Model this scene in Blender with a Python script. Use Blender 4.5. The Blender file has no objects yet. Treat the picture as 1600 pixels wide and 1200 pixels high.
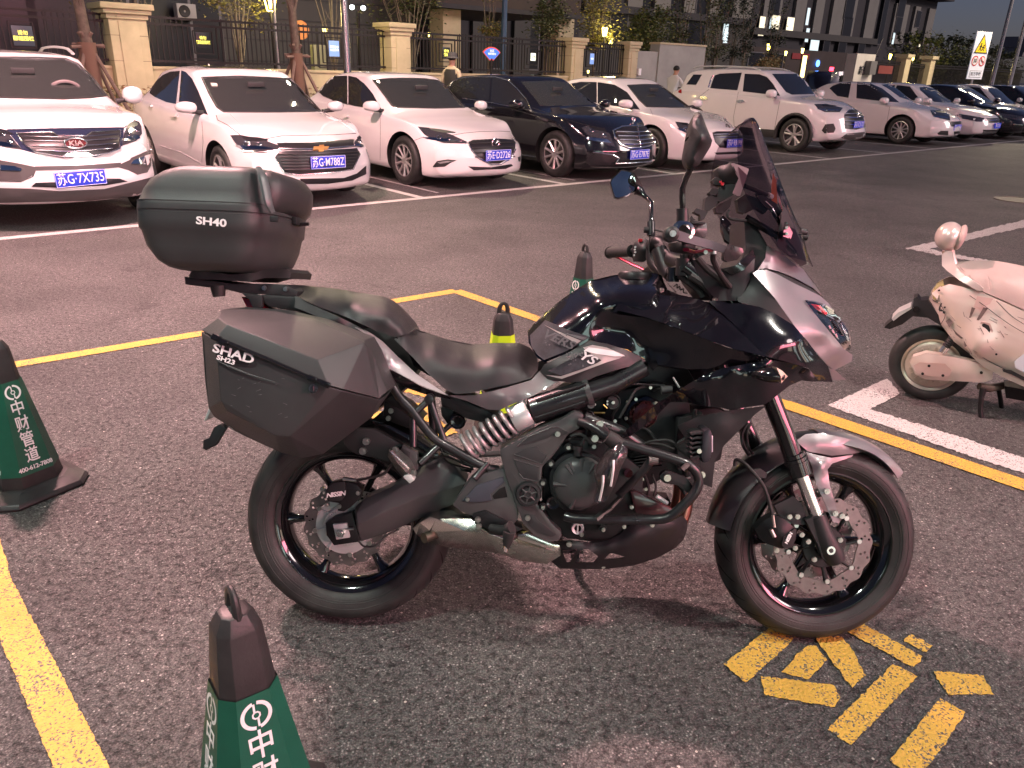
import bpy,bmesh,math,random
import numpy as np
from mathutils import Vector,Matrix,geometry
from mathutils.bvhtree import BVHTree
R=math.radians
random.seed(7)
sc=bpy.context.scene
COL=sc.collection
# -------- camera
FPX=1200.0
CAM_H=1.595
TH,RO=R(22.467),R(1.8157)
_r0,_u0=Vector((1,0,0)),Vector((0,math.sin(TH),math.cos(TH)))
CF=Vector((0,math.cos(TH),-math.sin(TH)))
CR=_r0*math.cos(RO)+_u0*math.sin(RO)
CU=_u0*math.cos(RO)-_r0*math.sin(RO)
CO=Vector((0,0,CAM_H))
cd=bpy.data.cameras.new('camera');cam=bpy.data.objects.new('camera',cd);COL.objects.link(cam)
cd.sensor_width=36;cd.lens=36*FPX/1600;cd.clip_start=0.05;cd.clip_end=3000
m3=Matrix((CR,CU,-CF)).transposed()
cam.matrix_world=Matrix.Translation(CO)@m3.to_4x4()
sc.camera=cam
# -------- world, sun, exposure
SUN_EL=27
SDIR=Vector((.90,-.43,0)).normalized()*math.cos(R(SUN_EL))+Vector((0,0,math.sin(R(SUN_EL))))
w=bpy.data.worlds.new('World');sc.world=w;w.use_nodes=True
nt=w.node_tree;nt.nodes.clear()
o_=nt.nodes.new('ShaderNodeOutputWorld');bg=nt.nodes.new('ShaderNodeBackground')
sky=nt.nodes.new('ShaderNodeTexSky');sky.sky_type='NISHITA';sky.sun_disc=False
sky.sun_elevation=R(SUN_EL);sky.sun_rotation=math.atan2(SDIR.x,SDIR.y);sky.air_density=1.0;sky.dust_density=1.0;sky.ozone_density=1.0
hs=nt.nodes.new('ShaderNodeMixRGB');hs.blend_type='MULTIPLY';hs.inputs[0].default_value=1
hs.inputs[2].default_value=(.84,.78,1.12,1)
nt.links.new(sky.outputs[0],hs.inputs[1]);nt.links.new(hs.outputs[0],bg.inputs[0]);nt.links.new(bg.outputs[0],o_.inputs[0])
bg.inputs[1].default_value=0.016
sl=bpy.data.lights.new('sun','SUN');so=bpy.data.objects.new('sun',sl);COL.objects.link(so)
sl.energy=1.0;sl.angle=R(20);sl.color=(1.0,0.78,0.76)
so.rotation_euler=SDIR.to_track_quat('Z','Y').to_euler()
sc.view_settings.view_transform='Standard';sc.view_settings.look='None'
sc.view_settings.gamma=1;sc.view_settings.exposure=0.85
try:
 sc.cycles.use_denoising=True;sc.cycles.max_bounces=8;sc.cycles.transparent_max_bounces=12
 sc.cycles.sample_clamp_indirect=6
except Exception:pass
# -------- pixel helpers (photo pixels, 1600 wide)
def ray(px,py):return CF*FPX+CR*(px-800)-CU*(py-600)
def G(px,py,z=0.0):
 d=ray(px,py);t=(z-CO.z)/d.z;return CO+d*t
def proj(p):
 v=Vector(p)-CO;z=v.dot(CF);return(800+FPX*v.dot(CR)/z,600-FPX*v.dot(CU)/z)
def zf(ox,oy,s):
 def f(*c):return[(ox+c[i]/s,oy+c[i+1]/s)for i in range(0,len(c),2)]
 return f
def zf3(ox,oy,s):
 def f(*c):return[(ox+c[i]/s,oy+c[i+1]/s,c[i+2])for i in range(0,len(c),3)]
 return f
class Frame:
 """a vertical-ish frame in the world: unproject photo pixels on to its planes y = const"""
 def __init__(s,m):s.m=m.copy();s.inv=m.inverted();s.o=s.inv@CO
 def U(s,px,py,y):
  d=s.inv.to_3x3()@ray(px,py);t=(y-s.o.y)/d.y;return s.o+d*t
 def UX(s,px,py,x):
  d=s.inv.to_3x3()@ray(px,py);t=(x-s.o.x)/d.x;return s.o+d*t
# -------- materials
MATS={}
def mat(name,col,rough=0.5,metal=0.0,coat=0.0,var=0.0,vscale=8.0,bump=0.0,bscale=60.0,emit=None,es=0.0,trans=0.0,ior=1.45,spec=0.5,alpha=1.0,rvar=0.0,flake=0.0):
 if name in MATS:return MATS[name]
 m=bpy.data.materials.new(name);m.use_nodes=True;t=m.node_tree;b=t.nodes['Principled BSDF']
 b.inputs['Base Color'].default_value=(*col,1);b.inputs['Roughness'].default_value=rough
 b.inputs['Metallic'].default_value=metal;b.inputs['IOR'].default_value=ior
 b.inputs['Coat Weight'].default_value=coat;b.inputs['Coat Roughness'].default_value=0.03
 b.inputs['Specular IOR Level'].default_value=spec
 b.inputs['Transmission Weight'].default_value=trans;b.inputs['Alpha'].default_value=alpha
 if emit:b.inputs['Emission Color'].default_value=(*emit,1);b.inputs['Emission Strength'].default_value=es
 tc=None
 if var or bump or rvar or flake:
  tc=t.nodes.new('ShaderNodeTexCoord')
 if var:
  n=t.nodes.new('ShaderNodeTexNoise');n.inputs['Scale'].default_value=vscale;n.inputs['Detail'].default_value=6;n.inputs['Roughness'].default_value=0.65
  t.links.new(tc.outputs['Object'],n.inputs['Vector'])
  mr=t.nodes.new('ShaderNodeMapRange');mr.inputs['From Min'].default_value=.3;mr.inputs['From Max'].default_value=.7
  mr.inputs['To Min'].default_value=1-var;mr.inputs['To Max'].default_value=1+var
  t.links.new(n.outputs['Fac'],mr.inputs['Value'])
  mx=t.nodes.new('ShaderNodeVectorMath');mx.operation='SCALE';mx.inputs[0].default_value=col
  t.links.new(mr.outputs[0],mx.inputs['Scale']);t.links.new(mx.outputs[0],b.inputs['Base Color'])
 if rvar:
  n=t.nodes.new('ShaderNodeTexNoise');n.inputs['Scale'].default_value=vscale*.7;n.inputs['Detail'].default_value=5
  t.links.new(tc.outputs['Object'],n.inputs['Vector'])
  mr=t.nodes.new('ShaderNodeMapRange');mr.inputs['From Min'].default_value=.3;mr.inputs['From Max'].default_value=.7
  mr.inputs['To Min'].default_value=max(0,rough-rvar);mr.inputs['To Max'].default_value=min(1,rough+rvar)
  t.links.new(n.outputs['Fac'],mr.inputs['Value']);t.links.new(mr.outputs[0],b.inputs['Roughness'])
 if flake:
  v=t.nodes.new('ShaderNodeTexVoronoi');v.inputs['Scale'].default_value=900
  t.links.new(tc.outputs['Object'],v.inputs['Vector'])
  cr=t.nodes.new('ShaderNodeMapRange');cr.inputs['From Min'].default_value=.5;cr.inputs['From Max'].default_value=1;cr.inputs['To Max'].default_value=flake
  t.links.new(v.outputs['Color'],cr.inputs['Value'])
  mx=t.nodes.new('ShaderNodeVectorMath');mx.operation='ADD';mx.inputs[0].default_value=col
  t.links.new(cr.outputs[0],mx.inputs[1]);t.links.new(mx.outputs[0],b.inputs['Base Color'])
 if bump:
  n=t.nodes.new('ShaderNodeTexNoise');n.inputs['Scale'].default_value=bscale;n.inputs['Detail'].default_value=4
  t.links.new(tc.outputs['Object'],n.inputs['Vector'])
  bp=t.nodes.new('ShaderNodeBump');bp.inputs['Strength'].default_value=bump;bp.inputs['Distance'].default_value=0.002
  t.links.new(n.outputs['Fac'],bp.inputs['Height']);t.links.new(bp.outputs[0],b.inputs['Normal'])
 MATS[name]=m;return m
# -------- mesh helpers
def new_obj(name,bm,m,parent=None,smooth=40,mw=None):
 me=bpy.data.meshes.new(name)
 bm.normal_update();bm.to_mesh(me);bm.free()
 if m is not None:
  for mm in(m if isinstance(m,(list,tuple))else[m]):me.materials.append(mm)
 if smooth:
  me.shade_smooth();me.set_sharp_from_angle(angle=R(smooth))
 o=bpy.data.objects.new(name,me);COL.objects.link(o)
 if parent is not None:o.parent=parent
 if mw is not None:o.matrix_local=mw
 return o
def tag(o,label=None,cat=None,group=None,kind=None):
 if label:o['label']=label
 if cat:o['category']=cat
 if group:o['group']=group
 if kind:o['kind']=kind
 return o
def empty(name,mw,label,cat,group=None):
 o=bpy.data.objects.new(name,None);COL.objects.link(o);o.empty_display_size=.1
 o.matrix_world=mw;tag(o,label,cat,group);return o
def copy_tree(o,parent=None):
 c=o.copy();COL.objects.link(c);c.parent=parent
 for ch in list(o.children):copy_tree(ch,c)
 return c
def recalc(bm):
 bmesh.ops.recalc_face_normals(bm,faces=bm.faces[:]);return bm
def bevel_all(bm,w,seg=2,ang=25):
 if w<=0:return bm
 es=[e for e in bm.edges if len(e.link_faces)==2 and e.calc_face_angle(0)>R(ang)]
 if es:bmesh.ops.bevel(bm,geom=es,offset=w,segments=seg,profile=.6,affect='EDGES',clamp_overlap=True)
 return bm
def join(bm,other):
 me=bpy.data.meshes.new('tmp');other.to_mesh(me);other.free();bm.from_mesh(me);bpy.data.meshes.remove(me);return bm
def box(cx,cy,cz,sx,sy,sz,bev=0,rot=None,seg=2):
 bm=bmesh.new();bmesh.ops.create_cube(bm,size=1)
 bmesh.ops.scale(bm,vec=(sx,sy,sz),verts=bm.verts)
 bevel_all(bm,bev,seg)
 if rot is not None:bmesh.ops.transform(bm,matrix=rot.to_4x4(),verts=bm.verts)
 bmesh.ops.translate(bm,vec=(cx,cy,cz),verts=bm.verts);return bm
def prism(front,back,bev=0,seg=2):
 """closed solid between two rings of equal length"""
 bm=bmesh.new();a=[bm.verts.new(p)for p in front];b=[bm.verts.new(p)for p in back];n=len(a)
 bm.faces.new(a);bm.faces.new(b[::-1])
 for i in range(n):bm.faces.new((a[i],b[i],b[(i+1)%n],a[(i+1)%n]))
 recalc(bm);bevel_all(bm,bev,seg);return bm
def loft(rings,closed=True,caps=True):
 bm=bmesh.new();rows=[[bm.verts.new(p)for p in r]for r in rings];n=len(rows[0])
 for a,b in zip(rows,rows[1:]):
  for i in range(n if closed else n-1):
   j=(i+1)%n
   try:bm.faces.new((a[i],a[j],b[j],b[i]))
   except ValueError:pass
 if caps and closed:
  bm.faces.new(rows[0][::-1]);bm.faces.new(rows[-1])
 recalc(bm);return bm
def smooth_path(pts,n=6):
 """catmull-rom through 3-D (or n-D) points"""
 P=[np.array(p,float)for p in pts];P=[2*P[0]-P[1]]+P+[2*P[-1]-P[-2]];out=[]
 for i in range(1,len(P)-2):
  for k in range(n):
   t=k/n
   out.append(.5*((2*P[i])+(-P[i-1]+P[i+1])*t+(2*P[i-1]-5*P[i]+4*P[i+1]-P[i+2])*t*t+(-P[i-1]+3*P[i]-3*P[i+1]+P[i+2])*t**3))
 out.append(P[-2]);return[tuple(map(float,p))for p in out]
def tube(pts,rad,seg=12,smooth=0,flat=1.0):
 if smooth:pts=smooth_path(pts,smooth)
 pts=[Vector(p)for p in pts];n=len(pts)
 rads=rad if isinstance(rad,(list,tuple))else[rad]*n
 if len(rads)!=n:rads=list(np.interp(np.linspace(0,1,n),np.linspace(0,1,len(rads)),rads))
 rings=[];prev=None
 for i,p in enumerate(pts):
  t=(pts[min(i+1,n-1)]-pts[max(i-1,0)]).normalized()
  if prev is None:
   a=Vector((0,0,1))if abs(t.z)<.9 else Vector((0,1,0));u=t.cross(a).normalized()
  else:
   u=(prev-t*prev.dot(t)).normalized()
  v=t.cross(u).normalized();prev=u
  rings.append([p+(u*math.cos(2*math.pi*k/seg)+v*flat*math.sin(2*math.pi*k/seg))*rads[i]for k in range(seg)])
 return loft(rings)
def lathe(prof,seg=48,axis='y',c=(0,0,0),closed=True,arc=(0,2*math.pi)):
 """prof: (radius, along-axis) pairs; closed profile loops round itself"""
 bm=bmesh.new();rows=[];full=abs(arc[1]-arc[0]-2*math.pi)<1e-6
 m=seg if full else seg+1
 for k in range(m):
  a=arc[0]+(arc[1]-arc[0])*k/seg;ca,sa=math.cos(a),math.sin(a);row=[]
  for r,h in prof:
   p={'y':(r*ca,h,r*sa),'x':(h,r*ca,r*sa),'z':(r*ca,r*sa,h)}[axis]
   row.append(bm.verts.new((p[0]+c[0],p[1]+c[1],p[2]+c[2])))
  rows.append(row)
 n=len(prof)
 for k in range(m if full else m-1):
  a,b=rows[k],rows[(k+1)%m]
  for i in range(n if closed else n-1):
   j=(i+1)%n
   try:bm.faces.new((a[i],a[j],b[j],b[i]))
   except ValueError:pass
 bmesh.ops.remove_doubles(bm,verts=bm.verts,dist=1e-6);recalc(bm);return bm
def cyl(p0,p1,r0,r1=None,seg=20,bev=0):
 r1=r0 if r1 is None else r1
 bm=tube([p0,p1],[r0,r1],seg)
 bevel_all(bm,bev,2,50);return bm
def xf(bm,M):
 bmesh.ops.transform(bm,matrix=M,verts=bm.verts);return bm
def mirror_y(bm):
 """adds the mirror image in y"""
 me=bpy.data.meshes.new('tmp');bm.to_mesh(me);b2=bmesh.new();b2.from_mesh(me);bpy.data.meshes.remove(me)
 bmesh.ops.scale(b2,vec=(1,-1,1),verts=b2.verts);bmesh.ops.reverse_faces(b2,faces=b2.faces)
 return b2
def solidify(bm,t):
 bmesh.ops.recalc_face_normals(bm,faces=bm.faces[:])
 bmesh.ops.solidify(bm,geom=bm.faces[:],thickness=t);return bm
def rounded(poly,r,n=4):
 """round a 2-D polygon's corners"""
 out=[];N=len(poly)
 for i in range(N):
  p0,p,p1=(np.array(poly[(i-1)%N][:2],float),np.array(poly[i][:2],float),np.array(poly[(i+1)%N][:2],float))
  a,b=p0-p,p1-p;la,lb=np.linalg.norm(a),np.linalg.norm(b);d=min(r,la*.45,lb*.45)
  A,B=p+a/la*d,p+b/lb*d
  for k in range(n+1):
   t=k/n;q=(1-t)**2*A+2*t*(1-t)*p+t*t*B;out.append((float(q[0]),float(q[1])))
 return out
def resample(poly,step,closed=True):
 out=[];N=len(poly)
 for i in range(N if closed else N-1):
  a,b=np.array(poly[i],float),np.array(poly[(i+1)%N],float);k=max(1,int(np.linalg.norm((b-a)[:2])/step))
  out+=[tuple(map(float,a+(b-a)*j/k))for j in range(k)]
 if not closed:out.append(tuple(poly[-1]))
 return out
def tps(ctrl,vals,lam=0.0):
 P=np.array(ctrl,float);V=np.array(vals,float);n=len(P);sc_=max(1e-9,P.std());P0=P.mean(0);Q=(P-P0)/sc_
 def ker(a,b):
  d2=((a[:,None]-b[None])**2).sum(-1);return .5*d2*np.log(d2+1e-12)
 K=ker(Q,Q)+lam*np.eye(n);T=np.hstack([np.ones((n,1)),Q]);A=np.zeros((n+3,n+3));A[:n,:n]=K;A[:n,n:]=T;A[n:,:n]=T.T
 wts=np.linalg.lstsq(A,np.concatenate([V,np.zeros(3)]),rcond=None)[0]
 def f(X):
  X=(np.atleast_2d(np.array(X,float))-P0)/sc_;return ker(X,Q)@wts[:n]+wts[n]+X@wts[n+1:]
 return f
def pip(x,y,poly):
 c=False;n=len(poly);j=n-1
 for i in range(n):
  xi,yi=poly[i][0],poly[i][1];xj,yj=poly[j][0],poly[j][1]
  if(yi>y)!=(yj>y)and x<(xj-xi)*(y-yi)/(yj-yi)+xi:c=not c
  j=i
 return c
def tri2d(outline,step,creases=(),holes=()):
 """constrained triangulation of a 2-D polygon with inner grid points; returns pts, tris, n boundary"""
 O=resample([p[:2]for p in outline],step);pts=list(O);edges=[(i,(i+1)%len(O))for i in range(len(O))]
 hs_=[]
 for h in holes:
  H=resample([p[:2]for p in h],step);s=len(pts);pts+=H;edges+=[(s+i,s+(i+1)%len(H))for i in range(len(H))];hs_.append(H)
 for cr in creases:
  C_=resample([p[:2]for p in cr],step,closed=False);s=len(pts);pts+=C_;edges+=[(s+i,s+i+1)for i in range(len(C_)-1)]
 A=np.array(pts);x0,y0=A.min(0);x1,y1=A.max(0);fixed=A.copy()
 yy=y0+step*.5;row=0
 while yy<y1:
  xx=x0+step*(.5 if row%2 else 0)
  while xx<x1:
   if pip(xx,yy,O)and not any(pip(xx,yy,H)for H in hs_):
    if((fixed-(xx,yy))**2).sum(1).min()>(step*.45)**2:pts.append((xx,yy))
   xx+=step
  yy+=step*.87;row+=1
 vs,es,fs,ov,oe,of=geometry.delaunay_2d_cdt([Vector(p)for p in pts],edges,[],0,1e-4)
 tris=[]
 for f in fs:
  c=sum((vs[i]for i in f),Vector((0,0)))/len(f)
  if pip(c.x,c.y,O)and not any(pip(c.x,c.y,H)for H in hs_):tris.append(tuple(f))
 return[tuple(v)for v in vs],tris
def relief(fr,outline,inner=(),step=6,thick=0.004,creases=(),holes=(),wall=None,lam=0.0,linear=False):
 """panel traced in photo pixels: outline/inner are (px, py, lateral y in metres); surface is interpolated, unprojected on the frame, and given thickness"""
 ctrl={}
 for p in list(resample(outline,30))+list(outline)+list(inner)+[q for c in creases for q in c]:
  ctrl[(round(p[0],2),round(p[1],2))]=p[2]
 f=tps(list(ctrl.keys()),list(ctrl.values()),lam)
 vs,tris=tri2d(outline,step,creases,holes)
 Y=f(vs)
 ymin,ymax=min(ctrl.values()),max(ctrl.values());Y=np.clip(Y,ymin-.03,ymax+.03)
 bm=bmesh.new();V=[bm.verts.new(fr.U(v[0],v[1],float(y)))for v,y in zip(vs,Y)]
 for t in tris:
  try:bm.faces.new([V[i]for i in t])
  except ValueError:pass
 bmesh.ops.delete(bm,geom=[v for v in bm.verts if not v.link_faces],context='VERTS')
 for fc in bm.faces:fc.normal_update()
 if sum(fc.normal.y*fc.calc_area()for fc in bm.faces)>0:bmesh.ops.reverse_faces(bm,faces=bm.faces)
 if wall is not None:
  be=[e for e in bm.edges if len(e.link_faces)==1]
  r=bmesh.ops.extrude_edge_only(bm,edges=be)
  for v in[g for g in r['geom']if isinstance(g,bmesh.types.BMVert)]:v.co.y=wall
  bmesh.ops.recalc_face_normals(bm,faces=bm.faces[:])
 elif thick:
  inv=fr.loc.to_3x3().inverted()if hasattr(fr,'loc')else None
  dy=(fr.loc.to_3x3()@Vector((0,abs(thick),0)))if inv is not None else Vector((0,abs(thick),0))
  fs=bm.faces[:];be=[e for e in bm.edges if len(e.link_faces)==1];mp={v:bm.verts.new(v.co+dy)for v in bm.verts[:]}
  for f_ in fs:bm.faces.new([mp[v]for v in reversed(f_.verts)])
  for e in be:
   a_,b_=e.verts
   try:bm.faces.new((a_,b_,mp[b_],mp[a_]))
   except ValueError:pass
  bmesh.ops.recalc_face_normals(bm,faces=bm.faces[:])
 return bm
def flat_panel(fr,outline,y0,y1,bev=.003,rnd=0):
 """plate traced in pixels on the plane y = y0, extruded to y1"""
 if rnd:outline=rounded(outline,rnd)
 a=[fr.U(p[0],p[1],y0)for p in outline];b=[Vector((p.x,y1,p.z))for p in a]
 return prism(a,b,bev)
def text_mesh(body,size,bold=0.0,extrude=0.0006,shear=0.0,spacing=1.0,align='CENTER',xscale=1.0,res=3):
 cu=bpy.data.curves.new('txt','FONT');cu.body=body;cu.size=size;cu.extrude=extrude;cu.offset=bold
 cu.align_x=align;cu.align_y='CENTER';cu.shear=shear;cu.space_character=spacing;cu.resolution_u=res
 ob=bpy.data.objects.new('txt',cu);COL.objects.link(ob)
 dg=bpy.context.evaluated_depsgraph_get();me=bpy.data.meshes.new_from_object(ob.evaluated_get(dg))
 bm=bmesh.new();bm.from_mesh(me);bpy.data.meshes.remove(me);bpy.data.objects.remove(ob);bpy.data.curves.remove(cu)
 if xscale!=1:bmesh.ops.scale(bm,vec=(xscale,1,1),verts=bm.verts)
 return bm
def frame_m(o,ex,ey,ez=None):
 """matrix with given origin and axes (ex right, ey up of the text)"""
 ex=Vector(ex).normalized();ey=Vector(ey);ey=(ey-ex*ey.dot(ex)).normalized();ez=ex.cross(ey)
 M=Matrix((ex,ey,ez)).transposed().to_4x4();M.translation=Vector(o);return M
# -------- ground
def asphalt():
 m=bpy.data.materials.new('asphalt');m.use_nodes=True;t=m.node_tree;b=t.nodes['Principled BSDF'];N=t.nodes.new;L=t.links.new
 tc=N('ShaderNodeTexCoord')
 v1=N('ShaderNodeTexVoronoi');v1.inputs['Scale'].default_value=190;L(tc.outputs['Object'],v1.inputs['Vector'])
 v2=N('ShaderNodeTexVoronoi');v2.inputs['Scale'].default_value=260;L(tc.outputs['Object'],v2.inputs['Vector'])
 n1=N('ShaderNodeTexNoise');n1.inputs['Scale'].default_value=1.1;n1.inputs['Detail'].default_value=7;n1.inputs['Roughness'].default_value=.6;L(tc.outputs['Object'],n1.inputs['Vector'])
 n2=N('ShaderNodeTexNoise');n2.inputs['Scale'].default_value=60;n2.inputs['Detail'].default_value=5;L(tc.outputs['Object'],n2.inputs['Vector'])
 cr=N('ShaderNodeValToRGB');e=cr.color_ramp.elements;e[0].position=0;e[0].color=(.085,.082,.082,1);e[1].position=1;e[1].color=(.36,.35,.33,1)
 a=cr.color_ramp.elements.new(.55);a.color=(.108,.108,.103,1);a=cr.color_ramp.elements.new(.93);a.color=(.165,.155,.147,1)
 sp=N('ShaderNodeSeparateColor');L(v1.outputs['Color'],sp.inputs[0]);L(sp.outputs[0],cr.inputs[0])
 mr=N('ShaderNodeMapRange');mr.inputs['From Min'].default_value=.35;mr.inputs['From Max'].default_value=.75;mr.inputs['To Min'].default_value=1;mr.inputs['To Max'].default_value=.38
 L(v1.outputs['Distance'],mr.inputs['Value'])
 mr2=N('ShaderNodeMapRange');mr2.inputs['From Min'].default_value=.3;mr2.inputs['From Max'].default_value=.7;mr2.inputs['To Min'].default_value=.72;mr2.inputs['To Max'].default_value=1.3
 L(n1.outputs['Fac'],mr2.inputs['Value'])
 n3=N('ShaderNodeTexNoise');n3.inputs['Scale'].default_value=42;n3.inputs['Detail'].default_value=4;n3.inputs['Roughness'].default_value=.7;L(tc.outputs['Object'],n3.inputs['Vector'])
 pit=N('ShaderNodeMapRange');pit.inputs['From Min'].default_value=.36;pit.inputs['From Max'].default_value=.50;pit.inputs['To Min'].default_value=.30;pit.inputs['To Max'].default_value=1.08;L(n3.outputs['Fac'],pit.inputs['Value'])
 n4=N('ShaderNodeTexNoise');n4.inputs['Scale'].default_value=.28;n4.inputs['Detail'].default_value=5;n4.inputs['Distortion'].default_value=1.2;L(tc.outputs['Object'],n4.inputs['Vector'])
 st=N('ShaderNodeMapRange');st.inputs['From Min'].default_value=.36;st.inputs['From Max'].default_value=.60;st.inputs['To Min'].default_value=.80;st.inputs['To Max'].default_value=1.12;L(n4.outputs['Fac'],st.inputs['Value'])
 n5=N('ShaderNodeTexNoise');n5.inputs['Scale'].default_value=1.7;n5.inputs['Detail'].default_value=9;n5.inputs['Roughness'].default_value=.68;L(tc.outputs['Object'],n5.inputs['Vector'])
 oi=N('ShaderNodeMapRange');oi.inputs['From Min'].default_value=.60;oi.inputs['From Max'].default_value=.68;oi.inputs['To Min'].default_value=1;oi.inputs['To Max'].default_value=.55;L(n5.outputs['Fac'],oi.inputs['Value'])
 vc=N('ShaderNodeTexVoronoi');vc.feature='DISTANCE_TO_EDGE';vc.inputs['Scale'].default_value=.75
 nd=N('ShaderNodeTexNoise');nd.inputs['Scale'].default_value=3;nd.inputs['Detail'].default_value=8;L(tc.outputs['Object'],nd.inputs['Vector'])
 va=N('ShaderNodeVectorMath');va.operation='MULTIPLY_ADD';va.inputs[1].default_value=(.55,.55,0);L(nd.outputs['Color'],va.inputs[0]);L(tc.outputs['Object'],va.inputs[2]);L(va.outputs[0],vc.inputs['Vector'])
 ck=N('ShaderNodeMapRange');ck.inputs['From Max'].default_value=.0055;ck.inputs['To Min'].default_value=.42;ck.inputs['To Max'].default_value=1;L(vc.outputs['Distance'],ck.inputs['Value'])
 cm=N('ShaderNodeMapRange');cm.inputs['From Min'].default_value=.47;cm.inputs['From Max'].default_value=.53;L(n4.outputs['Fac'],cm.inputs['Value'])
 cx=N('ShaderNodeMixRGB');cx.inputs[1].default_value=(1,1,1,1);L(cm.outputs[0],cx.inputs[0]);L(ck.outputs[0],cx.inputs[2])
 pq=N('ShaderNodeMath');pq.operation='MULTIPLY';L(st.outputs[0],pq.inputs[0]);L(cx.outputs[0],pq.inputs[1])
 p0=N('ShaderNodeMath');p0.operation='MULTIPLY';L(pq.outputs[0],p0.inputs[0]);L(oi.outputs[0],p0.inputs[1])
 pm=N('ShaderNodeMath');pm.operation='MULTIPLY';L(pit.outputs[0],pm.inputs[0]);L(p0.outputs[0],pm.inputs[1])
 m0=N('ShaderNodeMath');m0.operation='MULTIPLY';L(mr.outputs[0],m0.inputs[0]);L(pm.outputs[0],m0.inputs[1])
 mu=N('ShaderNodeMath');mu.operation='MULTIPLY';L(m0.outputs[0],mu.inputs[0]);L(mr2.outputs[0],mu.inputs[1])
 sc_=N('ShaderNodeVectorMath');sc_.operation='SCALE';L(cr.outputs[0],sc_.inputs[0]);L(mu.outputs[0],sc_.inputs['Scale'])
 v5=N('ShaderNodeTexVoronoi');v5.inputs['Scale'].default_value=22;L(tc.outputs['Object'],v5.inputs['Vector'])
 s5=N('ShaderNodeSeparateColor');L(v5.outputs['Color'],s5.inputs[0])
 c5=N('ShaderNodeMath');c5.operation='LESS_THAN';c5.inputs[1].default_value=.085;L(v5.outputs['Distance'],c5.inputs[0])
 d5=N('ShaderNodeMath');d5.operation='GREATER_THAN';d5.inputs[1].default_value=.80;L(s5.outputs[1],d5.inputs[0])
 f5=N('ShaderNodeMath');f5.operation='MULTIPLY';L(c5.outputs[0],f5.inputs[0]);L(d5.outputs[0],f5.inputs[1])
 x5=N('ShaderNodeMixRGB');x5.inputs[2].default_value=(.55,.52,.46,1);L(f5.outputs[0],x5.inputs[0]);L(sc_.outputs[0],x5.inputs[1])
 L(x5.outputs[0],b.inputs['Base Color'])
 h=N('ShaderNodeMath');h.operation='MULTIPLY_ADD';L(v1.outputs['Distance'],h.inputs[0]);h.inputs[1].default_value=-1;L(n2.outputs['Fac'],h.inputs[2])
 h3=N('ShaderNodeMath');h3.operation='MULTIPLY_ADD';L(pit.outputs[0],h3.inputs[0]);h3.inputs[1].default_value=1.2;L(h.outputs[0],h3.inputs[2])
 h2=N('ShaderNodeMath');h2.operation='MULTIPLY_ADD';L(v2.outputs['Distance'],h2.inputs[0]);h2.inputs[1].default_value=-.5;L(h3.outputs[0],h2.inputs[2])
 bp=N('ShaderNodeBump');bp.inputs['Strength'].default_value=.9;bp.inputs['Distance'].default_value=.005;L(h2.outputs[0],bp.inputs['Height']);L(bp.outputs[0],b.inputs['Normal'])
 rr=N('ShaderNodeMapRange');rr.inputs['To Min'].default_value=.42;rr.inputs['To Max'].default_value=.75;L(n2.outputs['Fac'],rr.inputs['Value']);L(rr.outputs[0],b.inputs['Roughness'])
 return m
def paint(name,col,wear=.5,scale=30,dirt=(.09,.08,.075)):
 m=bpy.data.materials.new(name);m.use_nodes=True;t=m.node_tree;b=t.nodes['Principled BSDF'];N=t.nodes.new;L=t.links.new
 tc=N('ShaderNodeTexCoord')
 n=N('ShaderNodeTexNoise');n.inputs['Scale'].default_value=5;n.inputs['Detail'].default_value=8;n.inputs['Roughness'].default_value=.75;L(tc.outputs['Object'],n.inputs['Vector'])
 v=N('ShaderNodeTexNoise');v.inputs['Scale'].default_value=150;v.inputs['Detail'].default_value=3;L(tc.outputs['Object'],v.inputs['Vector'])
 ad=N('ShaderNodeMath');ad.operation='MULTIPLY_ADD';L(n.outputs['Fac'],ad.inputs[0]);ad.inputs[1].default_value=.55;L(v.outputs['Fac'],ad.inputs[2])
 mr=N('ShaderNodeMapRange');mr.inputs['From Min'].default_value=.86+(.5-wear)*.1;mr.inputs['From Max'].default_value=.92+(.5-wear)*.1;L(ad.outputs[0],mr.inputs['Value'])
 mx=N('ShaderNodeMixRGB');mx.inputs[1].default_value=(*col,1);mx.inputs[2].default_value=(*dirt,1);L(mr.outputs[0],mx.inputs[0])
 mr2=N('ShaderNodeMapRange');mr2.inputs['From Min'].default_value=.3;mr2.inputs['From Max'].default_value=.7;mr2.inputs['To Min'].default_value=.8;mr2.inputs['To Max'].default_value=1.12;L(n.outputs['Fac'],mr2.inputs['Value'])
 s=N('ShaderNodeVectorMath');s.operation='SCALE';L(mx.outputs[0],s.inputs[0]);L(mr2.outputs[0],s.inputs['Scale']);L(s.outputs[0],b.inputs['Base Color'])
 v1=N('ShaderNodeTexVoronoi');v1.inputs['Scale'].default_value=115;L(tc.outputs['Object'],v1.inputs['Vector'])
 bp=N('ShaderNodeBump');bp.inputs['Strength'].default_value=.7;bp.inputs['Distance'].default_value=.004;bp.invert=True;L(v1.outputs['Distance'],bp.inputs['Height']);L(bp.outputs[0],b.inputs['Normal'])
 b.inputs['Roughness'].default_value=.6
 return m
M_ASPH=asphalt();M_YEL=paint('yellow_road_paint',(.58,.36,.055),.80);M_WHT=paint('white_road_paint',(.50,.49,.47),.66)
bm=bmesh.new();bmesh.ops.create_grid(bm,x_segments=4,y_segments=4,size=900);bmesh.ops.translate(bm,vec=(0,700,0),verts=bm.verts)
tag(new_obj('ground',bm,M_ASPH,smooth=0),kind='structure')
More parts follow.
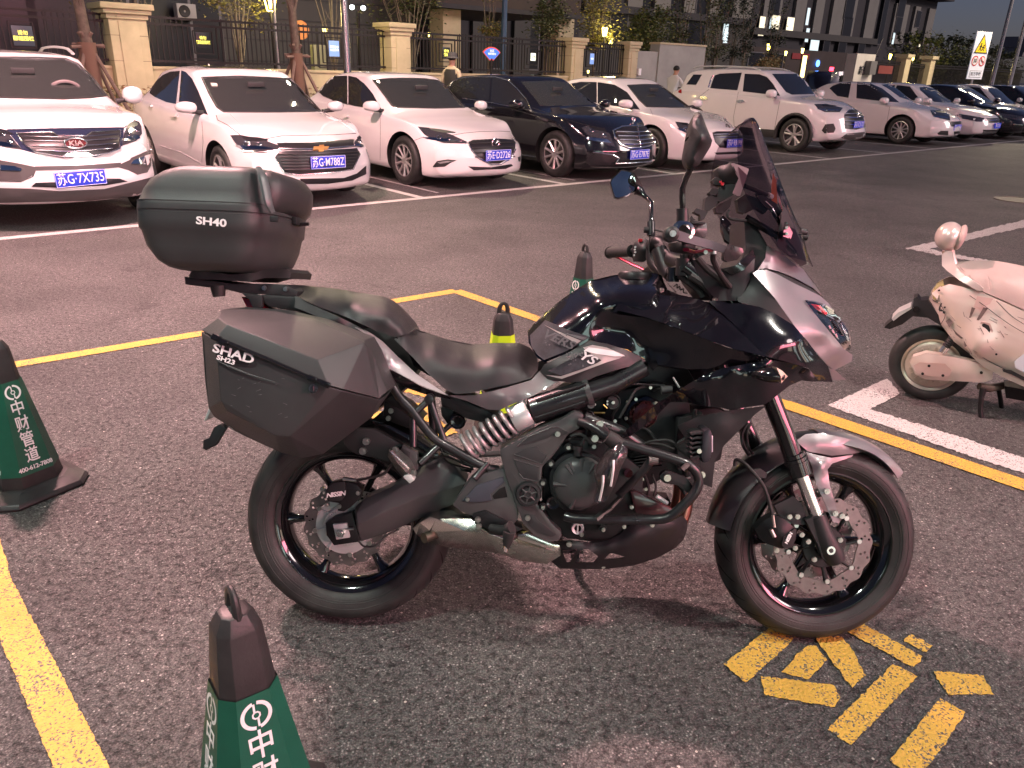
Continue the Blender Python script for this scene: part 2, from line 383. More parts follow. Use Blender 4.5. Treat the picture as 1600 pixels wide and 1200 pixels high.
def marking(polys,m,name,z=.004):
 bm=bmesh.new()
 for k,P in enumerate(polys):
  P=resample(P,4)if len(P)>2 else P
  rr=random.Random(k*7+len(P))
  vs=[bm.verts.new(G(p[0]+rr.uniform(-1.5,1.5),p[1]+rr.uniform(-1.1,1.1),z))for p in P]
  f=bm.faces.new(vs);f.normal_update()
  if f.normal.z<0:f.normal_flip()
 bmesh.ops.triangulate(bm,faces=bm.faces[:])
 return tag(new_obj(name,bm,m,smooth=0),kind='structure')
def gline(a,b,wd,z=.004):
 a,b=Vector(a),Vector(b);d=(b-a).normalized();n=Vector((-d.y,d.x,0))*wd/2
 return[(q.x,q.y,z)for q in(a-n,b-n,b+n,a+n)]
def wlines(name,segs,m,z=.004):
 bm=bmesh.new()
 for k,(a,b,wd)in enumerate(segs):
  f=bm.faces.new([bm.verts.new(p)for p in gline(a,b,wd,z+.0006*(k%5))]);f.normal_update()
  if f.normal.z<0:f.normal_flip()
 return tag(new_obj(name,bm,m,smooth=0),kind='structure')
B1=zf(1100,950,3.2)
marking([B1(100,280,330,95,480,125,440,165,210,375),B1(390,320,430,280,455,240,520,183,560,190,615,260,580,300,520,358),
B1(555,150,680,140,735,190,770,270,808,335,740,400),B1(690,105,790,75,1092,240,1080,265,1045,297,900,215),
B1(995,160,1035,127,1145,190,1110,222),B1(280,340,340,345,600,378,650,385,678,450,650,495,305,435),
B1(945,280,1070,340,735,685,617,605),B1(1145,315,1395,335,1447,430,1225,432,1190,390),B1(1180,450,1310,520,1205,680,1060,860,930,760)],
M_YEL,'road_marking')
marking([[(556,636),(606,645),(646,680),(632,686),(600,662),(558,656)],[(629,625),(676,632),(674,660),(641,652)],[(676,650),(716,676),(680,684)],[(616,602),(673,616),(671,622),(614,608)]],M_YEL,'road_marking')
g2=lambda x,y:Vector((*G(x,y)[:2],0))
cA,cB,cC,cD=g2(0,574.5),g2(712,455),g2(1600,758),None
wlines('road_marking',[(g2(38,568)+(g2(38,568)-cB)*1.0,cB,.10)],M_YEL)
wlines('road_marking',[(cB,g2(1225,632),.10),(g2(1225,632),cC+(cC-cB)*.4,.115)],M_YEL,z=.005)
marking([[(0,838),(18,905),(178,1210),(88,1210),(0,1000),(-60,838)]],M_YEL,'road_marking')
S1=zf(1270,320,3)
marking([S1(70,940,350,812,412,885,270,957,700,1090,1150,1240,1150,1310,700,1165,210,990)],M_WHT,'road_marking')
marking([S1(430,205,990,70,1200,20,1200,55,990,105,545,208,990,290,1200,330,1200,350,990,304,700,255)],M_WHT,'road_marking')
q=G(1592,313);mh=lathe([(0,.004),(.30,.004),(.30,.010),(.33,.010),(.33,.0),(0,.0)],36,axis='z',c=(q.x,q.y,.002));tag(new_obj('manhole_cover',mh,mat('worn_iron_cover',(.13,.12,.10),.5,metal=.3,var=.3,vscale=20,bump=1,bscale=90)),'pale round manhole cover in the lane at the right edge','manhole cover')
RA=41.0
e1=Vector((math.cos(R(RA)),math.sin(R(RA)),0));e2=Vector((-e1.y,e1.x,0));RO0=g2(660,310)
def row(u,v,z=0.0):return RO0+e1*u+e2*v+Vector((0,0,z))
BW=2.56
segs=[(row(-9,0),row(70,0),.13)]
segs+=[(row(k*BW,.05),row(k*BW,5.2),.11)for k in range(-3,27)]
wlines('road_marking',segs,M_WHT)
wlines('road_marking',[(row(k*BW+.42,.25),row(k*BW+.42,2.1),.05)for k in(0,1,2)],M_WHT,z=.006)
# -------- motorcycle frame
LEAN=R(15.7)
_ra=Vector((-.482,1.936,0));_fa=_ra+Vector((math.cos(R(-1)),math.sin(R(-1)),0))*1.415
_ex=(_fa-_ra).normalized();_nz=Vector((0,0,1));_ey=_nz.cross(_ex)
_up=_nz*math.cos(LEAN)+_ey*math.sin(LEAN);_lat=_ey*math.cos(LEAN)-_nz*math.sin(LEAN)
_m=Matrix((_ex,_lat,_up)).transposed().to_4x4();_m.translation=_ra
FB=Frame(_m);WB=(_fa-_ra).length
class Sub(Frame):
 """frame fixed to the bike; returns bike-local points"""
 def __init__(s,loc):s.loc=loc;Frame.__init__(s,FB.m@loc)
 def U(s,px,py,y):return s.loc@Frame.U(s,px,py,y)
STEER=R(3.9)
_piv=Vector((WB+.108,0,0));_ax=Vector((-math.sin(R(25)),0,math.cos(R(25))))
FS=Sub(Matrix.Translation(_piv)@Matrix.Rotation(STEER,4,_ax)@Matrix.Translation(-_piv))
FSO=FS.loc
MC=empty('motorcycle',FB.m,'black adventure touring motorcycle with matte luggage boxes, parked on its side stand between the cones','motorcycle')
def part(name,bm,m,parent=None,smooth=40):return new_obj(name,bm,m,parent or MC,smooth)
A5,A6,A7,A8=zf3(180,230,2.4),zf3(600,400,2.4),zf3(900,160,2.4),zf3(1000,580,2.6667)
AR,AE,AW=zf3(370,580,3),zf3(800,540,3.3333),zf3(1100,160,4.6154)
T1,T2,T3,T4,T5,T6,T7=zf3(820,400,5),zf3(1000,400,5),zf3(1140,360,4.2857),zf3(940,250,5),zf3(560,560,5),zf3(780,560,4),zf3(900,560,3.5294)
def UB(P,fr=FB):return[fr.U(*p)for p in P]
M_GLOSS=mat('gloss_black_paint',(.004,.004,.006),.20,coat=.9,flake=.008,spec=.2)
M_GLOSS2=mat('gloss_black_plastic',(.008,.008,.009),.18,coat=.6)
M_RIM=mat('gloss_black_alloy',(.006,.006,.007),.14,coat=1.0)
M_MATTE=mat('matte_black_plastic',(.015,.015,.016),.50,var=.2,vscale=14,bump=.12,bscale=900)
M_BOX=mat('textured_charcoal_plastic',(.034,.036,.036),.42,var=.12,vscale=6,bump=.25,bscale=1100,rvar=.06)
M_DARK=mat('dark_metal',(.012,.012,.013),.42,metal=.3,var=.3,vscale=20)
M_TUBE=mat('satin_black_tube',(.014,.014,.015),.33,coat=.3,rvar=.08,vscale=20)
M_SEAT=mat('black_vinyl',(.026,.025,.026),.40,var=.15,vscale=9,bump=.35,bscale=700,rvar=.1)
M_GREY=mat('satin_graphite_paint',(.30,.28,.285),.38,metal=.6,coat=.5,var=.08,vscale=5)
M_FRAME=mat('satin_dark_grey_cast',(.062,.061,.061),.36,metal=.2,var=.15,vscale=12,bump=.1,bscale=600)
M_SWING=mat('grey_swingarm_paint',(.095,.10,.098),.42,metal=.2,var=.08,vscale=7)
M_STEEL=mat('brushed_steel',(.80,.76,.68),.20,metal=1.0,var=.2,vscale=10,rvar=.12)
M_CHROME=mat('bright_chrome',(.88,.87,.85),.20,metal=1.0)
M_BOLT=mat('bolt_steel',(.55,.54,.50),.3,metal=1.0)
M_DISC=mat('drilled_disc_steel',(.19,.18,.17),.42,metal=.85,var=.2,vscale=25)
M_ALU=mat('pale_aluminium',(.62,.64,.62),.38,metal=.5)
M_SPRING=mat('coil_spring_silver',(.42,.38,.38),.35,metal=.5)
M_RUB=mat('black_rubber',(.020,.019,.019),.62,var=.2,vscale=20,bump=.15,bscale=300)
M_WHITE=mat('white_print',(.75,.75,.74),.5)
M_RED=mat('red_plastic',(.5,.02,.03),.4)
M_LEVER=mat('red_anodised_lever',(.22,.015,.035),.3,metal=.6)
def tyre_mat():
 m=bpy.data.materials.new('tyre_rubber');m.use_nodes=True;t=m.node_tree;b=t.nodes['Principled BSDF'];N=t.nodes.new;L=t.links.new
 b.inputs['Roughness'].default_value=.58
 tc=N('ShaderNodeTexCoord');n=N('ShaderNodeTexNoise');n.inputs['Scale'].default_value=14;n.inputs['Detail'].default_value=7;L(tc.outputs['Object'],n.inputs['Vector'])
 cr=N('ShaderNodeValToRGB');e=cr.color_ramp.elements;e[0].position=.35;e[0].color=(.011,.0115,.011,1);e[1].position=.75;e[1].color=(.028,.029,.027,1)
 L(n.outputs['Fac'],cr.inputs[0]);L(cr.outputs[0],b.inputs['Base Color'])
 n2=N('ShaderNodeTexNoise');n2.inputs['Scale'].default_value=160;L(tc.outputs['Object'],n2.inputs['Vector'])
 bp=N('ShaderNodeBump');bp.inputs['Strength'].default_value=.3;bp.inputs['Distance'].default_value=.002;L(n2.outputs['Fac'],bp.inputs['Height']);L(bp.outputs[0],b.inputs['Normal'])
 return m
M_TYRE=tyre_mat()
def bolt(c,d,r=.007,h=.006,m=None):
 c,d=Vector(c),Vector(d).normalized()
 bm=cyl(c,c+d*h,r,r*.9,12);join(bm,cyl(c+d*h*.9,c+d*(h*1.3),r*.55,r*.5,6));return bm
def bolts(name,pts,parent=None,r=.006,h=.006,d=(0,-1,0),m=None):
 for p in pts:part('bolt',bolt(p,d,r,h),m or M_BOLT,parent)
# -------- wheels
def tyre_prof(R_,wd,rb=.216):
 h=wd/2;up=[(rb,.028*2),(rb+.004,h*.80),(rb+.02,h*.93),(R_-.052,h*1.0),(R_-.034,h*.97),(R_-.020,h*.80),(R_-.009,h*.55),(R_-.002,h*.27),(R_,0)]
 up=smooth_path(up,3)
 return up+[(a,-b)for a,b in up[-2::-1]]
def wheel(R_,wd,rw,mw,disc_sides,disc_r,disc_y,seed,hubw):
 W=part('wheel',lathe([(.030,-hubw),(.030,hubw),(.022,hubw),(.022,-hubw)],32),M_RIM);W.matrix_local=mw
 ty=tyre_prof(R_,wd)
 bm=lathe(ty,128)
 rr=random.Random(seed)
 groove=bmesh.new()
 part('tyre',bm,M_TYRE,W)
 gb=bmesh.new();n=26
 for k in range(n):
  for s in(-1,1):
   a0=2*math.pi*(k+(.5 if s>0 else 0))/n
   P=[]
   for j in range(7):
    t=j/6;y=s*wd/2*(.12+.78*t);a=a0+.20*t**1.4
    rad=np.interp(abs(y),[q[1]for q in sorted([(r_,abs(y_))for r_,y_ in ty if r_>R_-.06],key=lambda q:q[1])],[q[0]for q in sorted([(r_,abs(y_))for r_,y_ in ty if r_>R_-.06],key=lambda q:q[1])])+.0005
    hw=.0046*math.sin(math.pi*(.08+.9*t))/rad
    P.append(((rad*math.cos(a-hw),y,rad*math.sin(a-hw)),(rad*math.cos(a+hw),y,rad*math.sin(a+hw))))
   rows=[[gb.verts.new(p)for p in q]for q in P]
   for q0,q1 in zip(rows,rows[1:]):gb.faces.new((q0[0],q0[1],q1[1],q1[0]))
 recalc(gb);part('tread',gb,mat('groove_shade',(.006,.006,.006),.9),W)  # dark strips on the tyre surface stand for shade in the grooves
 for rr_,off_ in((.245,.0015),(.262,.001),(.2385,.0015)):
  yy_=np.interp(rr_,[q[0]for q in ty[:len(ty)//2+1]][:14],[abs(q[1])for q in ty[:len(ty)//2+1]][:14])
  part('sidewall_ring',lathe([(rr_-.0012,-yy_-off_*.2),(rr_,-yy_-off_),(rr_+.0012,-yy_-off_*.2)],96,closed=False),M_TYRE,W)
 b_=rw/2
 rim=[(.229,b_),(.229,b_-.006),(.218,b_-.010),(.211,b_-.02),(.200,b_-.036),(.196,0),(.200,-b_+.036),(.211,-b_+.02),(.218,-b_+.010),(.229,-b_+.006),(.229,-b_),
(.222,-b_-.001),(.205,-b_+.006),(.190,-b_+.026),(.184,0),(.190,b_-.026),(.205,b_-.006),(.222,b_+.001)]
 part('rim',lathe(rim,128),M_RIM,W)
 sp=bmesh.new()
 for k in range(6):
  a=R(60*k);c=Vector((math.cos(a),0,math.sin(a)));t=Vector((-math.sin(a),0,math.cos(a)))
  rings=[]
  for r_,hw,hy in((.03,.017,.026),(.08,.012,.017),(.14,.010,.014),(.172,.013,.019),(.192,.022,.026)):
   rings.append([c*r_+t*(hw*math.copysign(abs(math.cos(q))**.6,math.cos(q)))+Vector((0,hy*math.copysign(abs(math.sin(q))**.6,math.sin(q)),0))for q in[2*math.pi*i/12 for i in range(12)]])
  join(sp,loft(rings))
 join(sp,lathe([(.02,-hubw*.9),(.045,-hubw*.8),(.05,0),(.045,hubw*.8),(.02,hubw*.9)],32,closed=False))
 part('spokes',sp,M_RIM,W)
 for s in disc_sides:
  y=s*disc_y;n=16;bm=bmesh.new()
  out=[]
  for k in range(192):
   a=2*math.pi*k/192;out.append(((disc_r-.0035+.0035*math.sin(a*n))*math.cos(a),(disc_r-.0035+.0035*math.sin(a*n))*math.sin(a)))
  ri=disc_r*.70
  inner=[((ri+.003*math.sin(a*8))*math.cos(a),(ri+.003*math.sin(a*8))*math.sin(a))for a in[2*math.pi*k/96 for k in range(96)]]
  holes=[inner]
  for k in range(32):
   a=2*math.pi*k/32
   for q,rr_ in((0,.78),(.05,.855),(-.05,.93)):
    rad=disc_r*rr_;cx,cy=rad*math.cos(a+q),rad*math.sin(a+q)
    if(k+int(q*40))%2:holes.append([(cx+0.0042*math.cos(z),cy+.0042*math.sin(z))for z in[2*math.pi*i/8 for i in range(8)]])
  A=out;pts=list(A);edges=[(i,(i+1)%len(A))for i in range(len(A))]
  for H in holes:
   s0=len(pts);pts+=H;edges+=[(s0+i,s0+(i+1)%len(H))for i in range(len(H))]
  vs,es,fs,_,_,_=geometry.delaunay_2d_cdt([Vector(p)for p in pts],edges,[],0,1e-6)
  V=[bm.verts.new((v.x,y,v.y))for v in vs]
  for f in fs:
   c=sum((vs[i]for i in f),Vector((0,0)))/len(f)
   if pip(c.x,c.y,A)and not any(pip(c.x,c.y,H)for H in holes):
    bm.faces.new([V[i]for i in f])
  bmesh.ops.delete(bm,geom=[v for v in bm.verts if not v.link_faces],context='VERTS')
  recalc(bm);bmesh.ops.solidify(bm,geom=bm.faces[:],thickness=.005);recalc(bm)
  D=part('brake_disc',bm,M_DISC,W,30)
  cb=bmesh.new();yc=y+(.003 if s<0 else-.003)
  for k in range(8):
   a=2*math.pi*k/8
   p0=Vector((.045*math.cos(a),yc,.045*math.sin(a)));p1=Vector((ri*1.02*math.cos(a+.15),yc,ri*1.02*math.sin(a+.15)))
   join(cb,tube([p0,p0.lerp(p1,.5),p1],[.010,.007,.009],8,flat=.6))
  join(cb,lathe([(.028,yc-.006),(.062,yc-.006),(.066,yc),(.062,yc+.006),(.028,yc+.006)],48))
  if disc_r<.14:join(cb,lathe([(.064,yc-.004),(.086,yc-.004),(.086,yc+.002),(.064,yc+.002)],64))
  part('disc_carrier',cb,M_DARK if disc_r>.14 else M_ALU,W)
  for k in range(8):
   a=2*math.pi*k/8+.15;part('rivet',cyl((ri*1.02*math.cos(a),y-s*-.004,ri*1.02*math.sin(a)),(ri*1.02*math.cos(a),y+s*.007,ri*1.02*math.sin(a)),.008,.007,14),M_BOLT,W)
 return W
RW=wheel(.314,.164,.125,Matrix.Translation((0,0,.311))@Matrix.Rotation(R(-3),4,'Y'),(-1,),.125,.085,3,.075)
FW=wheel(.304,.124,.095,FSO@Matrix.Translation((WB,0,.30))@Matrix.Rotation(R(-1),4,'Y'),(-1,1),.150,.066,5,.055)
# -------- swingarm, rear brake
bm=relief(FB,AR(553,640,-.115,600,598,-.118,720,545,-.118,830,470,-.118,905,425,-.12,960,400,-.12,1030,452,-.125,1078,515,-.13,1060,562,-.125,1010,628,-.11,900,672,-.105,790,722,-.10,690,766,-.10,578,800,-.10,560,735,-.12),
(),step=400,wall=-.05,
creases=[AR(566,722,-.150,700,655,-.152,850,592,-.152,960,560,-.150,1070,530,-.14),AR(560,665,-.140,700,590,-.142,860,490,-.142,950,452,-.142,1040,490,-.142)])
bevel_all(bm,.004,2,12);SW=part('swingarm',bm,M_SWING,smooth=30)
part('swingarm_beam',tube([FB.U(*p)for p in AR(540,745,.10,700,650,.11,900,520,.12,1060,470,.12)],[.022,.03,.035,.035],14,flat=.6),M_SWING)
bm=flat_panel(FB,[p[:2]for p in AR(415,712,0,450,690,0,540,662,0,560,735,0,578,800,0,455,818,0,420,770,0)],-.128,-.09,.003)
part('axle_plate',bm,M_DARK)
bm=flat_panel(FB,[p[:2]for p in AR(450,718,0,513,713,0,530,780,0,466,790,0)],-.139,-.128,.0015);ab=part('axle_block',bm,M_ALU)
c=FB.U(*AR(489,755,-.139)[0]);part('axle_nut',join(cyl(c,c+Vector((0,-.011,0)),.0135,.0135,6),cyl(c,c+Vector((0,-.015,0)),.0085,.007,16)),M_CHROME,ab,30)
part('rear_axle',cyl((0,-.13,.311),(0,.13,.311),.010),M_DARK)
pts=[FB.U(*p)for p in AR(500,740,-.137,548,738,-.137)];part('adjuster_bolt',cyl(pts[0],pts[1],.004),M_BOLT)
cal=flat_panel(FB,[p[:2]for p in AR(415,560,0,440,525,0,500,512,0,560,530,0,588,560,0,575,600,0,530,640,0,500,660,0,470,655,0,480,620,0,425,612,0)],-.135,-.095,.004)
CAL=part('rear_caliper',cal,M_DARK)
part('caliper_body',flat_panel(FB,[p[:2]for p in AR(415,560,0,438,528,0,505,515,0,512,575,0,490,610,0,430,610,0)],-.145,-.134,.004),M_MATTE,CAL)
bolts('bolt',[FB.U(*p)for p in AR(400,550,-.12,425,625,-.12,480,633,-.137,570,570,-.137)],CAL,.007)
part('banjo_fitting',cyl(FB.U(*AR(497,503,-.15)[0]),FB.U(*AR(560,512,-.15)[0]),.006,.005),M_BOLT,CAL)
tp=text_mesh('NISSIN',.018,.0006,spacing=.9,shear=.25,xscale=1.15)
a,b=FB.U(*AR(435,582,-.1455)[0]),FB.U(*AR(492,574,-.1455)[0])
part('lettering',xf(tp,frame_m((a+b)/2,b-a,(0,0,1))),M_WHITE,CAL)
part('brake_hose',tube([FB.U(*p)for p in AR(562,512,-.15,620,500,-.15,690,480,-.14,740,430,-.12,860,410,-.10,960,440,-.09,1100,470,-.10)],.0042,8,smooth=5),M_RUB)
part('sensor_cable',tube([FB.U(*p)for p in AR(570,795,-.13,600,822,-.135,650,815,-.14,700,770,-.12,760,740,-.10)],.003,8,smooth=5),M_RUB)
rg=bmesh.new()
for k in range(44):
 a=2*math.pi*k/44;join(rg,box(.052*math.cos(a),-.098,.311+.052*math.sin(a),.008,.003,.0035,rot=Matrix.Rotation(-a,3,'Y')))
join(rg,lathe([(.044,-.0995),(.048,-.0995),(.048,-.0965),(.044,-.0965)],48,c=(0,0,.311)))
join(rg,lathe([(.0555,-.0995),(.058,-.0995),(.058,-.0965),(.0555,-.0965)],48,c=(0,0,.311)));part('sensor_ring',rg,M_ALU)
ch=bmesh.new()
for z in(.311+.045,.311-.045):
 join(ch,tube([(0,.095,z),(.30,.095,.30+(z-.311)*.7),(.56,.095,.33+(z-.311)*.6)],.007,6,flat=.6))
join(ch,lathe([(.05,.09),(.082,.09),(.085,.095),(.082,.10),(.05,.10)],48,c=(0,0,.311)));part('chain',ch,M_DARK)
# -------- exhaust, belly
bm=relief(FB,A6(108,1022,-.12,135,1000,-.14,172,978,-.16,240,968,-.17,300,966,-.17,345,960,-.17,400,985,-.175,470,1005,-.18,560,1040,-.18,640,1080,-.185,668,1092,-.185,660,1125,-.17,610,1155,-.15,520,1145,-.13,420,1112,-.12,300,1098,-.11,200,1088,-.10,160,1072,-.10,122,1045,-.11),
(),step=400,wall=-.0,
creases=[A6(175,1035,-.17,300,1030,-.215,400,1045,-.22,520,1085,-.215,640,1105,-.20),A6(196,985,-.18,325,985,-.20,340,1000,-.21,425,1108,-.15),A6(172,1030,-.165,205,1082,-.12)])
bevel_all(bm,.003,2,10);MU=part('exhaust_muffler',bm,M_STEEL,smooth=25)
c=FB.U(*A6(178,1050,-.165)[0]);part('tailpipe',join(tube([c+Vector((.01,.02,0)),c+Vector((-.02,-.012,-.003))],.015,20),lathe([(.010,0),(.0145,0),(.0145,.01),(.010,.01)],20,c=(0,0,0),axis='x')if 0 else bmesh.new()),mat('sooty_steel',(.10,.09,.07),.4,metal=.8),MU)
part('bracket',flat_panel(FB,[p[:2]for p in A6(500,1045,0,540,1040,0,632,1080,0,660,1085,0,650,1108,0,600,1095,0,500,1062,0)],-.235,-.21,.003),M_STEEL,MU)
part('heat_shield',flat_panel(FB,[p[:2]for p in A6(330,970,0,380,955,0,440,985,0,520,1025,0,480,1045,0,400,1030,0,340,1005,0)],-.225,-.16,.004),M_DARK,MU)
bolts('bolt',[FB.U(*p)for p in A6(352,988,-.226,355,1012,-.228)],MU,.009)
pedal=part('brake_pedal',tube([FB.U(*p)for p in A6(400,1020,-.24,450,1030,-.26,480,1020,-.27)],[.012,.015,.02],12),M_RUB)
part('pedal_pin',tube([FB.U(*p)for p in A6(470,1035,-.28,463,1070,-.28,457,1105,-.28)],[.017,.014,.006],12),M_RUB,pedal)
part('pedal_tip',tube([FB.U(*p)for p in A6(458,1078,-.283,456,1108,-.283)],[.007,.006],10),M_CHROME,pedal)
bm=relief(FB,AE(148,1065,-.17,200,1040,-.18,245,1018,-.185,300,1015,-.19,420,1028,-.195,500,1015,-.20,560,985,-.20,620,930,-.20,700,915,-.20,850,905,-.17,885,885,-.13,912,912,-.10,912,960,-.08,895,1010,-.08,850,1055,-.09,760,1105,-.10,640,1145,-.11,480,1165,-.12,250,1162,-.12,205,1125,-.13,165,1120,-.15),
AE(400,1100,-.20,600,1060,-.205,750,1010,-.19),step=6,thick=.005,
holes=[[p[:2]for p in h]for h in(AE(262,1068,0,340,1060,0,305,1128,0,285,1130,0),AE(360,1062,0,400,1060,0,450,1100,0,425,1130,0,330,1130,0),AE(505,1085,0,520,1080,0,590,1100,0,560,1110,0,480,1115,0))],
creases=[AE(300,1040,-.205,500,1040,-.21,640,980,-.215,860,940,-.17)])
SK=part('skid_plate',bm,M_MATTE)
m2=mirror_y(relief(FB,AE(148,1065,-.17,420,1028,-.195,620,930,-.20,885,885,-.13,912,960,-.08,760,1105,-.10,480,1165,-.12,205,1125,-.13),step=14,thick=.005));part('skid_plate',m2,M_MATTE)
bolts('bolt',[FB.U(*p)for p in AE(297,1035,-.205,475,1148,-.128,730,932,-.215)],SK,.007)
for yy in(-.05,.05):part('header_pipe',tube([(.86,yy,.62),(.98,yy,.55),(1.01,yy*1.1,.42),(.985,yy*1.1,.33),(.93,yy*.8,.28)],.019,14,smooth=5),mat('hot_steel',(.45,.20,.16),.3,metal=1,var=.3))
# -------- frame covers, engine, subframe
cv=flat_panel(FB,[p[:2]for p in T6(0,575,0,60,540,0,250,440,0,400,375,0,470,330,0,530,350,0,520,390,0,500,440,0,430,480,0,390,540,0,330,620,0,270,680,0,262,770,0,268,830,0,240,910,0,270,950,0,330,1030,0,385,1080,0,395,1110,0,370,1145,0,320,1150,0,230,1120,0,150,1040,0,120,960,0,90,880,0,40,740,0,20,660,0)],-.225,-.15,.0065,0)
FC=part('frame_cover',cv,M_FRAME)
M_PIT=mat('shade_and_trim_black',(.024,.024,.025),.5)  # near-black that paints shade into recesses, gaps and grooves; also plain dark trim
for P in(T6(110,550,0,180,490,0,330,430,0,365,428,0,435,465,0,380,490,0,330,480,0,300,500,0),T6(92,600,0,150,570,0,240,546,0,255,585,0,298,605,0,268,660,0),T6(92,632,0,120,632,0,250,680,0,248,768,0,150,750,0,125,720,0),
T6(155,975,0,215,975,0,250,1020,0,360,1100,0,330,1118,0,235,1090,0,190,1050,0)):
 part('recess_shade_panel',flat_panel(FB,[p[:2]for p in P],-.2268,-.222,.0012,3),M_PIT,FC)  # dark inlays on the cover face paint the shade of recesses
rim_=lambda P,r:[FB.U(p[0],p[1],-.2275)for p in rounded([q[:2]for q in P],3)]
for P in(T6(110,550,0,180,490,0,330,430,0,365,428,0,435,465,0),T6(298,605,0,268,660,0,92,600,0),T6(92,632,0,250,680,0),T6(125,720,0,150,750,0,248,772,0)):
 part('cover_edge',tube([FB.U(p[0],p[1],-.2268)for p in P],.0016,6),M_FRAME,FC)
c=FB.U(*T6(182,845,-.225)[0])
part('pivot_cap',lathe([(0,-.012),(.006,-.013),(.010,-.010),(.022,-.008),(.026,-.014),(.033,-.013),(.036,-.004),(.036,.01)],40,c=c,closed=False),M_MATTE,FC)
st=bmesh.new()
for k in range(6):
 a=R(60*k+20);join(st,tube([c+Vector((.008*math.cos(a),-.0115,.008*math.sin(a))),c+Vector((.025*math.cos(a),-.0115,.025*math.sin(a)))],[.0035,.0015],6))
join(st,lathe([(.0075,-.014),(.0105,-.014),(.0105,-.009),(.0075,-.009)],20,c=c));part('cap_star',st,M_FRAME,FC)
pass
bolts('bolt',[FB.U(*p)for p in T6(365,472,-.227,178,997,-.228,437,1160,-.23)],FC,.008)
pl=flat_panel(FB,[p[:2]for p in T5(735,1145,0,860,960,0,880,930,0,1130,855,0,1180,900,0,1240,1150,0,1250,1250,0,1190,1330,0,1100,1290,0,900,1240,0,790,1190,0)],-.215,-.17,.004)
PP=part('peg_plate',pl,M_FRAME)
part('mesh_insert',flat_panel(FB,[p[:2]for p in T5(808,1115,0,925,990,0,1130,925,0,1140,970,0,1030,1060,0,1040,1110,0,925,1125,0)],-.218,-.213,.0015),mat('perforated_insert',(.045,.055,.07),.4,metal=.4,bump=1.0,bscale=700),PP)
part('opening',flat_panel(FB,[p[:2]for p in T5(1045,1075,0,1100,1020,0,1145,1000,0,1165,1085,0,1060,1100,0)],-.2165,-.212,.001),mat('deep_black',(.003,.003,.003),.9),PP)
bolts('bolt',[FB.U(*p)for p in T5(853,1100,-.219,1160,1290,-.216)],PP,.006)
eb=bmesh.new()
def blk(P,y0,y1,bev=.006):return flat_panel(FB,[p[:2]for p in P],y0,y1,bev)
join(eb,blk(T6(270,560,0,420,500,0,700,480,0,720,560,0,900,700,0,900,1000,0,700,1130,0,420,1130,0,330,1040,0,270,900,0),-.195,.16))
join(eb,blk(T7(60,430,0,240,180,0,450,130,0,620,170,0,640,400,0,600,600,0,300,760,0,100,600,0),-.10,.14))
join(eb,blk(T7(540,300,0,760,270,0,850,300,0,800,560,0,640,640,0,560,500,0),-.05,.10))
join(eb,blk(T7(-300,300,0,40,100,0,300,20,0,620,60,0,700,200,0,400,300,0,0,420,0),-.06,.06))
EN=part('engine',eb,M_DARK)
def U6(*c):return[FB.U(*p)for p in T6(*c)]
c=U6(500,765,-.20)[0]
cc=bmesh.new();rr=FB.U(*T6(670,765,-.20)[0]).x-c.x
ring=[]
for k in range(64):
 a=2*math.pi*k/64;r_=rr*1.14*(1+.03*math.sin(3*a+1));ring.append((c.x+r_*math.cos(a),c.z+r_*math.sin(a)))
join(cc,prism([Vector((x,-.222,z))for x,z in ring],[Vector((x,-.17,z))for x,z in ring],.004));part('casing_flange',cc,mat('casing_dark',(.02,.02,.021),.4,metal=.3),EN)
cl=lathe([(0,-.262),(rr*.35,-.262),(rr*.7,-.257),(rr*.88,-.250),(rr*.97,-.240),(rr,-.222),(rr,-.20)],64,c=(c.x,0,c.z),closed=False)
CL=part('clutch_cover',cl,M_FRAME,EN)
for a,r0,r1 in((90,.25,.95),(60,.3,.92),(128,.3,.9),(180,.3,.95),(118,.32,.88),(20,.3,.9),(250,.4,.9)):
 a=R(a);p0=Vector((c.x+rr*r0*math.cos(a),-.258,c.z+rr*r0*math.sin(a)));p1=Vector((c.x+rr*r1*math.cos(a),-.2475,c.z+rr*r1*math.sin(a)))
 part('rib',tube([p0,p0.lerp(p1,.5)+Vector((0,-.004,0)),p1],[.0015,.004,.007],8),M_FRAME,EN)
pts=U6(432,555,-.226,592,550,-.226,322,658,-.226,272,778,-.226,273,928,-.226,515,1098,-.226,650,1067,-.226)
bolts('bolt',pts,EN,.0062,.008);bolts('bolt',[FB.U(*p)for p in T7(30,968,-.226,150,942,-.226,265,925,-.226,305,818,-.22)],EN,.0062,.008)
for p in pts:part('boss',cyl(p+Vector((0,.03,0)),p+Vector((0,.001,0)),.011),M_DARK,EN)
q=U6(335,900,-.215)[0];part('sight_glass',join(lathe([(.011,-.006),(.017,-.008),(.019,0),(.011,.004)],32,c=q),cyl(q+Vector((0,.002,0)),q+Vector((0,-.002,0)),.0115)),M_GLOSS2,EN)
q=U6(490,1060,-.222)[0];part('oil_cap',join(lathe([(.010,-.006),(.016,-.008),(.018,0),(.010,.004)],32,c=q),box(q.x,q.y-.004,q.z,.004,.008,.026)),M_ALU,EN)
q=U6(490,575,-.235)[0];part('filler_cap',join(cyl(q+Vector((0,0,-.015)),q+Vector((0,0,.012)),.011),lathe([(.0,-.01),(.014,-.01),(.014,.0),(0,0)],20,axis='z',c=q+Vector((0,0,.012)))),M_MATTE,EN)
q=FB.U(*T7(365,300,-.10)[0])
part('cam_cover',flat_panel(FB,[p[:2]for p in T7(260,310,0,300,235,0,390,205,0,470,240,0,440,300,0,335,410,0,262,345,0)],-.125,-.09,.008),M_GLOSS2,EN)
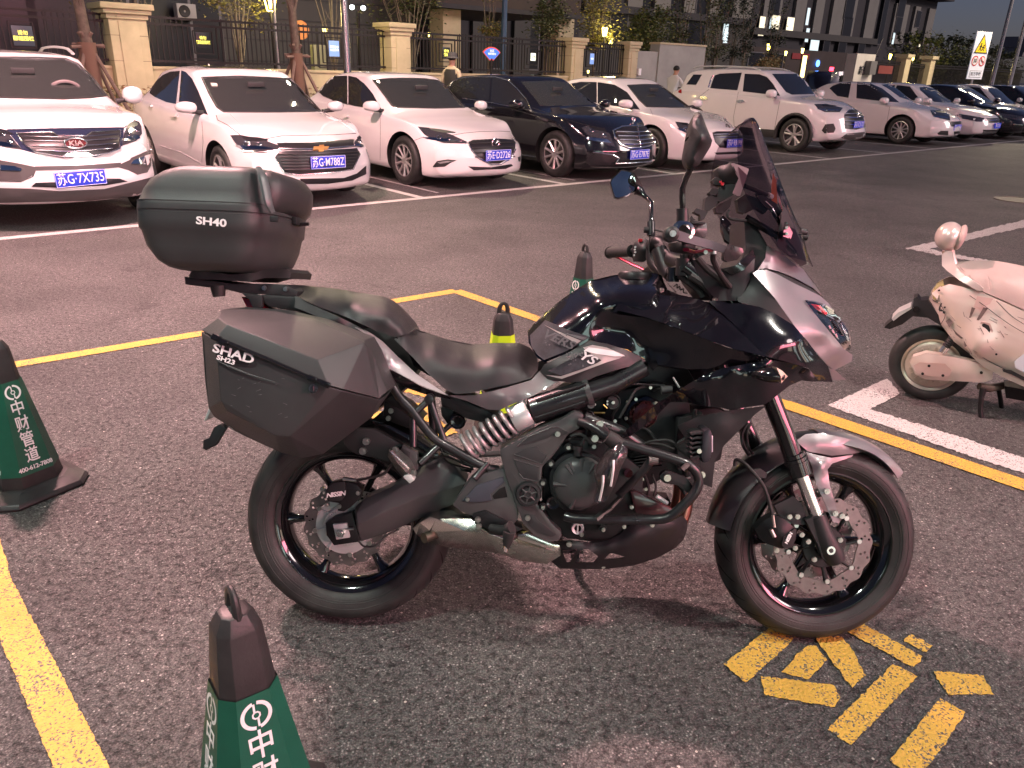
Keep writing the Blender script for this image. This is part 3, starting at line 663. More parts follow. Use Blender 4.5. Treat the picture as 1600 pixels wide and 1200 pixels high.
part('round_cover',lathe([(0,-.045),(.012,-.045),(.014,-.039),(.020,-.039),(.022,-.032),(.031,-.030),(.034,-.022),(.040,-.018),(.040,0)],40,c=q+Vector((0,-.01,0)),closed=False),mat('red_black_gloss',(.03,.008,.009),.2,coat=.8),EN)
q=FB.U(*T7(203,240,-.16)[0]);part('throttle_drum',lathe([(0,-.012),(.005,-.012),(.006,-.006),(.016,-.005),(.019,-.009),(.022,-.004),(.022,.01)],32,c=q,closed=False),M_MATTE,EN)
bolts('bolt',[q+Vector((0,-.008,0))],EN,.005);bolts('bolt',[FB.U(*p)for p in T7(172,235,-.165,172,252,-.165,105,253,-.16)],EN,.003)
part('linkage',join(tube([FB.U(*p)for p in T7(98,300,-.165,160,300,-.165)],.003,8),tube([FB.U(*p)for p in T7(150,255,-.17,170,275,-.17)],.0022,6)),mat('brass',(.5,.36,.12),.35,metal=1),EN)
for P,r_ in((T7(60,230,-.17,160,190,-.17,290,145,-.16,400,145,-.15,480,150,-.15),.003),(T7(240,330,-.16,290,240,-.16,340,165,-.15,440,155,-.14,490,150,-.14),.004),(T7(640,560,-.22,570,500,-.22,520,455,-.22,430,455,-.21,340,485,-.19),.004),
(T7(660,280,-.16,650,350,-.16,610,430,-.17,560,470,-.17),.005),(T7(240,440,-.12,200,330,-.13,240,260,-.13),.004),(T7(30,480,-.23,60,400,-.23,40,360,-.22,80,330,-.2),.004),(T7(-30,430,-.22,30,420,-.23,90,470,-.23),.005),
(T5(560,770,-.14,700,770,-.15,840,830,-.15,950,850,-.15),.0035),(T5(600,690,-.1,760,760,-.12,900,850,-.13),.006),(T5(640,700,-.12,700,810,-.13,900,870,-.14),.0028)):
 part('hose',tube([FB.U(*p)for p in P],r_,8,smooth=5),M_RUB,EN)
part('hose_joint',tube([FB.U(*p)for p in T7(470,175,-.16,530,170,-.16)],[.012,.010],12),mat('grey_rubber',(.10,.09,.09),.5),EN)
part('silver_tab',tube([FB.U(*p)for p in T7(535,105,-.2,568,160,-.2)],[.005,.006],6,flat=.5),M_ALU,EN)
for k in range(5):
 a=FB.U(*T7(75+6*k,350+8*k,-.235)[0]);b=FB.U(*T7(100+6*k,342+8*k,-.235)[0]);part('clip',tube([a,b],.0018,6),M_ALU,EN)
for k,P in enumerate((T7(420,180,-.13,470,170,-.12,560,215,-.12,640,230,-.12),T7(60,290,-.16,90,300,-.17,100,340,-.18,60,350,-.18),T7(310,420,-.12,350,380,-.13,400,400,-.13,440,450,-.14),T7(280,500,-.20,330,480,-.19,400,470,-.18,470,475,-.18,540,500,-.18),T7(350,600,-.16,380,650,-.15,400,720,-.15,390,780,-.16),T7(420,640,-.15,440,700,-.15,430,760,-.15),T6(700,420,-.22,640,450,-.23,600,500,-.23,560,530,-.23),T6(410,510,-.21,470,500,-.215,560,505,-.215,640,530,-.21))):part('wiring',tube([FB.U(*p)for p in P],(.004,.003,.0045,.0035,.005,.0035,.003,.0045)[k],8,smooth=5),M_RUB,EN)
bolts('bolt',[FB.U(*p)for p in T7(285,240,-.127,330,225,-.127,440,245,-.127,275,330,-.127,365,665,-.16,385,720,-.16,410,160,-.15,215,345,-.17)],EN,.005,.006)
for k in range(5):part('cylinder_fin',flat_panel(FB,[p[:2]for p in T7(300+4*k,545+16*k,0,480,520+18*k,0,480,526+18*k,0,300+4*k,551+16*k,0)],-.175,-.12,.001),M_DARK,EN)
part('fluid_cap',cyl(*[FB.U(*p)for p in T7(285,632,-.19,290,634,-.21)],.012),mat('red_black_gloss',(.03,)*3),EN)  # dark gloss cap without emission
part('inner_shield',flat_panel(FB,[p[:2]for p in T7(298,735,0,325,730,0,530,830,0,520,870,0,330,860,0)],-.215,-.19,.005),mat('dark_red_sheen_plastic',(.045,.016,.018),.3,coat=.5),EN)
part('radiator',flat_panel(FB,[p[:2]for p in T7(560,330,0,700,300,0,740,600,0,600,760,0,560,600,0)],-.13,.13,.004),mat('radiator_fins',(.015,.015,.016),.6,bump=1,bscale=400),EN)
part('clamp',join(tube([FB.U(*p)for p in T7(445,760,-.24,505,800,-.24)],.006,8),tube([FB.U(*p)for p in T7(600,665,-.25,630,655,-.25)],.0025,6)),M_ALU,EN)
# -------- crash bars
CB=part('crash_bar',tube([FB.U(*p)for p in T7(20,350,-.24,90,375,-.26,200,445,-.285,350,495,-.29,560,560,-.295,640,600,-.295,675,660,-.29,670,710,-.29,640,760,-.29,560,840,-.285,500,880,-.28,400,890,-.27,150,890,-.26,0,885,-.25,-60,870,-.24)],.0130,14,smooth=5),M_TUBE)
part('crash_bar_strut',tube([FB.U(*p)for p in T7(425,550,-.285,380,610,-.28,235,755,-.25)],.0115,14),M_TUBE,CB)
part('weld',tube([FB.U(*p)for p in T7(400,560,-.29,450,560,-.29)],[.013,.014],10),mat('weld_grey',(.16,.14,.13),.4,metal=.6,bump=1,bscale=300),CB)
part('crash_bar_rear_strut',tube([FB.U(*p)for p in T7(600,600,-.27,610,640,-.24,560,640,-.20)],.011,12),M_TUBE,CB)
part('clamp_plate',flat_panel(FB,[p[:2]for p in T7(80,355,0,140,340,0,185,400,0,170,450,0,105,450,0,85,420,0)],-.262,-.245,.004),M_MATTE,CB)
part('bar_mount',flat_panel(FB,[p[:2]for p in T7(465,640,0,500,615,0,600,650,0,645,700,0,625,750,0,560,700,0,490,690,0,465,670,0)],-.275,-.255,.004,4),M_MATTE,CB)
bolts('bolt',[FB.U(*p)for p in T7(130,360,-.263,103,440,-.263,502,657,-.277,692,640,-.21)],CB,.0105,.008)
part('strap',tube([FB.U(*p)for p in T7(250,760,-.27,180,830,-.275,110,885,-.28)],[.016,.02,.022],8,flat=.25),M_RUB,CB);part('strap',tube([FB.U(*p)for p in T7(585,610,-.31,620,580,-.31)],[.022,.022],8,flat=.3),M_RUB,CB)
FPG=part('folded_peg',relief(FB,T7(205,465,-.30,245,462,-.31,285,500,-.31,280,540,-.32,240,620,-.33,215,700,-.33,170,780,-.33,130,800,-.33,100,790,-.32,120,720,-.32,100,640,-.31,120,600,-.31,165,530,-.31),T7(190,600,-.345,170,680,-.345,230,520,-.335),step=5,wall=-.285),mat('filmed_black_rubber',(.02,.018,.018),.16,coat=.8,bump=1.0,bscale=90))
part('peg_rod',tube([FB.U(*p)for p in T7(207,560,-.345,205,620,-.35,192,705,-.35)],.0032,8,smooth=3),M_ALU,FPG)
part('peg_rod',tube([FB.U(*p)for p in T7(150,645,-.35,148,700,-.352,130,785,-.35)],.0032,8,smooth=3),M_ALU,FPG)
part('peg_clamp',tube([FB.U(*p)for p in T7(170,430,-.29,210,455,-.29,250,480,-.295)],[.019,.021,.017],12),M_RUB,FPG)
FL=part('fog_lamp',flat_panel(FB,[p[:2]for p in T7(705,400,0,740,388,0,752,420,0,752,520,0,735,575,0,700,580,0,690,540,0)],-.30,-.215,.006),mat('fog_lamp_shell',(.035,.033,.04),.35,metal=.5))
for k in range(6):
 z=405+26*k;part('cooling_fin',flat_panel(FB,[p[:2]for p in T7(632,z+12,0,668,z,0,700,z,0,700,z+14,0,660,z+14,0,640,z+22,0)],-.29,-.225,.001),M_MATTE,FL)
bolts('bolt',[FB.U(*T7(678,510,-.292)[0])],FL,.007);part('lens',flat_panel(FB,[p[:2]for p in T7(748,420,0,756,430,0,756,515,0,748,520,0)],-.29,-.225,.002),mat('clear_lamp_lens',(.6,.6,.65),.1,coat=1),FL)
# -------- shock
SH=part('shock_absorber',tube([FB.U(*p)for p in T6(-90,520,-.17,0,470,-.17,90,400,-.17,180,350,-.17)],[.022,.022,.024,.024],20),M_GLOSS2)
def helix(p0,p1,r0,n,wr,parent):
 p0,p1=Vector(p0),Vector(p1);ax=(p1-p0);L_=ax.length;ax.normalize();u=ax.cross(Vector((0,1,0))).normalized();v=ax.cross(u)
 pts=[p0+ax*L_*t+(u*math.cos(2*math.pi*n*t)+v*math.sin(2*math.pi*n*t))*r0 for t in np.linspace(0,1,int(n*18))]
 return part('coil_spring',tube(pts,wr,10),M_SPRING,parent)
helix(FB.U(*T5(850,690,-.17)[0]),FB.U(*T6(100,380,-.17)[0]),.0365,7.2,.0062,SH)
a,b=U6(85,388,-.17,190,335,-.17)
part('preload_collar',join(tube([a,a.lerp(b,.1),a.lerp(b,.9),b],[.036,.039,.039,.036],32),tube([a+(b-a)*.3+Vector((0,0,.03)),a+(b-a)*.55+Vector((0,0,.052))],.009,6)),M_ALU,SH)
a,b=U6(205,325,-.17,545,215,-.17)
part('shock_body',tube([a.lerp(b,-.04),a,a.lerp(b,.05),b],[.030,.038,.0385,.039],32),M_TUBE,SH)
for dz in(.030,-.018):
 part('body_rib',tube([a.lerp(b,.06)+Vector((0,-.034,dz)),a.lerp(b,.96)+Vector((0,-.034,dz))],.004,8),M_TUBE,SH)
a2,b2=U6(520,165,-.17,570,290,-.17);part('ring_clamp',tube([b.lerp(a,.02),b+(b-a).normalized()*.012],[.042,.042],32),M_FRAME,SH)
FR=part('frame_tube',tube([b]+[FB.U(*p)for p in T6(720,155,-.16)]+[FB.U(*p)for p in T1(930,865,-.15)],[.030,.029,.027],24),M_TUBE)
q=U6(570,285,-.175)[0];part('tube_lug',cyl(q+Vector((0,-.02,0)),q+Vector((0,.02,0)),.010),M_FRAME,FR)
part('frame_tube',tube([FB.U(*p)for p in T6(530,370,-.20,600,400,-.20,760,460,-.19,900,560,-.17)],.018,16),M_TUBE)
SB=part('subframe',tube([FB.U(*p)for p in T5(215,130,-.21,320,300,-.21,420,410,-.21,510,530,-.21,590,620,-.21,700,690,-.205,960,835,-.20,1090,870,-.19)],.0125,14,smooth=4),M_TUBE)
for P in(T5(555,320,-.20,450,420,-.21),T5(560,330,-.20,670,640,-.205),T5(428,470,-.21,428,690,-.22),T5(625,685,-.205,480,820,-.225),T5(1010,820,-.20,905,940,-.22)):
 part('subframe_strut',tube([FB.U(*p)for p in P],.0095,12),M_TUBE,SB)
q=FB.U(*T5(555,315,-.20)[0]);part('tube_boss',cyl(q+Vector((0,-.016,0)),q+Vector((0,.03,0)),.0135,bev=.002),M_TUBE,SB)
q=FB.U(*T5(780,485,-.10)[0]);part('shock_mount',join(lathe([(.012,-.02),(.018,-.022),(.0225,-.018),(.0225,.02),(.012,.02)],28,c=q),cyl(q+Vector((0,-.012,0)),q+Vector((0,.02,0)),.0125)),M_GLOSS2,SB)
part('subframe_strut',tube([FB.U(*p)for p in T5(640,590,-.12,760,480,-.10)],.008,10),M_TUBE,SB)
part('frame_rail',tube([FB.U(*p)for p in T5(570,330,-.09,590,600,-.09)],.012,10),M_DARK,SB)
for P,y0,y1 in((T5(640,300,0,760,300,0,1040,420,0,1100,470,0,960,500,0,840,470,0,720,400,0,650,380,0),-.13,.1),(T5(640,380,0,730,380,0,780,500,0,700,520,0,650,450,0),-.09,-.03),(T5(200,330,0,330,400,0,470,520,0,420,560,0,260,500,0,190,460,0),-.10,.12)):
 part('inner_fender',flat_panel(FB,[p[:2]for p in P],y0,y1,.005),M_DARK,SB)
bolts('bolt',[FB.U(*p)for p in T5(255,410,-.105,235,468,-.105)],SB,.008)
part('rear_hugger',flat_panel(FB,[p[:2]for p in T5(90,480,0,240,520,0,420,610,0,620,740,0,640,800,0,500,760,0,300,650,0,130,540,0)],-.10,.10,.008),M_GLOSS2)
BR=part('pannier_bracket',flat_panel(FB,[p[:2]for p in AR(500,300,0,560,270,0,640,272,0,778,345,0,768,385,0,730,430,0,640,405,0,560,390,0,505,350,0)],-.20,-.175,.002),M_MATTE)
bolts('bolt',[FB.U(*p)for p in AR(608,328,-.202,592,373,-.202)],BR,.011,.008)
part('peg_bracket',flat_panel(FB,[p[:2]for p in AR(778,345,0,845,380,0,850,460,0,835,470,0,760,395,0)],-.225,-.20,.002),M_FRAME,BR)
part('bracket_cutout',flat_panel(FB,[p[:2]for p in T5(342,700,0,405,735,0,402,800,0,330,745,0)],-.227,-.224,.0005,2),M_PIT,BR)
PG=part('passenger_peg',relief(FB,AR(712,368,-.25,735,362,-.25,770,395,-.26,830,478,-.26,832,515,-.26,808,530,-.255,780,500,-.255,735,445,-.25,708,400,-.25),AR(770,430,-.285,800,480,-.285,735,395,-.275),step=4,wall=-.225),mat('worn_peg_rubber',(.05,.055,.05),.35,coat=.4,bump=1,bscale=150))
part('peg_plate_face',flat_panel(FB,[p[:2]for p in T5(240,720,0,265,725,0,400,860,0,375,895,0,290,800,0)],-.292,-.282,.002),mat('polished_peg',(.65,.50,.50),.25,metal=.9),PG)
part('peg_tip',flat_panel(FB,[p[:2]for p in T5(345,925,0,390,900,0,440,950,0,400,980,0)],-.285,-.25,.003),M_ALU,PG)
bolts('bolt',[FB.U(*p)for p in T5(290,710,-.255,432,893,-.27)],PG,.009)
# -------- bodywork
def rel(name,out,inner,m,parent=None,step=6,thick=.003,cr=(),holes=(),wall=None,mirror=True,smooth=35,lam=0):
 bm=relief(FB,out,inner,step=step,thick=thick,creases=cr,holes=holes,wall=wall,lam=lam)
 if mirror:b2=mirror_y(bm);join(bm,b2)if mirror=='join' else part(name,b2,m,parent,smooth)
 return part(name,bm,m,parent,smooth)
tank_out=T1(22,590,-.02,60,540,.0,160,440,.0,300,330,.0,420,250,.0,520,190,.0,690,150,.0,850,135,.0,1010,130,.0,1065,150,.0)+T2(190,210,-.0,215,262,-.03,300,300,-.08,460,335,-.12,560,385,-.15,640,480,-.17,640,640,-.20,420,640,-.20,200,740,-.17)+T1(1045,850,-.16,1000,900,-.15,935,800,-.15,800,730,-.155,620,690,-.16,510,655,-.165,330,760,-.165,160,830,-.16,100,800,-.14,30,680,-.09)
bm=relief(FB,tank_out,T1(200,560,-.125,420,450,-.145,650,240,-.07,950,200,-.055,330,620,-.163,620,560,-.150,800,560,-.150,950,700,-.15,700,400,-.165,950,380,-.175,1100,480,-.185),step=5,lam=3e-4,
creases=[T1(490,375,-.13,530,340,-.135,600,305,-.135,720,275,-.13,860,258,-.125,1040,255,-.115),T1(600,240,-.055,720,212,-.05,1020,212,-.05)],thick=.003)
join(bm,mirror_y(bm));TK=part('fuel_tank',bm,M_GLOSS,smooth=30)
part('filler_cap',lathe([(0,.012),(.045,.012),(.05,.006),(.05,-.01)],32,axis='z',c=FB.U(*T1(860,135,0)[0])+Vector((0,0,-.008)),closed=False),M_DARK,TK)
part('tank_pad_print',relief(FB,T1(160,500,-.115,330,575,-.163,510,632,-.172,330,740,-.172,152,812,-.166,95,770,-.150,50,700,-.125,40,620,-.10),T1(170,640,-.150,300,650,-.166),step=5,thick=.0012),mat('textured_pad_film',(.030,.033,.040),.5,bump=.8,bscale=1600,var=.4,vscale=60),TK)
def decal(name,P,y_,m,parent,th=.0008):return part(name,flat_panel(FB,[p[:2]for p in P],y_,y_+th,0),m,parent,0)
def ldecal(name,P,m,parent):return part(name,relief(FB,P,(),step=4,thick=.0008),m,parent)
M_DEC=mat('silver_decal',(.42,.38,.36),.35,metal=.3);M_DECD=mat('dim_grey_decal',(.12,.12,.125),.5)
ldecal('stripe',T1(148,535,-.127,250,585,-.1625,440,662,-.1745,405,685,-.1745,300,625,-.170),M_DEC,TK)
ldecal('stripe',T1(310,602,-.168,380,615,-.171,490,640,-.1745,460,655,-.1745,400,640,-.1735),M_DECD,TK)
def ptext(body,size,px0,px1,yl,m,parent,bold=.0006,shear=.3,xs=1.3,sp=.95):
 a,b=FB.U(*px0,yl),FB.U(*px1,yl);t=text_mesh(body,size,bold,.0004,shear,sp,xscale=xs)
 return part('lettering',xf(t,frame_m((a+b)/2,b-a,(0,-.05,1))),m,parent,0)
ptext('VERS',.034,(820+150/5,400+600/5),(820+365/5,400+700/5),-.1765,M_DECD,TK)
KP=part('knee_panel',relief(FB,T1(118,905,-.165,150,850,-.17,330,760,-.17,510,665,-.172,640,685,-.172,800,735,-.165,935,805,-.16,930,850,-.16,780,870,-.175,560,940,-.185,460,985,-.185,330,985,-.18,180,965,-.17),T1(400,830,-.192,650,780,-.19,280,900,-.188),step=6,thick=.003),mat('panel_dark_satin',(.04,.04,.041),.42,bump=.3,bscale=900))
P2=flat_panel
ldecal('stripe',T1(160,930,-.183,280,940,-.191,460,880,-.197,560,840,-.197,600,815,-.196,480,740,-.192,455,715,-.189,530,695,-.185,640,715,-.185,780,775,-.182,740,800,-.186,640,830,-.193,480,890,-.198,290,960,-.192),M_DEC,KP)
ldecal('stripe_light',T1(460,740,-.1935,500,712,-.1915,690,740,-.1905,785,782,-.186,700,785,-.1905,560,765,-.195),M_WHITE,KP)
ldecal('pad_print',T1(175,900,-.1845,330,820,-.191,470,760,-.1935,590,820,-.1965,450,880,-.1985,290,935,-.1925),mat('textured_pad_film',(.03,.033,.04)),KP)
ptext('YS',.034,(820+415/5,400+760/5),(820+555/5,400+830/5),-.2005,M_WHITE,KP)
for k in range(26):
 rr=random.Random(k);px,py=820+(310+rr.random()*150)/5,400+(860-rr.random()*110)/5;q=FB.U(px,py,-.199);part('dot',cyl(q,q+Vector((0,-.0008,0)),.0012+rr.random()*.0016,seg=8),M_DECD,KP)
for k in range(20):
 rr=random.Random(k+50);px,py=820+(150+rr.random()*190)/5,400+(600+rr.random()*100)/5;q=FB.U(px,py,-.176);part('dot',cyl(q,q+Vector((0,-.0008,0)),.001+rr.random()*.0014,seg=8),M_DECD,TK)
rel('side_wing',T2(-215,450,-.178,-165,425,-.178,50,480,-.195,300,565,-.215,500,645,-.235,740,728,-.25,1000,790,-.255,900,690,-.245,760,560,-.225,650,468,-.205,560,388,-.185,470,340,-.16,300,318,-.14,100,300,-.13,-60,300,-.145,-140,350,-.165,-190,400,-.175),
T2(200,420,-.194),M_GLOSS,lam=1e-3,step=6,thick=.004)
rel('side_wing_lower',T2(-215,452,-.176,50,484,-.193,300,570,-.213,500,650,-.233,740,733,-.248,1000,795,-.253,930,812,-.235,720,835,-.225,540,880,-.215,400,885,-.20,260,870,-.19,140,852,-.175,120,760,-.170,60,640,-.168,-60,540,-.170),
(),M_GLOSS,lam=1e-3,step=7,thick=.004)
rel('nose_side',T3(0,490,-.19,60,488,-.19,200,512,-.20,300,555,-.205,430,635,-.20,520,740,-.18,600,845,-.15,660,910,-.12,690,1015,-.10,600,1012,-.13,530,925,-.20,390,882,-.235,260,850,-.253,150,745,-.243,0,600,-.215,-140,475,-.19,-80,470,-.185),
(),M_GLOSS,lam=2e-4,step=6,cr=[T3(0,555,-.205,130,580,-.22,320,625,-.222,425,640,-.205),T3(20,585,-.212,130,690,-.235,260,825,-.252),T3(430,640,-.21,500,740,-.205,580,860,-.17)])
rel('side_cowl',T2(540,915,-.225,640,880,-.23,800,850,-.235,940,818,-.24,1010,812,-.25)+T3(390,885,-.24,530,927,-.205,600,1012,-.135,545,1012,-.15,480,1005,-.17,400,1040,-.20,350,1080,-.21,240,1165,-.22)+T7(850,285,-.215,800,272,-.21,700,262,-.20,600,240,-.19,520,240,-.19,430,330,-.20,300,430,-.215,245,442,-.22,240,430,-.225,450,245,-.225,640,130,-.225),
T2(700,980,-.235,900,1000,-.235,800,1100,-.222,600,1000,-.23,1100,900,-.225),M_GLOSS,step=6,thick=.004,cr=[T2(545,925,-.232,720,872,-.242,950,828,-.25,1100,835,-.24,1250,870,-.22)])
rel('lower_fairing',A8(155,228,-.19,240,190,-.19,362,165,-.205,525,145,-.215,480,180,-.21,420,240,-.20,350,310,-.19,312,372,-.185,300,485,-.18,262,470,-.18,252,400,-.185,235,300,-.185,190,280,-.18),A8(330,230,-.205),M_MATTE,step=5)
IND=part('turn_signal',tube([FB.U(*p)for p in T2(890,930,-.26,940,925,-.28,1020,930,-.295,1090,940,-.30,1120,945,-.30)],[.010,.020,.025,.021,.012],18,flat=.8),M_GLOSS2)
part('amber_lens',relief(FB,T2(1065,870,-.315,1110,895,-.31,1155,940,-.30,1130,965,-.30,1105,995,-.31,1100,940,-.325),(),step=4,wall=-.28),mat('clear_amber_lens',(.75,.55,.45),.15,coat=1),IND)
part('signal_stem',tube([FB.U(*p)for p in T2(900,930,-.23,930,930,-.275)],.009,10),M_RUB,IND)
HF=rel('head_fairing',T3(153,285,-.165,185,268,-.16,245,262,-.15,330,298,-.135,420,348,-.115,530,400,-.09,610,440,-.06,665,490,-.04,700,540,-.03,640,510,-.06,560,478,-.095,508,472,-.115,560,545,-.12,650,655,-.10,740,762,-.07,765,795,-.055,826,835,-.0,820,876,-.0,700,937,-.05,640,885,-.10,540,768,-.15,430,632,-.185,300,450,-.185),
T3(330,380,-.162,460,560,-.158,600,760,-.125),M_GREY,step=5,lam=1e-4,thick=.004,cr=[T3(430,630,-.185,620,690,-.135,745,775,-.07),T3(690,930,-.05,760,800,-.06)])
rel('head_fairing_inner',T3(100,290,-.13,150,285,-.158,200,345,-.17,300,455,-.183,430,635,-.185,330,575,-.19,210,515,-.185,60,480,-.17,20,400,-.14),T3(150,400,-.165),M_MATTE,step=7)
part('nose_beak',join(relief(FB,T3(665,922,-.09,710,938,-.06,780,1000,-.0,690,1005,-.04),(),step=5,thick=.004),mirror_y(relief(FB,T3(665,922,-.09,710,938,-.06,780,1000,-.0,690,1005,-.04),(),step=5,thick=.004))),M_GREY)
M_LENS=mat('clear_headlight_lens',(.9,.9,.92),.03,coat=1.0,trans=1.0,ior=1.35)
HL=part('headlight',relief(FB,T3(512,480,-.105,560,484,-.085,640,512,-.05,700,548,-.02,750,612,-.0,790,672,.0,802,720,.0,806,780,.0,798,800,.0,762,790,-.045,740,758,-.06,650,650,-.09,560,542,-.11),T3(650,590,-.04,720,680,-.02),step=5,thick=.003),mat('headlight_housing',(.05,.045,.05),.25,metal=.6))
part('red_strip',relief(FB,T3(540,492,-.113,600,500,-.09,660,555,-.06,640,565,-.07,580,530,-.10),(),step=4,thick=.002),mat('red_lamp_strip',(.5,.02,.04),.2,coat=1),HL)
for P in(T3(660,620,-.085,690,650,-.08,740,740,-.06,715,715,-.075),T3(700,580,-.05,740,640,-.03,790,740,-.015,760,700,-.035),T3(745,620,-.02,790,690,-.01,798,760,-.008,770,690,-.02)):
 part('reflector',relief(FB,P,(),step=4,thick=.002),M_CHROME,HL)
part('headlight',mirror_y(relief(FB,T3(512,480,-.105,640,512,-.05,700,548,-.02,750,612,-.0,806,780,.0,762,790,-.045,650,650,-.09,560,542,-.11),(),step=8,thick=.003)),M_CHROME)
part('headlight_lens',relief(FB,T3(505,468,-.125,560,470,-.10,640,495,-.065,705,538,-.03,755,602,-.0,797,668,.0,811,720,.0,816,790,.0,802,806,.0,765,797,-.05,742,764,-.07,650,655,-.102,560,545,-.122),T3(650,575,-.065,730,670,-.035),step=5,thick=.002),M_LENS,HL)
for k in range(3):part('print_mark',flat_panel(FB,[p[:2]for p in T3(663+22*k,640+28*k,0,672+22*k,635+28*k,0,682+22*k,655+28*k,0,673+22*k,660+28*k,0)],-.106+.01*k,-.104+.01*k,0),mat('pink_print',(.6,.3,.35),.5),HL)
rel('upper_cowl',T3(252,102,-.11,300,125,-.10,380,180,-.07,450,235,-.04,500,262,-.0,520,290,.0,565,350,.0,622,440,.0,590,415,-.02,560,385,-.045,420,310,-.09,330,275,-.12,245,252,-.135,190,262,-.15,240,185,-.125),T3(380,230,-.08,480,300,-.05),M_GREY,step=5,thick=.004,cr=[T3(300,130,-.105,250,248,-.135)])
rel('cowl_gap_shade',T3(245,258,-.13,330,285,-.115,420,320,-.085,560,398,-.045,620,445,-.0,622,450,-.0,530,405,-.07,420,352,-.10,330,302,-.125),(),M_PIT,step=6)  # dark strip paints the shadow in the gap under the cowl
# -------- seat and tail
def px3(*c):return[(c[i],c[i+1],c[i+2])for i in range(0,len(c),3)]
bm=relief(FB,px3(462,450,.0,480,447,.0,520,450,.0,560,457,.0,600,463,.0,618,472,.0,632,488,.0,648,512,.0,652,520,-.04,636,522,-.13,618,527,-.15,590,518,-.155,545,497,-.15,500,480,-.14,468,466,-.12,460,458,-.06),px3(500,460,-.09,560,472,-.11,610,490,-.13,600,470,-.05,540,458,-.04,630,508,-.12),step=5,wall=-.0)
join(bm,mirror_y(bm));SEAT=part('pillion_seat',bm,M_SEAT)
bm=relief(FB,px3(648,513,.0,670,521,.0,700,531,.0,740,538,.0,790,536,.0,812,536,.0,828,543,.0,838,556,-.02,841,568,-.06,840,580,-.12,830,591,-.14,800,600,-.155,760,608,-.165,735,614,-.17,712,616,-.17,695,608,-.17,665,580,-.165,640,553,-.16,616,530,-.15,634,520,-.12),
px3(680,545,-.11,720,560,-.12,770,560,-.12,815,560,-.09,720,590,-.165,660,550,-.13,780,585,-.155,700,540,-.05,780,545,-.06),step=5,wall=-.0)
join(bm,mirror_y(bm));part('rider_seat',bm,M_SEAT)
part('seat_seam',tube([FB.U(*p)for p in px3(650,514,-.02,640,520,-.10,620,528,-.152)],.002,6),M_MATTE,SEAT)
for s in(1,):
 rel('under_seat_panel',px3(700,618,-.165,740,618,-.172,790,606,-.165,830,594,-.155,843,580,-.15,850,578,-.155,880,592,-.175,862,602,-.18,830,620,-.185,800,632,-.18,780,641,-.175,762,640,-.165,728,626,-.16),px3(790,620,-.185),mat('under_seat_satin',(.10,.09,.095),.4,coat=.3),step=5)
rel('tail_panel',px3(548,508,-.15,575,518,-.165,597,533,-.175,620,556,-.185,650,584,-.19,690,611,-.18,700,618,-.175,660,603,-.205,620,582,-.215,606,575,-.215,598,555,-.205,580,528,-.19,560,515,-.17),px3(612,562,-.21),M_GREY,step=4,cr=[px3(585,526,-.18,602,545,-.195,614,573,-.21)])
rel('tail_lower',px3(606,577,-.214,622,584,-.214,660,605,-.205,700,619,-.175,705,624,-.17,670,618,-.18,640,608,-.19,612,594,-.205,600,570,-.21),px3(650,610,-.19),M_GLOSS2,step=4)
rel('grab_rail',px3(462,462,-.13,500,482,-.145,550,505,-.155,585,525,-.17,600,545,-.19,590,548,-.20,570,528,-.185,530,508,-.17,490,492,-.16,460,480,-.15),px3(530,500,-.175),M_MATTE,step=4,thick=.015)
# -------- top box, carrier
TB=Frame(FB.m)
uL=FB.U(205,326,-.21).x;uR=FB.U(402,346,-.21).x
zS=FB.U(300,329,-.21).z;zT=FB.U(300,254,-.21).z;zB=FB.U(300,422,-.21).z
def plan_ring(x0,x1,hw,z,n=96,e=7):
 cx,hx=(x0+x1)/2,(x1-x0)/2;out=[]
 for k in range(n):
  a=2*math.pi*k/n;ca,sa=math.cos(a),math.sin(a)
  ex_=e if ca<0 else e*1.0
  px=hx*math.copysign(abs(ca)**(2/ex_),ca);py=hw*math.copysign(abs(sa)**(2/ex_),sa)
  px+=.05*(1-(py/hw)**2)*(1 if ca>0 else-.4)
  out.append(Vector((cx+px,py,z)))
 return out
d=zS-zB
rings=[plan_ring(uL+i0,uR-i1,.215-i2,zB+d*t)for t,i0,i1,i2 in((-.01,.12,.07,.08),(0,.10,.055,.05),(.05,.075,.045,.030),(.16,.048,.033,.018),(.40,.020,.018,.008),(.66,.008,.010,.003),(.70,.003,.004,-.002),(.86,.0,.002,-.003),(.975,.0,.0,-.003),(.99,.003,.003,0))]
TBX=part('top_box',loft(rings),M_BOX,smooth=50)
d2=zT-zS
rings=[plan_ring(uL+i0,uR-i1,.215-i2,zS+d2*t)for t,i0,i1,i2 in((.0,.003,.003,0),(.02,-.001,-.001,-.004),(.13,.0,.0,-.004),(.20,.001,.001,-.002),(.24,.005,.003,.001),(.45,.014,.005,.005),(.68,.034,.008,.010),(.85,.066,.012,.018),(.95,.10,.018,.030),(1.0,.13,.028,.048),(1.02,.16,.06,.085))]
LID=part('top_box_lid',loft(rings),M_BOX,TBX,50)
part('lid_groove_shade',loft([plan_ring(uL-.0015,uR+.0005,.2178,zS+d2*.195+dz)for dz in(-.0016,.0016)]),M_PIT,TBX)  # dark ring paints the shade of a groove round the lid
part('top_box_seal',loft([plan_ring(uL-.002,uR-.002,.217,zS+dz)for dz in(-.003,-.002,.002,.003)]),M_PIT,TBX)
a,b=FB.U(302,344,-.219),FB.U(358,350,-.219)
part('lettering',xf(text_mesh('SH40',.028,.0007,.0006,0,1.0,xscale=1.35),frame_m((a+b)/2,b-a,(0,-.06,1))),M_WHITE,TBX,0)
fx=uR+.045
prof=[]
zc=(FB.UX(450,262,fx).z+FB.UX(450,335,fx).z)/2
zp0,zp1=zS+.004,zT-.006
pad=[]
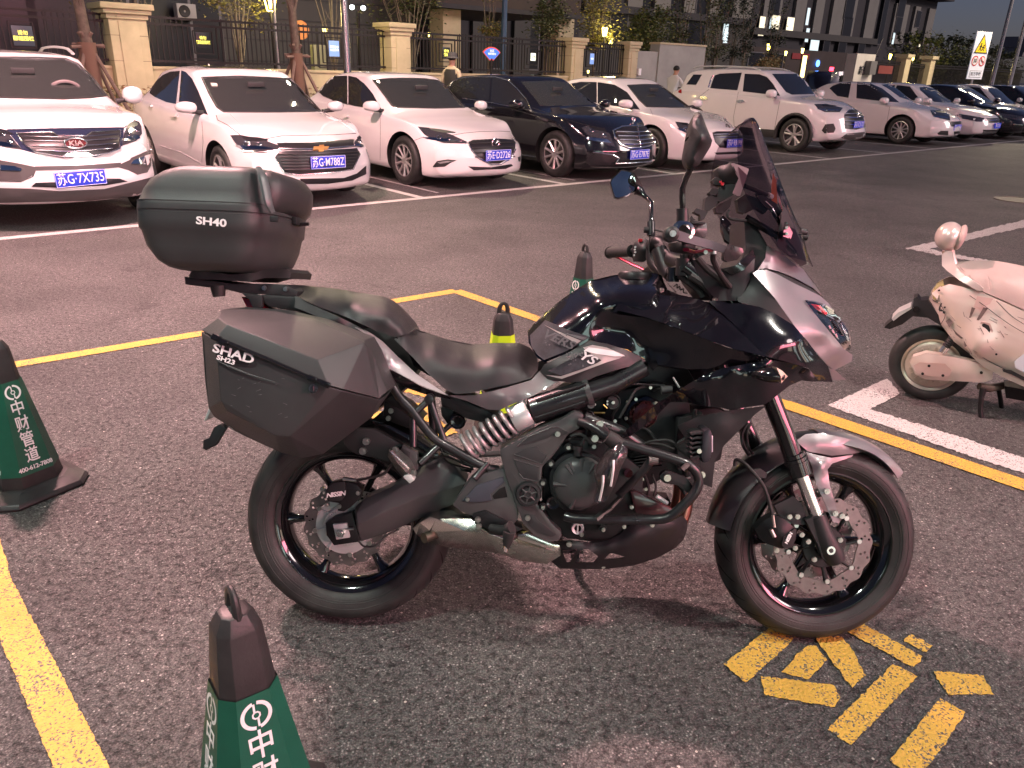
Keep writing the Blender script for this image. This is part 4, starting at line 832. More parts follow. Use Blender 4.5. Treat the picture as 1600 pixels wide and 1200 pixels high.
for k,(z_,hw,dx)in enumerate(((zp0-.002,.135,-.03),(zp0,.15,-.005),(zp0+.02,.165,.022),(zp0+.05,.170,.032),(zp0+.08,.170,.036),(zp1-.02,.16,.030),(zp1-.004,.15,.018),(zp1+.004,.13,-.02))):
 bow=lambda y:.05*(1-(y/.215)**2)
 rg_=[]
 inset=np.interp(z_,[zS,zT],[0,.012])
 for j in range(25):
  y=-hw+2*hw*j/24;e_=(1-abs(y/hw)**4);rg_.append(Vector((uR-inset+bow(y)-.002+max(-.02,dx)*e_**.5 if e_>0 else uR-inset+bow(y)-.01,y,z_)))
 rg_+=[Vector((uR-.06,hw*.9,z_)),Vector((uR-.06,-hw*.9,z_))]
 pad.append(rg_)
part('backrest_pad',loft(pad),M_SEAT,TBX,60)
part('pad_frame',tube([FB.U(*p)for p in px3(404,262,-.19,410,276,-.205,415,296,-.208,419,316,-.21,426,332,-.20)],[.008,.013,.014,.013,.008],8,smooth=4,flat=.6),mat('pad_frame_grey',(.07,.085,.085),.35),TBX)
for P in([FB.U(*q)for q in px3(414,338,-.215,428,342,-.215)],):part('latch',box(P[1].x,P[1].y+.004,P[1].z,.022,.012,.016,.002),M_MATTE,TBX)
q=FB.UX(473,351,uR+.045);part('latch',box(uR+.052,-.02,zS-.004,.014,.07,.022,.003),M_MATTE,TBX);part('latch_key',tube([Vector((uR+.055,-.02,zS-.012)),Vector((uR+.085,-.024,zS-.010))],.005,8),M_MATTE,TBX)
part('rack_plate',relief(FB,A5(285,465,-.13,340,462,-.13,430,478,-.13,520,470,-.13,560,458,-.12,640,455,-.10,660,470,-.09,655,492,-.09,600,490,-.10,560,490,-.11,500,505,-.13,400,498,-.13,300,495,-.13,275,485,-.12),(),step=5,wall=.12),M_MATTE)
RK=part('rack',flat_panel(FB,[p[:2]for p in A5(258,484,0,275,490,0,400,506,0,440,512,0,560,512,0,640,515,0,685,540,0,680,560,0,560,552,0,480,550,0,420,535,0,262,515,0)],-.115,.115,.003),M_MATTE)
bolts('bolt',[FB.U(*p)for p in A5(560,528,-.117,640,532,-.117)],RK,.007)
part('rack_bracket',flat_panel(FB,[p[:2]for p in A5(470,545,0,550,555,0,552,600,0,530,610,0,515,600,0,500,570,0)],-.135,-.12,.003),M_MATTE,RK)
part('rack_clamp',tube([FB.U(*p)for p in A5(385,520,-.11,390,560,-.11)],[.022,.017],12),M_RUB,RK)
part('rack_arm',flat_panel(FB,[p[:2]for p in A5(550,552,0,680,560,0,780,620,0,900,690,0,860,690,0,700,620,0,580,600,0,552,580,0)],-.125,.125,.006),M_MATTE,RK)
# -------- side cases
def facet_case(name,parent,side):
 V={k:FB.U(p[0],p[1],p[2])for k,p in dict(
a=A5(322,686,-.40)[0],b=A5(386,640,-.42)[0],c=A5(396,610,-.36)[0],d=A5(430,604,-.32)[0],e=A5(600,615,-.31)[0],f=A5(760,650,-.31)[0],g=A5(936,722,-.33)[0],h=A5(965,770,-.33)[0],i=A5(1020,915,-.34)[0],
j=A5(990,943,-.37)[0],k=A5(855,908,-.462)[0],l=A5(800,893,-.482)[0],m=A5(376,716,-.482)[0],n=A5(420,665,-.47)[0],o=A5(760,796,-.47)[0],q=A5(935,733,-.36)[0],s=A5(393,645,-.43)[0]).items()}
 F=['anmsb','mlon','bsnoqgfedc','olkjq'[:3]+'jq','qjihg']
 F=['amns','nmlo','asb','bsnoqgfedc','olkjq','qjihg']
 bm=bmesh.new();vv={k:bm.verts.new(p)for k,p in V.items()}
 for f in F:bm.faces.new([vv[c]for c in f])
 be=[e for e in bm.edges if len(e.link_faces)==1];r=bmesh.ops.extrude_edge_only(bm,edges=be)
 nv=[g for g in r['geom']if isinstance(g,bmesh.types.BMVert)]
 for v in nv:v.co=Vector((v.co.x*.985+.005,-.225,v.co.z-(v.co.y+.225)*.02))
 bmesh.ops.contextual_create(bm,geom=[e for e in bm.edges if len(e.link_faces)==1])
 bmesh.ops.triangulate(bm,faces=[f for f in bm.faces if len(f.verts)>4]);bmesh.ops.dissolve_limit(bm,angle_limit=R(4),verts=bm.verts,edges=bm.edges)
 recalc(bm);bevel_all(bm,.007,3,14)
 if side<0:bm=mirror_y(bm)
 lid=part(name+'_lid',bm,M_BOX,parent,30)
 W_={k:FB.U(p[0],p[1],p[2])for k,p in dict(
a=A5(323,693,-.40)[0],m=A5(377,722,-.478)[0],l=A5(799,899,-.478)[0],k=A5(855,914,-.46)[0],j=A5(990,948,-.37)[0],i=A5(1018,930,-.335)[0],
A=A5(396,950,-.475)[0],B=A5(420,990,-.468)[0],C=A5(600,1082,-.465)[0],D=A5(655,1086,-.465)[0],
E=A5(335,850,-.38)[0],Fz=A5(350,980,-.36)[0],G_=A5(372,1012,-.35)[0],H=A5(480,1080,-.34)[0],I=A5(620,1145,-.33)[0],J=A5(700,1166,-.33)[0],K=A5(780,1150,-.32)[0],L=A5(960,1015,-.31)[0]).items()}
 bm=bmesh.new();vv={k:bm.verts.new(p)for k,p in W_.items()}
 for f in(['m','A','B','C','D','l'],['a','E','Fz','A','m'],['Fz','G_','B','A'],['G_','H','C','B'],['H','I','C'],['I','J','D','C'],['l','D','J','K','k'],['k','K','L','j'],['j','L','i']):
  bm.faces.new([vv[c]for c in f])
 be=[e for e in bm.edges if len(e.link_faces)==1];r=bmesh.ops.extrude_edge_only(bm,edges=be)
 for v in[g for g in r['geom']if isinstance(g,bmesh.types.BMVert)]:v.co=Vector((v.co.x,-.235,v.co.z+.008))
 bmesh.ops.contextual_create(bm,geom=[e for e in bm.edges if len(e.link_faces)==1])
 bmesh.ops.triangulate(bm,faces=[f for f in bm.faces if len(f.verts)>4]);bmesh.ops.dissolve_limit(bm,angle_limit=R(3),verts=bm.verts,edges=bm.edges)
 recalc(bm);bevel_all(bm,.008,3,8)
 if side<0:bm=mirror_y(bm)
 return bm,lid,W_
bm,lid,W_=facet_case('side_case',MC,-1);part('side_case',bm,M_BOX)
bm,lid,W_=facet_case('side_case',MC,1);PC=part('side_case',bm,M_BOX,smooth=30);lid.parent=PC
for o in[o for o in MC.children if o.name.startswith('side_case_lid')]:o.parent=[c for c in MC.children if c.name.startswith('side_case')and 'lid' not in c.name and c!=PC][0]
S0=[FB.U(*p)for p in A5(374,716,-.490,410,728,-.490,580,798,-.490,740,868,-.490,792,888,-.488)]
part('hinge_strip',tube(S0,[.0065,.005,.005,.005,.007],8),M_GLOSS2,PC)
for k,P in enumerate(A5(380,715,-.494,408,730,-.494,740,868,-.494,790,888,-.492)):
 q=FB.U(*P);part('hinge_cap',box(q.x,q.y,q.z,.022,.012,.014,.002,rot=Matrix.Rotation(R(22),3,'Y')),M_GLOSS2,PC)
part('badge',relief(FB,A5(372,738,-.484,395,744,-.484,510,790,-.484,500,818,-.4835,380,800,-.483),(),step=5,thick=.0012),mat('badge_black',(.012,.012,.012),.3),PC)
a,b=FB.U(*A5(382,765,-.4858)[0]),FB.U(*A5(505,803,-.4858)[0])
part('lettering',xf(text_mesh('SHAD',.029,.0007,.0006,0,1.0,xscale=1.35),frame_m((a+b)/2+Vector((0,0,.005)),b-a,(0,0,1))),M_WHITE,PC,0)
a,b=FB.U(*A5(385,784,-.4858)[0]),FB.U(*A5(445,804,-.4858)[0])
part('lettering',xf(text_mesh('SH23',.0155,.0004,.0006,0,1.0,xscale=1.35),frame_m((a+b)/2+Vector((0,0,-.003)),b-a,(0,0,1))),M_WHITE,PC,0)
part('case_lock',join(cyl(FB.U(*A5(742,905,-.462)[0]),FB.U(*A5(742,905,-.490)[0]),.011),box(*FB.U(*A5(742,905,-.491)[0]),.003,.003,.010)),M_GLOSS2,PC)
for P in(A5(380,800,-.4850,440,828,-.4850,520,858,-.4845,600,880,-.4840),A5(330,720,-.405,338,860,-.385,352,975,-.365),A5(400,1035,-.352,480,1078,-.345,620,1142,-.335)):part('case_crease',tube([FB.U(*p)for p in P],[.0008,.003,.002,.0005]if len(P)==4 else .0012,6,smooth=4),M_BOX,PC)
rs=random.Random(4)
for k in range(16):
 x_,y_=420+rs.random()*230,850+rs.random()*190;L_=4+rs.random()*14;a_=rs.uniform(-.6,.6)
 part('scuff',tube([FB.U(*A5(x_,y_,-.4790)[0]),FB.U(*A5(x_+L_*math.cos(a_),y_+L_*math.sin(a_),-.4790)[0])],[.0002,.0006],4),mat('scuff_grey',(.11,.11,.11),.6),PC)
NP=part('plate_hanger',flat_panel(FB,[p[:2]for p in A5(370,1050,0,392,1038,0,415,1055,0,385,1105,0,375,1120,0,340,1138,0,328,1130,0,330,1098,0,352,1090,0)],-.11,-.09,.003),M_MATTE)
part('hanger_arm',tube([FB.U(450,500,-.02),FB.U(420,560,-.03),FB.U(385,630,-.06),FB.U(352,662,-.10)],[.03,.026,.02,.012],10,smooth=4),M_MATTE,NP)
part('plate_mount',tube([FB.U(385,630,-.06),FB.U(362,642,-.02),FB.U(340,648,-.01)],[.012,.01,.01],8),M_MATTE,NP)
part('number_plate',flat_panel(FB,[p[:2]for p in A5(350,980,0,358,985,0,345,1018,0,332,1028,0)],-.10,.10,.001),M_ALU)
part('tail_light',flat_panel(FB,[p[:2]for p in A5(470,560,0,560,590,0,620,640,0,500,620,0)],-.06,.06,.006),mat('tail_red',(.3,.01,.01),.2,coat=1))
# -------- front end
def US(P):return[FS.U(*p)for p in P]
def spart(name,out,inner,m,parent=None,step=5,thick=.004,cr=(),wall=None,smooth=35,holes=()):
 bm=relief(FS,out,inner,step=step,thick=thick,creases=cr,holes=holes)
 return part(name,bm,m,parent,smooth)
FK=part('fork',tube(US(T4(640,830,-.10)+px3(1140,470,-.10)+A8(545,110,-.10,600,250,-.10,655,405,-.10)),[.024,.024,.0265,.0265,.0265],20),M_GLOSS2)
a,b=US(A8(645,360,-.10,668,430,-.10));part('dust_seal',join(join(tube([a,b],.0325,24),tube([a.lerp(b,-.25),a.lerp(b,-.05)],.031,24)),tube([a.lerp(b,.2),a.lerp(b,.3)],.0345,24)),M_GLOSS2,FK)
part('fork_tube',tube(US(A8(660,400,-.10,740,612,-.10)),.0200,24),M_CHROME,FK)
part('fork_leg',tube(US(A8(735,600,-.10,765,680,-.105,797,750,-.105,815,790,-.105)),[.026,.027,.034,.028],20),M_MATTE,FK)
a=US(A8(797,748,-.14))[0];n_=(FSO.to_3x3()@Vector((0,-1,0)))
part('axle_end',join(cyl(a-n_*.02,a,.0125,.0125,24),lathe([(.006,0),(.0125,0)],20,closed=False)),M_STEEL,FK)
part('axle_hole',cyl(a,a+n_*.0008,.0065,seg=16),M_PIT,FK)
for s in(.10,):
 part('fork',tube([FSO@Vector(p)for p in((1.05,s,.98),(1.20,s,.66),(1.36,s,.36),(1.415,s,.29))],[.024,.0265,.025,.026],18),M_GLOSS2)
FA=FSO@Vector((WB,0,.30));AX3=FSO.to_3x3().to_4x4()
part('front_axle',cyl(FSO@Vector((WB,-.12,.30)),FSO@Vector((WB,.12,.30)),.010),M_DARK)
part('fork_lower_bracket',relief(FS,A8(690,620,-.115,740,600,-.12,810,660,-.12,860,700,-.118,845,770,-.118,800,810,-.118,760,780,-.118,740,720,-.118),(),step=5,thick=.02),M_MATTE,FK)
bolts('bolt',US(A8(673,680,-.118,700,708,-.118,725,783,-.118,833,702,-.122)),FK,.008)
FCAL=part('front_caliper',relief(FS,A8(480,660,-.10,520,620,-.11,560,600,-.115,600,615,-.12,652,660,-.12,650,700,-.12,630,735,-.115,590,740,-.115,530,720,-.11,500,700,-.10),A8(600,680,-.13,560,650,-.125),step=5,thick=.035),M_DARK)
part('caliper_face',relief(FS,A8(600,690,-.131,645,655,-.128,652,668,-.127,638,735,-.124,600,740,-.126,592,720,-.129),(),step=4,thick=.006),M_MATTE,FCAL)
a,b=US(A8(608,720,-.134,632,672,-.133));part('lettering',xf(text_mesh('NISSIN',.013,.0005,.0004,.1,.9),frame_m((a+b)/2,b-a,(-.6,0,.5))),M_WHITE,FCAL,0)
bolts('bolt',US(A8(655,605,-.115,622,605,-.12,568,745,-.11,645,735,-.12)),FCAL,.008)
part('brake_line',tube(US(A8(395,395,-.10,400,370,-.10,430,380,-.11,480,430,-.125,520,490,-.13,545,570,-.13,555,610,-.13)),.0052,10,smooth=6),M_RUB,FCAL)
part('banjo',join(tube(US(A8(553,600,-.135,560,650,-.135)),.0045,8),cyl(*US(A8(545,660,-.14,560,690,-.14)),.006)),M_BOLT,FCAL)
part('line_clamp',relief(FS,A8(470,410,-.12,500,405,-.12,530,425,-.12,525,445,-.12,490,445,-.12),(),step=4,thick=.01),M_MATTE,FCAL)
part('caliper_bracket',relief(FS,A8(560,560,-.09,640,520,-.09,680,560,-.095,700,640,-.10,640,640,-.10,580,600,-.09),(),step=5,thick=.015),M_DARK,FCAL)
part('hose',tube(US(A8(450,215,-.02,425,260,-.03,430,310,-.04,455,350,-.06)),.005,8,smooth=5),M_RUB)
part('hose',tube(US(A8(462,215,-.01,445,260,-.02,450,310,-.03,470,345,-.05)),.004,8,smooth=5),M_RUB)
def arc_shell(a0,a1,r_,hw,th,n=30,drop=.35,taper=(1,1)):
 rows=[]
 for i in range(n+1):
  t=i/n;a=R(a0+(a1-a0)*t);w_=hw*np.interp(t,[0,.5,1],[taper[0],1,taper[1]]);ring=[]
  for j in range(13):
   y=-1+2*j/12;rr=r_-drop*hw*abs(y)**2.6;ring.append(Vector((rr*math.cos(a),w_*y,rr*math.sin(a))))
  rows.append(ring)
 bm=bmesh.new();V=[[bm.verts.new(p)for p in r]for r in rows]
 for a,b in zip(V,V[1:]):
  for j in range(12):bm.faces.new((a[j],a[j+1],b[j+1],b[j]))
 recalc(bm);bmesh.ops.solidify(bm,geom=bm.faces[:],thickness=th);recalc(bm);return bm
FM=FSO@Matrix.Translation((WB,0,.30))
FD=part('front_fender',xf(arc_shell(172,92,.336,.080,.003,drop=.62,taper=(.85,1)),FM),mat('fender_dark_satin',(.06,.058,.06),.35,metal=.3,coat=.3))
part('fender_nose',xf(arc_shell(94,40,.340,.074,.003,drop=.42,taper=(1,.25)),FM),M_GREY,FD)
M_WING=mat('wing_graphite',(.20,.185,.19),.42,metal=.5,coat=.3)
spart('fender_wing',A8(650,290,-.085,690,262,-.075,760,258,-.07,880,285,-.055,972,318,-.02,960,332,-.03,880,345,-.06,800,352,-.08,760,345,-.085,700,335,-.09),A8(800,315,-.085),M_WING,FD,cr=[A8(660,300,-.088,740,300,-.088,860,325,-.07,960,328,-.03)])
spart('fender_stay',A8(690,335,-.09,740,350,-.09,800,362,-.088,890,348,-.07,880,358,-.07,800,385,-.09,782,410,-.10,790,470,-.11,815,560,-.118,832,632,-.12,805,630,-.12,775,560,-.118,735,470,-.11,718,400,-.10),A8(760,420,-.11),M_WING,FD,cr=[A8(720,360,-.10,760,400,-.112,800,520,-.12)])
bolts('bolt',US(A8(778,500,-.122,812,592,-.124,840,602,-.122)),FD,.009)
part('fender_stay',mirror_y(relief(Frame(FB.m@FSO),A8(690,335,-.09,800,362,-.088,782,410,-.10,832,632,-.12,775,560,-.118),(),step=8))if 0 else tube([FSO@Vector(p)for p in((WB-.02,.09,.62),(WB+.02,.11,.48),(WB+.02,.115,.35))],[.02,.015,.012],8,flat=.5),M_GREY,FD)
# -------- bars, controls
def U4(*c):return[FB.U(*p)for p in T4(*c)]
HB=part('handlebar',tube(U4(650,560,-.40,660,600,-.27,700,700,-.14,640,810,-.08,600,800,0,560,770,.08)+U4(430,660,.20,380,690,.28,250,712,.32,75,722,.44),.0115,14,smooth=5),M_TUBE)
a,b=U4(60,724,.445,235,712,.325);part('grip',join(tube([a,a.lerp(b,.08),a.lerp(b,.94),b],[.017,.019,.0175,.021],20),tube([a.lerp(b,t)for t in(0,.03)],[.021,.021],20)),mat('ribbed_grip_rubber',(.015,.015,.015),.6,bump=1,bscale=250),HB)
part('switch_housing',relief(FB,T4(250,660,.29,290,620,.28,340,610,.27,380,640,.26,385,760,.26,330,795,.27,265,790,.29,245,730,.30),T4(320,700,.25),step=5,thick=.045),M_MATTE,HB)
part('red_switch',box(*U4(303,628,.27)[0],.012,.012,.010,.002),M_RED,HB)
for P in U4(262,680,.275,258,700,.275,262,720,.275,252,745,.28):part('button',cyl(P,P+Vector((0,-.008,0)),.003),M_WHITE,HB)
part('clutch_lever',tube(U4(400,880,.33,340,860,.36,250,820,.40,170,780,.44,90,745,.47),[.009,.008,.008,.008,.009],10,flat=.6),M_LEVER,HB)
part('lever_perch',tube(U4(440,820,.27,400,850,.30,330,870,.33),[.02,.018,.008],10),M_TUBE,HB)
for P,r_ in(((385,690,.23,450,640,.2,520,720,.16,560,760,.12),.022),((395,650,.24,400,800,.22,480,880,.18),.02),((450,700,.15,500,850,.12,540,900,.1),.025),((540,770,.06,600,800,.02,660,820,-.03),.024)):
 part('bar_riser',tube(U4(*P),r_,10,smooth=3),M_DARK,HB)
q=U4(640,840,0)[0];part('top_clamp',box(q.x,0,q.z,.07,.24,.03,.008,rot=Matrix.Rotation(R(-25),3,'Y')),M_DARK)
q=U4(640,820,-.10)[0];part('fork_cap',join(cyl(q+Vector((0,0,-.03)),q+Vector((0,0,.018)),.021),cyl(q+Vector((0,0,.018)),q+Vector((0,0,.03)),.012,seg=6)),M_DARK)
q=U4(560,870,-.05)[0];part('ignition_lock',cyl(q+Vector((0,0,-.03)),q+Vector((0,0,.01)),.018),M_GLOSS2)
a,b=U4(700,600,-.30,560,580,-.44)
part('grip',tube([U4(690,640,-.24)[0],U4(660,590,-.34)[0],U4(625,575,-.42)[0]],[.019,.019,.02],18),mat('ribbed_grip_rubber',(.015,)*3),HB)
q=U4(548,578,-.46)[0]
GS=part('guard_strut',relief(FB,T4(505,575,-.455,520,545,-.455,548,533,-.455,600,548,-.45,700,585,-.43,850,628,-.40,980,672,-.36,1000,690,-.355,965,728,-.355,850,695,-.40,700,655,-.43,580,622,-.45,535,622,-.455,510,605,-.455),(),step=6,thick=.012),mat('anodised_grey_bar',(.045,.058,.062),.5,metal=.3))
part('bar_end',lathe([(0,-.012),(.008,-.014),(.012,-.010),(.017,-.008),(.019,0),(.019,.02)],28,c=q,closed=False),M_MATTE,GS);bolts('bolt',[q+Vector((0,-.010,0))],GS,.0085)
part('ring_collar',lathe([(.016,-.004),(.023,-.002),(.023,.006),(.016,.006)],28,c=U4(650,556,-.43)[0]),M_STEEL,GS)
part('ring_collar',lathe([(.014,-.004),(.020,-.002),(.020,.006),(.014,.006)],28,c=U4(620,540,-.41)[0]),M_STEEL,GS)
part('strut_clamp',relief(FB,T4(985,655,-.36,1100,690,-.33,1110,720,-.33,1060,780,-.33,990,795,-.34,958,780,-.35,960,720,-.36),(),step=5,thick=.03),M_TUBE,GS)
MCY=part('brake_reservoir',relief(FB,T4(660,500,-.26,700,480,-.25,790,485,-.25,820,500,-.25,825,570,-.25,810,605,-.25,740,595,-.26,680,570,-.27),T4(740,540,-.27),step=5,thick=.05),mat('reservoir_satin',(.045,.05,.05),.4,coat=.2))
part('reservoir_cap',flat_panel(FB,[p[:2]for p in T4(665,492,0,700,475,0,795,480,0,822,492,0,800,500,0,700,498,0)],-.28,-.20,.002),M_MATTE,MCY)
part('throttle_housing',relief(FB,T4(540,650,-.29,600,640,-.31,700,650,-.31,730,680,-.30,720,730,-.29,620,720,-.30,560,700,-.29),T4(640,680,-.33),step=5,thick=.05),M_MATTE,HB)
part('brake_lever',tube(U4(880,700,-.26,800,710,-.30,720,720,-.36,660,700,-.42),[.008,.008,.007,.008],10,flat=.6),M_LEVER,HB)
bolts('bolt',U4(765,710,-.32,810,720,-.32),HB,.006)
part('lever_pivot',relief(FB,T4(740,690,-.30,820,700,-.30,825,735,-.30,760,755,-.30,735,730,-.30),(),step=5,thick=.02),M_DARK,HB)
part('banjo',cyl(*U4(872,705,-.27,872,735,-.27),.008),M_ALU,HB)
for P,r_ in(((872,735,-.26,875,790,-.24,920,880,-.20,1000,990,-.15),.0075),((740,760,-.2,820,850,-.18,920,930,-.16,1020,1020,-.12),.010),((600,900,-.10,700,970,-.10,760,1020,-.10,790,1070,-.10),.009),((690,900,-.12,780,960,-.12,850,1030,-.12,890,1100,-.12),.012),
((380,600,.2,370,700,.2,400,800,.18,480,920,.10,580,1030,.0),.0022),((560,990,.0,590,970,.0,590,1000,.0,610,985,.0,615,1015,.0,640,1005,0,640,1035,0,670,1040,.0),.0018),((410,545,.31,505,568,.31),.003),((1000,390,-.1,985,430,-.1,1010,460,-.1,1130,475,-.1),.004),
((770,800,.0,900,900,.02,1000,960,.02),.010),((560,700,.1,640,760,.05,720,760,0),.012),((500,640,.16,540,700,.12,560,800,.08),.010)):
 part('cable',tube([FB.U(*p)for p in T4(*P)],r_,8,smooth=5),M_RUB)
part('cable_bracket',relief(FB,T4(760,920,-.10,800,890,-.10,815,920,-.10,900,965,-.10,830,985,-.10,890,1090,-.10,860,1100,-.10,800,1000,-.10),(),step=5,thick=.01),M_MATTE)
bolts('bolt',[FB.U(*T4(885,1100,-.16)[0]),FB.U(*T4(468,1022,-.09)[0])],None,.008,d=(0,-.5,1))
part('cockpit',relief(FB,T4(700,760,-.12,800,800,-.13,960,870,-.14,1060,840,-.15,1150,800,-.15,1200,760,-.14)+T3(160,285,-.15,100,400,-.16,60,480,-.165)+T4(1200,1110,-.17,1040,1100,-.16,900,1100,-.15,780,960,-.13),(),step=8,wall=.14),M_MATTE)
part('dash',relief(FB,T4(1115,475,-.08,1190,480,-.08)+T3(255,105,-.10,240,180,-.12,160,280,-.13)+T4(1060,830,-.13,1100,760,-.12,1125,700,-.10),(),step=8,wall=.08),M_MATTE)
part('key_guard',relief(FB,T4(940,850,-.15,1060,820,-.155,1180,700,-.15,1200,760,-.15,1110,860,-.155,1020,900,-.15),(),step=6,thick=.02),M_GLOSS2)
part('hand_guard',relief(FB,T4(925,480,.22,932,445,.22,950,432,.22,1000,480,.21,1050,560,.20,1090,650,.19,1110,690,.19,1060,680,.19,1000,665,.20,960,640,.21,930,560,.22),T4(975,540,.19),step=5,thick=.006),M_GLOSS2)
part('guard_opening',relief(FB,T4(935,500,.185,955,500,.185,1000,590,.18,1005,650,.18,965,620,.185),(),step=5,thick=.002),M_PIT)
MR=zf3(800,0,3.6375)
RMI=part('right_mirror',relief(FB,MR(1050,636,-.36,1062,634,-.36,1078,648,-.36,1105,720,-.35,1138,800,-.34,1130,830,-.34,1066,935,-.35,1012,965,-.36,992,945,-.36,978,892,-.36,1000,790,-.37,1035,660,-.37),MR(1060,720,-.40,1080,850,-.39,1020,880,-.39,1040,760,-.40),step=5,wall=-.33,creases=[MR(1066,650,-.38,1100,740,-.39,1120,800,-.385,1050,930,-.38)]),M_MATTE)
part('mirror_stalk',tube(U4(620,500,-.30,622,470,-.30,632,450,-.30,632,380,-.31,630,290,-.315,632,215,-.32,660,140,-.33,690,75,-.345,690,40,-.35),[.012,.012,.0075,.0075,.0075,.0075,.0075,.008,.012],12),M_GLOSS2,RMI)
part('stalk_collar',tube(U4(632,500,-.30,632,378,-.305),.0155,14),M_TUBE,RMI)
LMI=part('left_mirror',relief(FB,T4(158,74,.42,200,80,.42,258,105,.42,300,160,.44,325,215,.45,300,250,.45,258,245,.44,200,285,.42,128,305,.41,100,295,.41,65,180,.41,75,150,.41),(),step=6,thick=-.03),M_TUBE)
part('mirror_glass',relief(FB,T4(155,84,.404,200,90,.404,250,110,.404,268,170,.408,256,235,.408,200,275,.402,130,295,.398,104,287,.398,73,182,.398,82,155,.398),(),step=6,thick=.002),mat('mirror_silver',(.55,.6,.55),.03,metal=1.0),LMI)
part('mirror_stalk',tube(U4(270,230,.44,300,245,.44,330,275,.43,375,318,.40,388,335,.38,388,400,.36,388,480,.34,388,600,.33),[.020,.016,.009,.0075,.0075,.0075,.0075,.010],12),M_GLOSS2,LMI)
part('stalk_collar',tube(U4(386,590,.33,386,485,.34),.014,14),M_TUBE,LMI)
part('mirror_knob',tube(U4(330,545,.33,365,548,.33),[.010,.012],12),M_MATTE,LMI)
# -------- windscreen
rows=[]
for cx,cy,ex_,ey_,hw in((1172,184.5,1164,187,.035),(1178,187,1157,196,.075),(1186,203,1152.5,210,.115),(1197,235,1152,240,.145),(1209,265,1154,266,.16),(1222,300,1160,292,.17),(1236,335,1175,325,.175),(1250,368,1192,352,.175),(1262,414,1222,398,.16)):
 C_=FB.U(cx,cy,0);E_=FB.U(ex_,ey_,-hw);row_=[]
 for j in range(13):
  t=abs(-1+2*j/12);s=-1 if j<6 else 1
  p=C_.lerp(Vector((E_.x,0,E_.z)),t**2.2);p.y=s*hw*t;row_.append(p)
 rows.append(row_)
bm=bmesh.new();G_=[[Vector(q)for q in r]for r in rows]
dense=[]
cols=list(zip(*G_));cols=[[Vector(p)for p in smooth_path(c,4)]for c in cols]
V=[[bm.verts.new(p)for p in c]for c in cols]
for a,b in zip(V,V[1:]):
 for i in range(len(a)-1):bm.faces.new((a[i],a[i+1],b[i+1],b[i]))
recalc(bm)
def tint():
 m=bpy.data.materials.new('smoked_screen');m.use_nodes=True;t=m.node_tree;t.nodes.clear();N=t.nodes.new;L=t.links.new
 o=N('ShaderNodeOutputMaterial');mx=N('ShaderNodeMixShader');tr=N('ShaderNodeBsdfTransparent');tr.inputs[0].default_value=(.50,.44,.48,1)
 gl=N('ShaderNodeBsdfGlossy');gl.inputs['Roughness'].default_value=.04;fr=N('ShaderNodeFresnel');fr.inputs[0].default_value=1.3
 L(fr.outputs[0],mx.inputs[0]);L(tr.outputs[0],mx.inputs[1]);L(gl.outputs[0],mx.inputs[2]);L(mx.outputs[0],o.inputs[0]);return m
WS=part('windscreen',bm,tint(),smooth=60)
bolts('bolt',[FB.U(*p)for p in AW(475,437,-.06,495,487,-.05,555,632,-.05,700,1152,-.05)],WS,.003)
for s in('screen_bracket',):
 part(s,relief(FB,AW(575,755,-.13,600,780,-.12,650,900,-.10,700,1010,-.08,742,1165,-.05,700,1182,-.08,620,1110,-.12,540,1050,-.15,525,1020,-.15,545,900,-.15),(),step=4,thick=.004,
holes=[[p[:2]for p in AW(585,1030,0,640,1030,0,680,1110,0,600,1095,0)]]),M_MATTE,WS)
part('bracket_boss',relief(FB,AW(585,860,-.155,600,862,-.155,640,940,-.15,625,985,-.15,570,965,-.155),(),step=4,thick=.006),M_GLOSS2,WS)
bolts('bolt',[FB.U(*p)for p in AW(592,905,-.157,595,948,-.157)],WS,.0045)
part('screen_arm',tube([FB.U(*p)for p in AW(380,660,-.08,430,700,-.09,500,780,-.11,560,900,-.12)],[.013,.016,.016,.01],10,flat=.5),M_GLOSS2,WS)
part('screen_arm',tube([FB.U(*p)for p in AW(300,830,-.08,420,900,-.09,560,980,-.11,650,1080,-.10)],[.02,.022,.022,.015],10,flat=.5),M_GLOSS2,WS)
part('amber_reflector',relief(FB,AW(500,510,-.02,520,560,-.02,530,740,-.02,490,720,-.02,488,620,-.02),(),step=4,thick=.003),mat('amber_strip',(.35,.10,.03),.4),WS)
part('cross_bar',tube([FB.U(*p)for p in AW(290,600,-.15,480,675,-.05)],.0065,12),M_DARK,WS)
part('bar_end_cap',tube([FB.U(*p)for p in AW(462,668,-.07,486,680,-.05)],.0075,10),M_ALU,WS)
part('nose_camera',join(tube([FB.U(*p)for p in AW(690,930,.0,740,940,.0)],[.012,.010],12),tube([FB.U(*p)for p in AW(700,965,.0,745,975,.0)],[.008,.009],10)),M_MATTE,WS)
part('aerial',tube([FB.U(*p)for p in AW(690,960,.0,784,1185,.0)],.0018,6),M_MATTE,WS)
PH=part('phone_visor',relief(FB,AW(200,440,-.16,215,436,-.16,322,478,-.15,322,490,-.15,262,672,-.15,248,676,-.15,206,655,-.155,250,548,-.155,196,448,-.16),(),step=4,thick=.003),mat('satin_visor_shell',(.13,.10,.105),.5))
part('visor_hood',relief(FB,AW(92,480,-.10,110,460,-.10,190,430,-.12,205,440,-.15,250,545,-.15,235,580,-.14,130,585,-.10,95,510,-.10),(),step=5,thick=-.05),M_MATTE,PH)
part('cradle',relief(FB,AW(130,600,-.12,200,585,-.13,250,590,-.13,215,665,-.13,120,720,-.12,90,700,-.12,100,640,-.12),(),step=5,thick=-.05),M_RUB,PH)
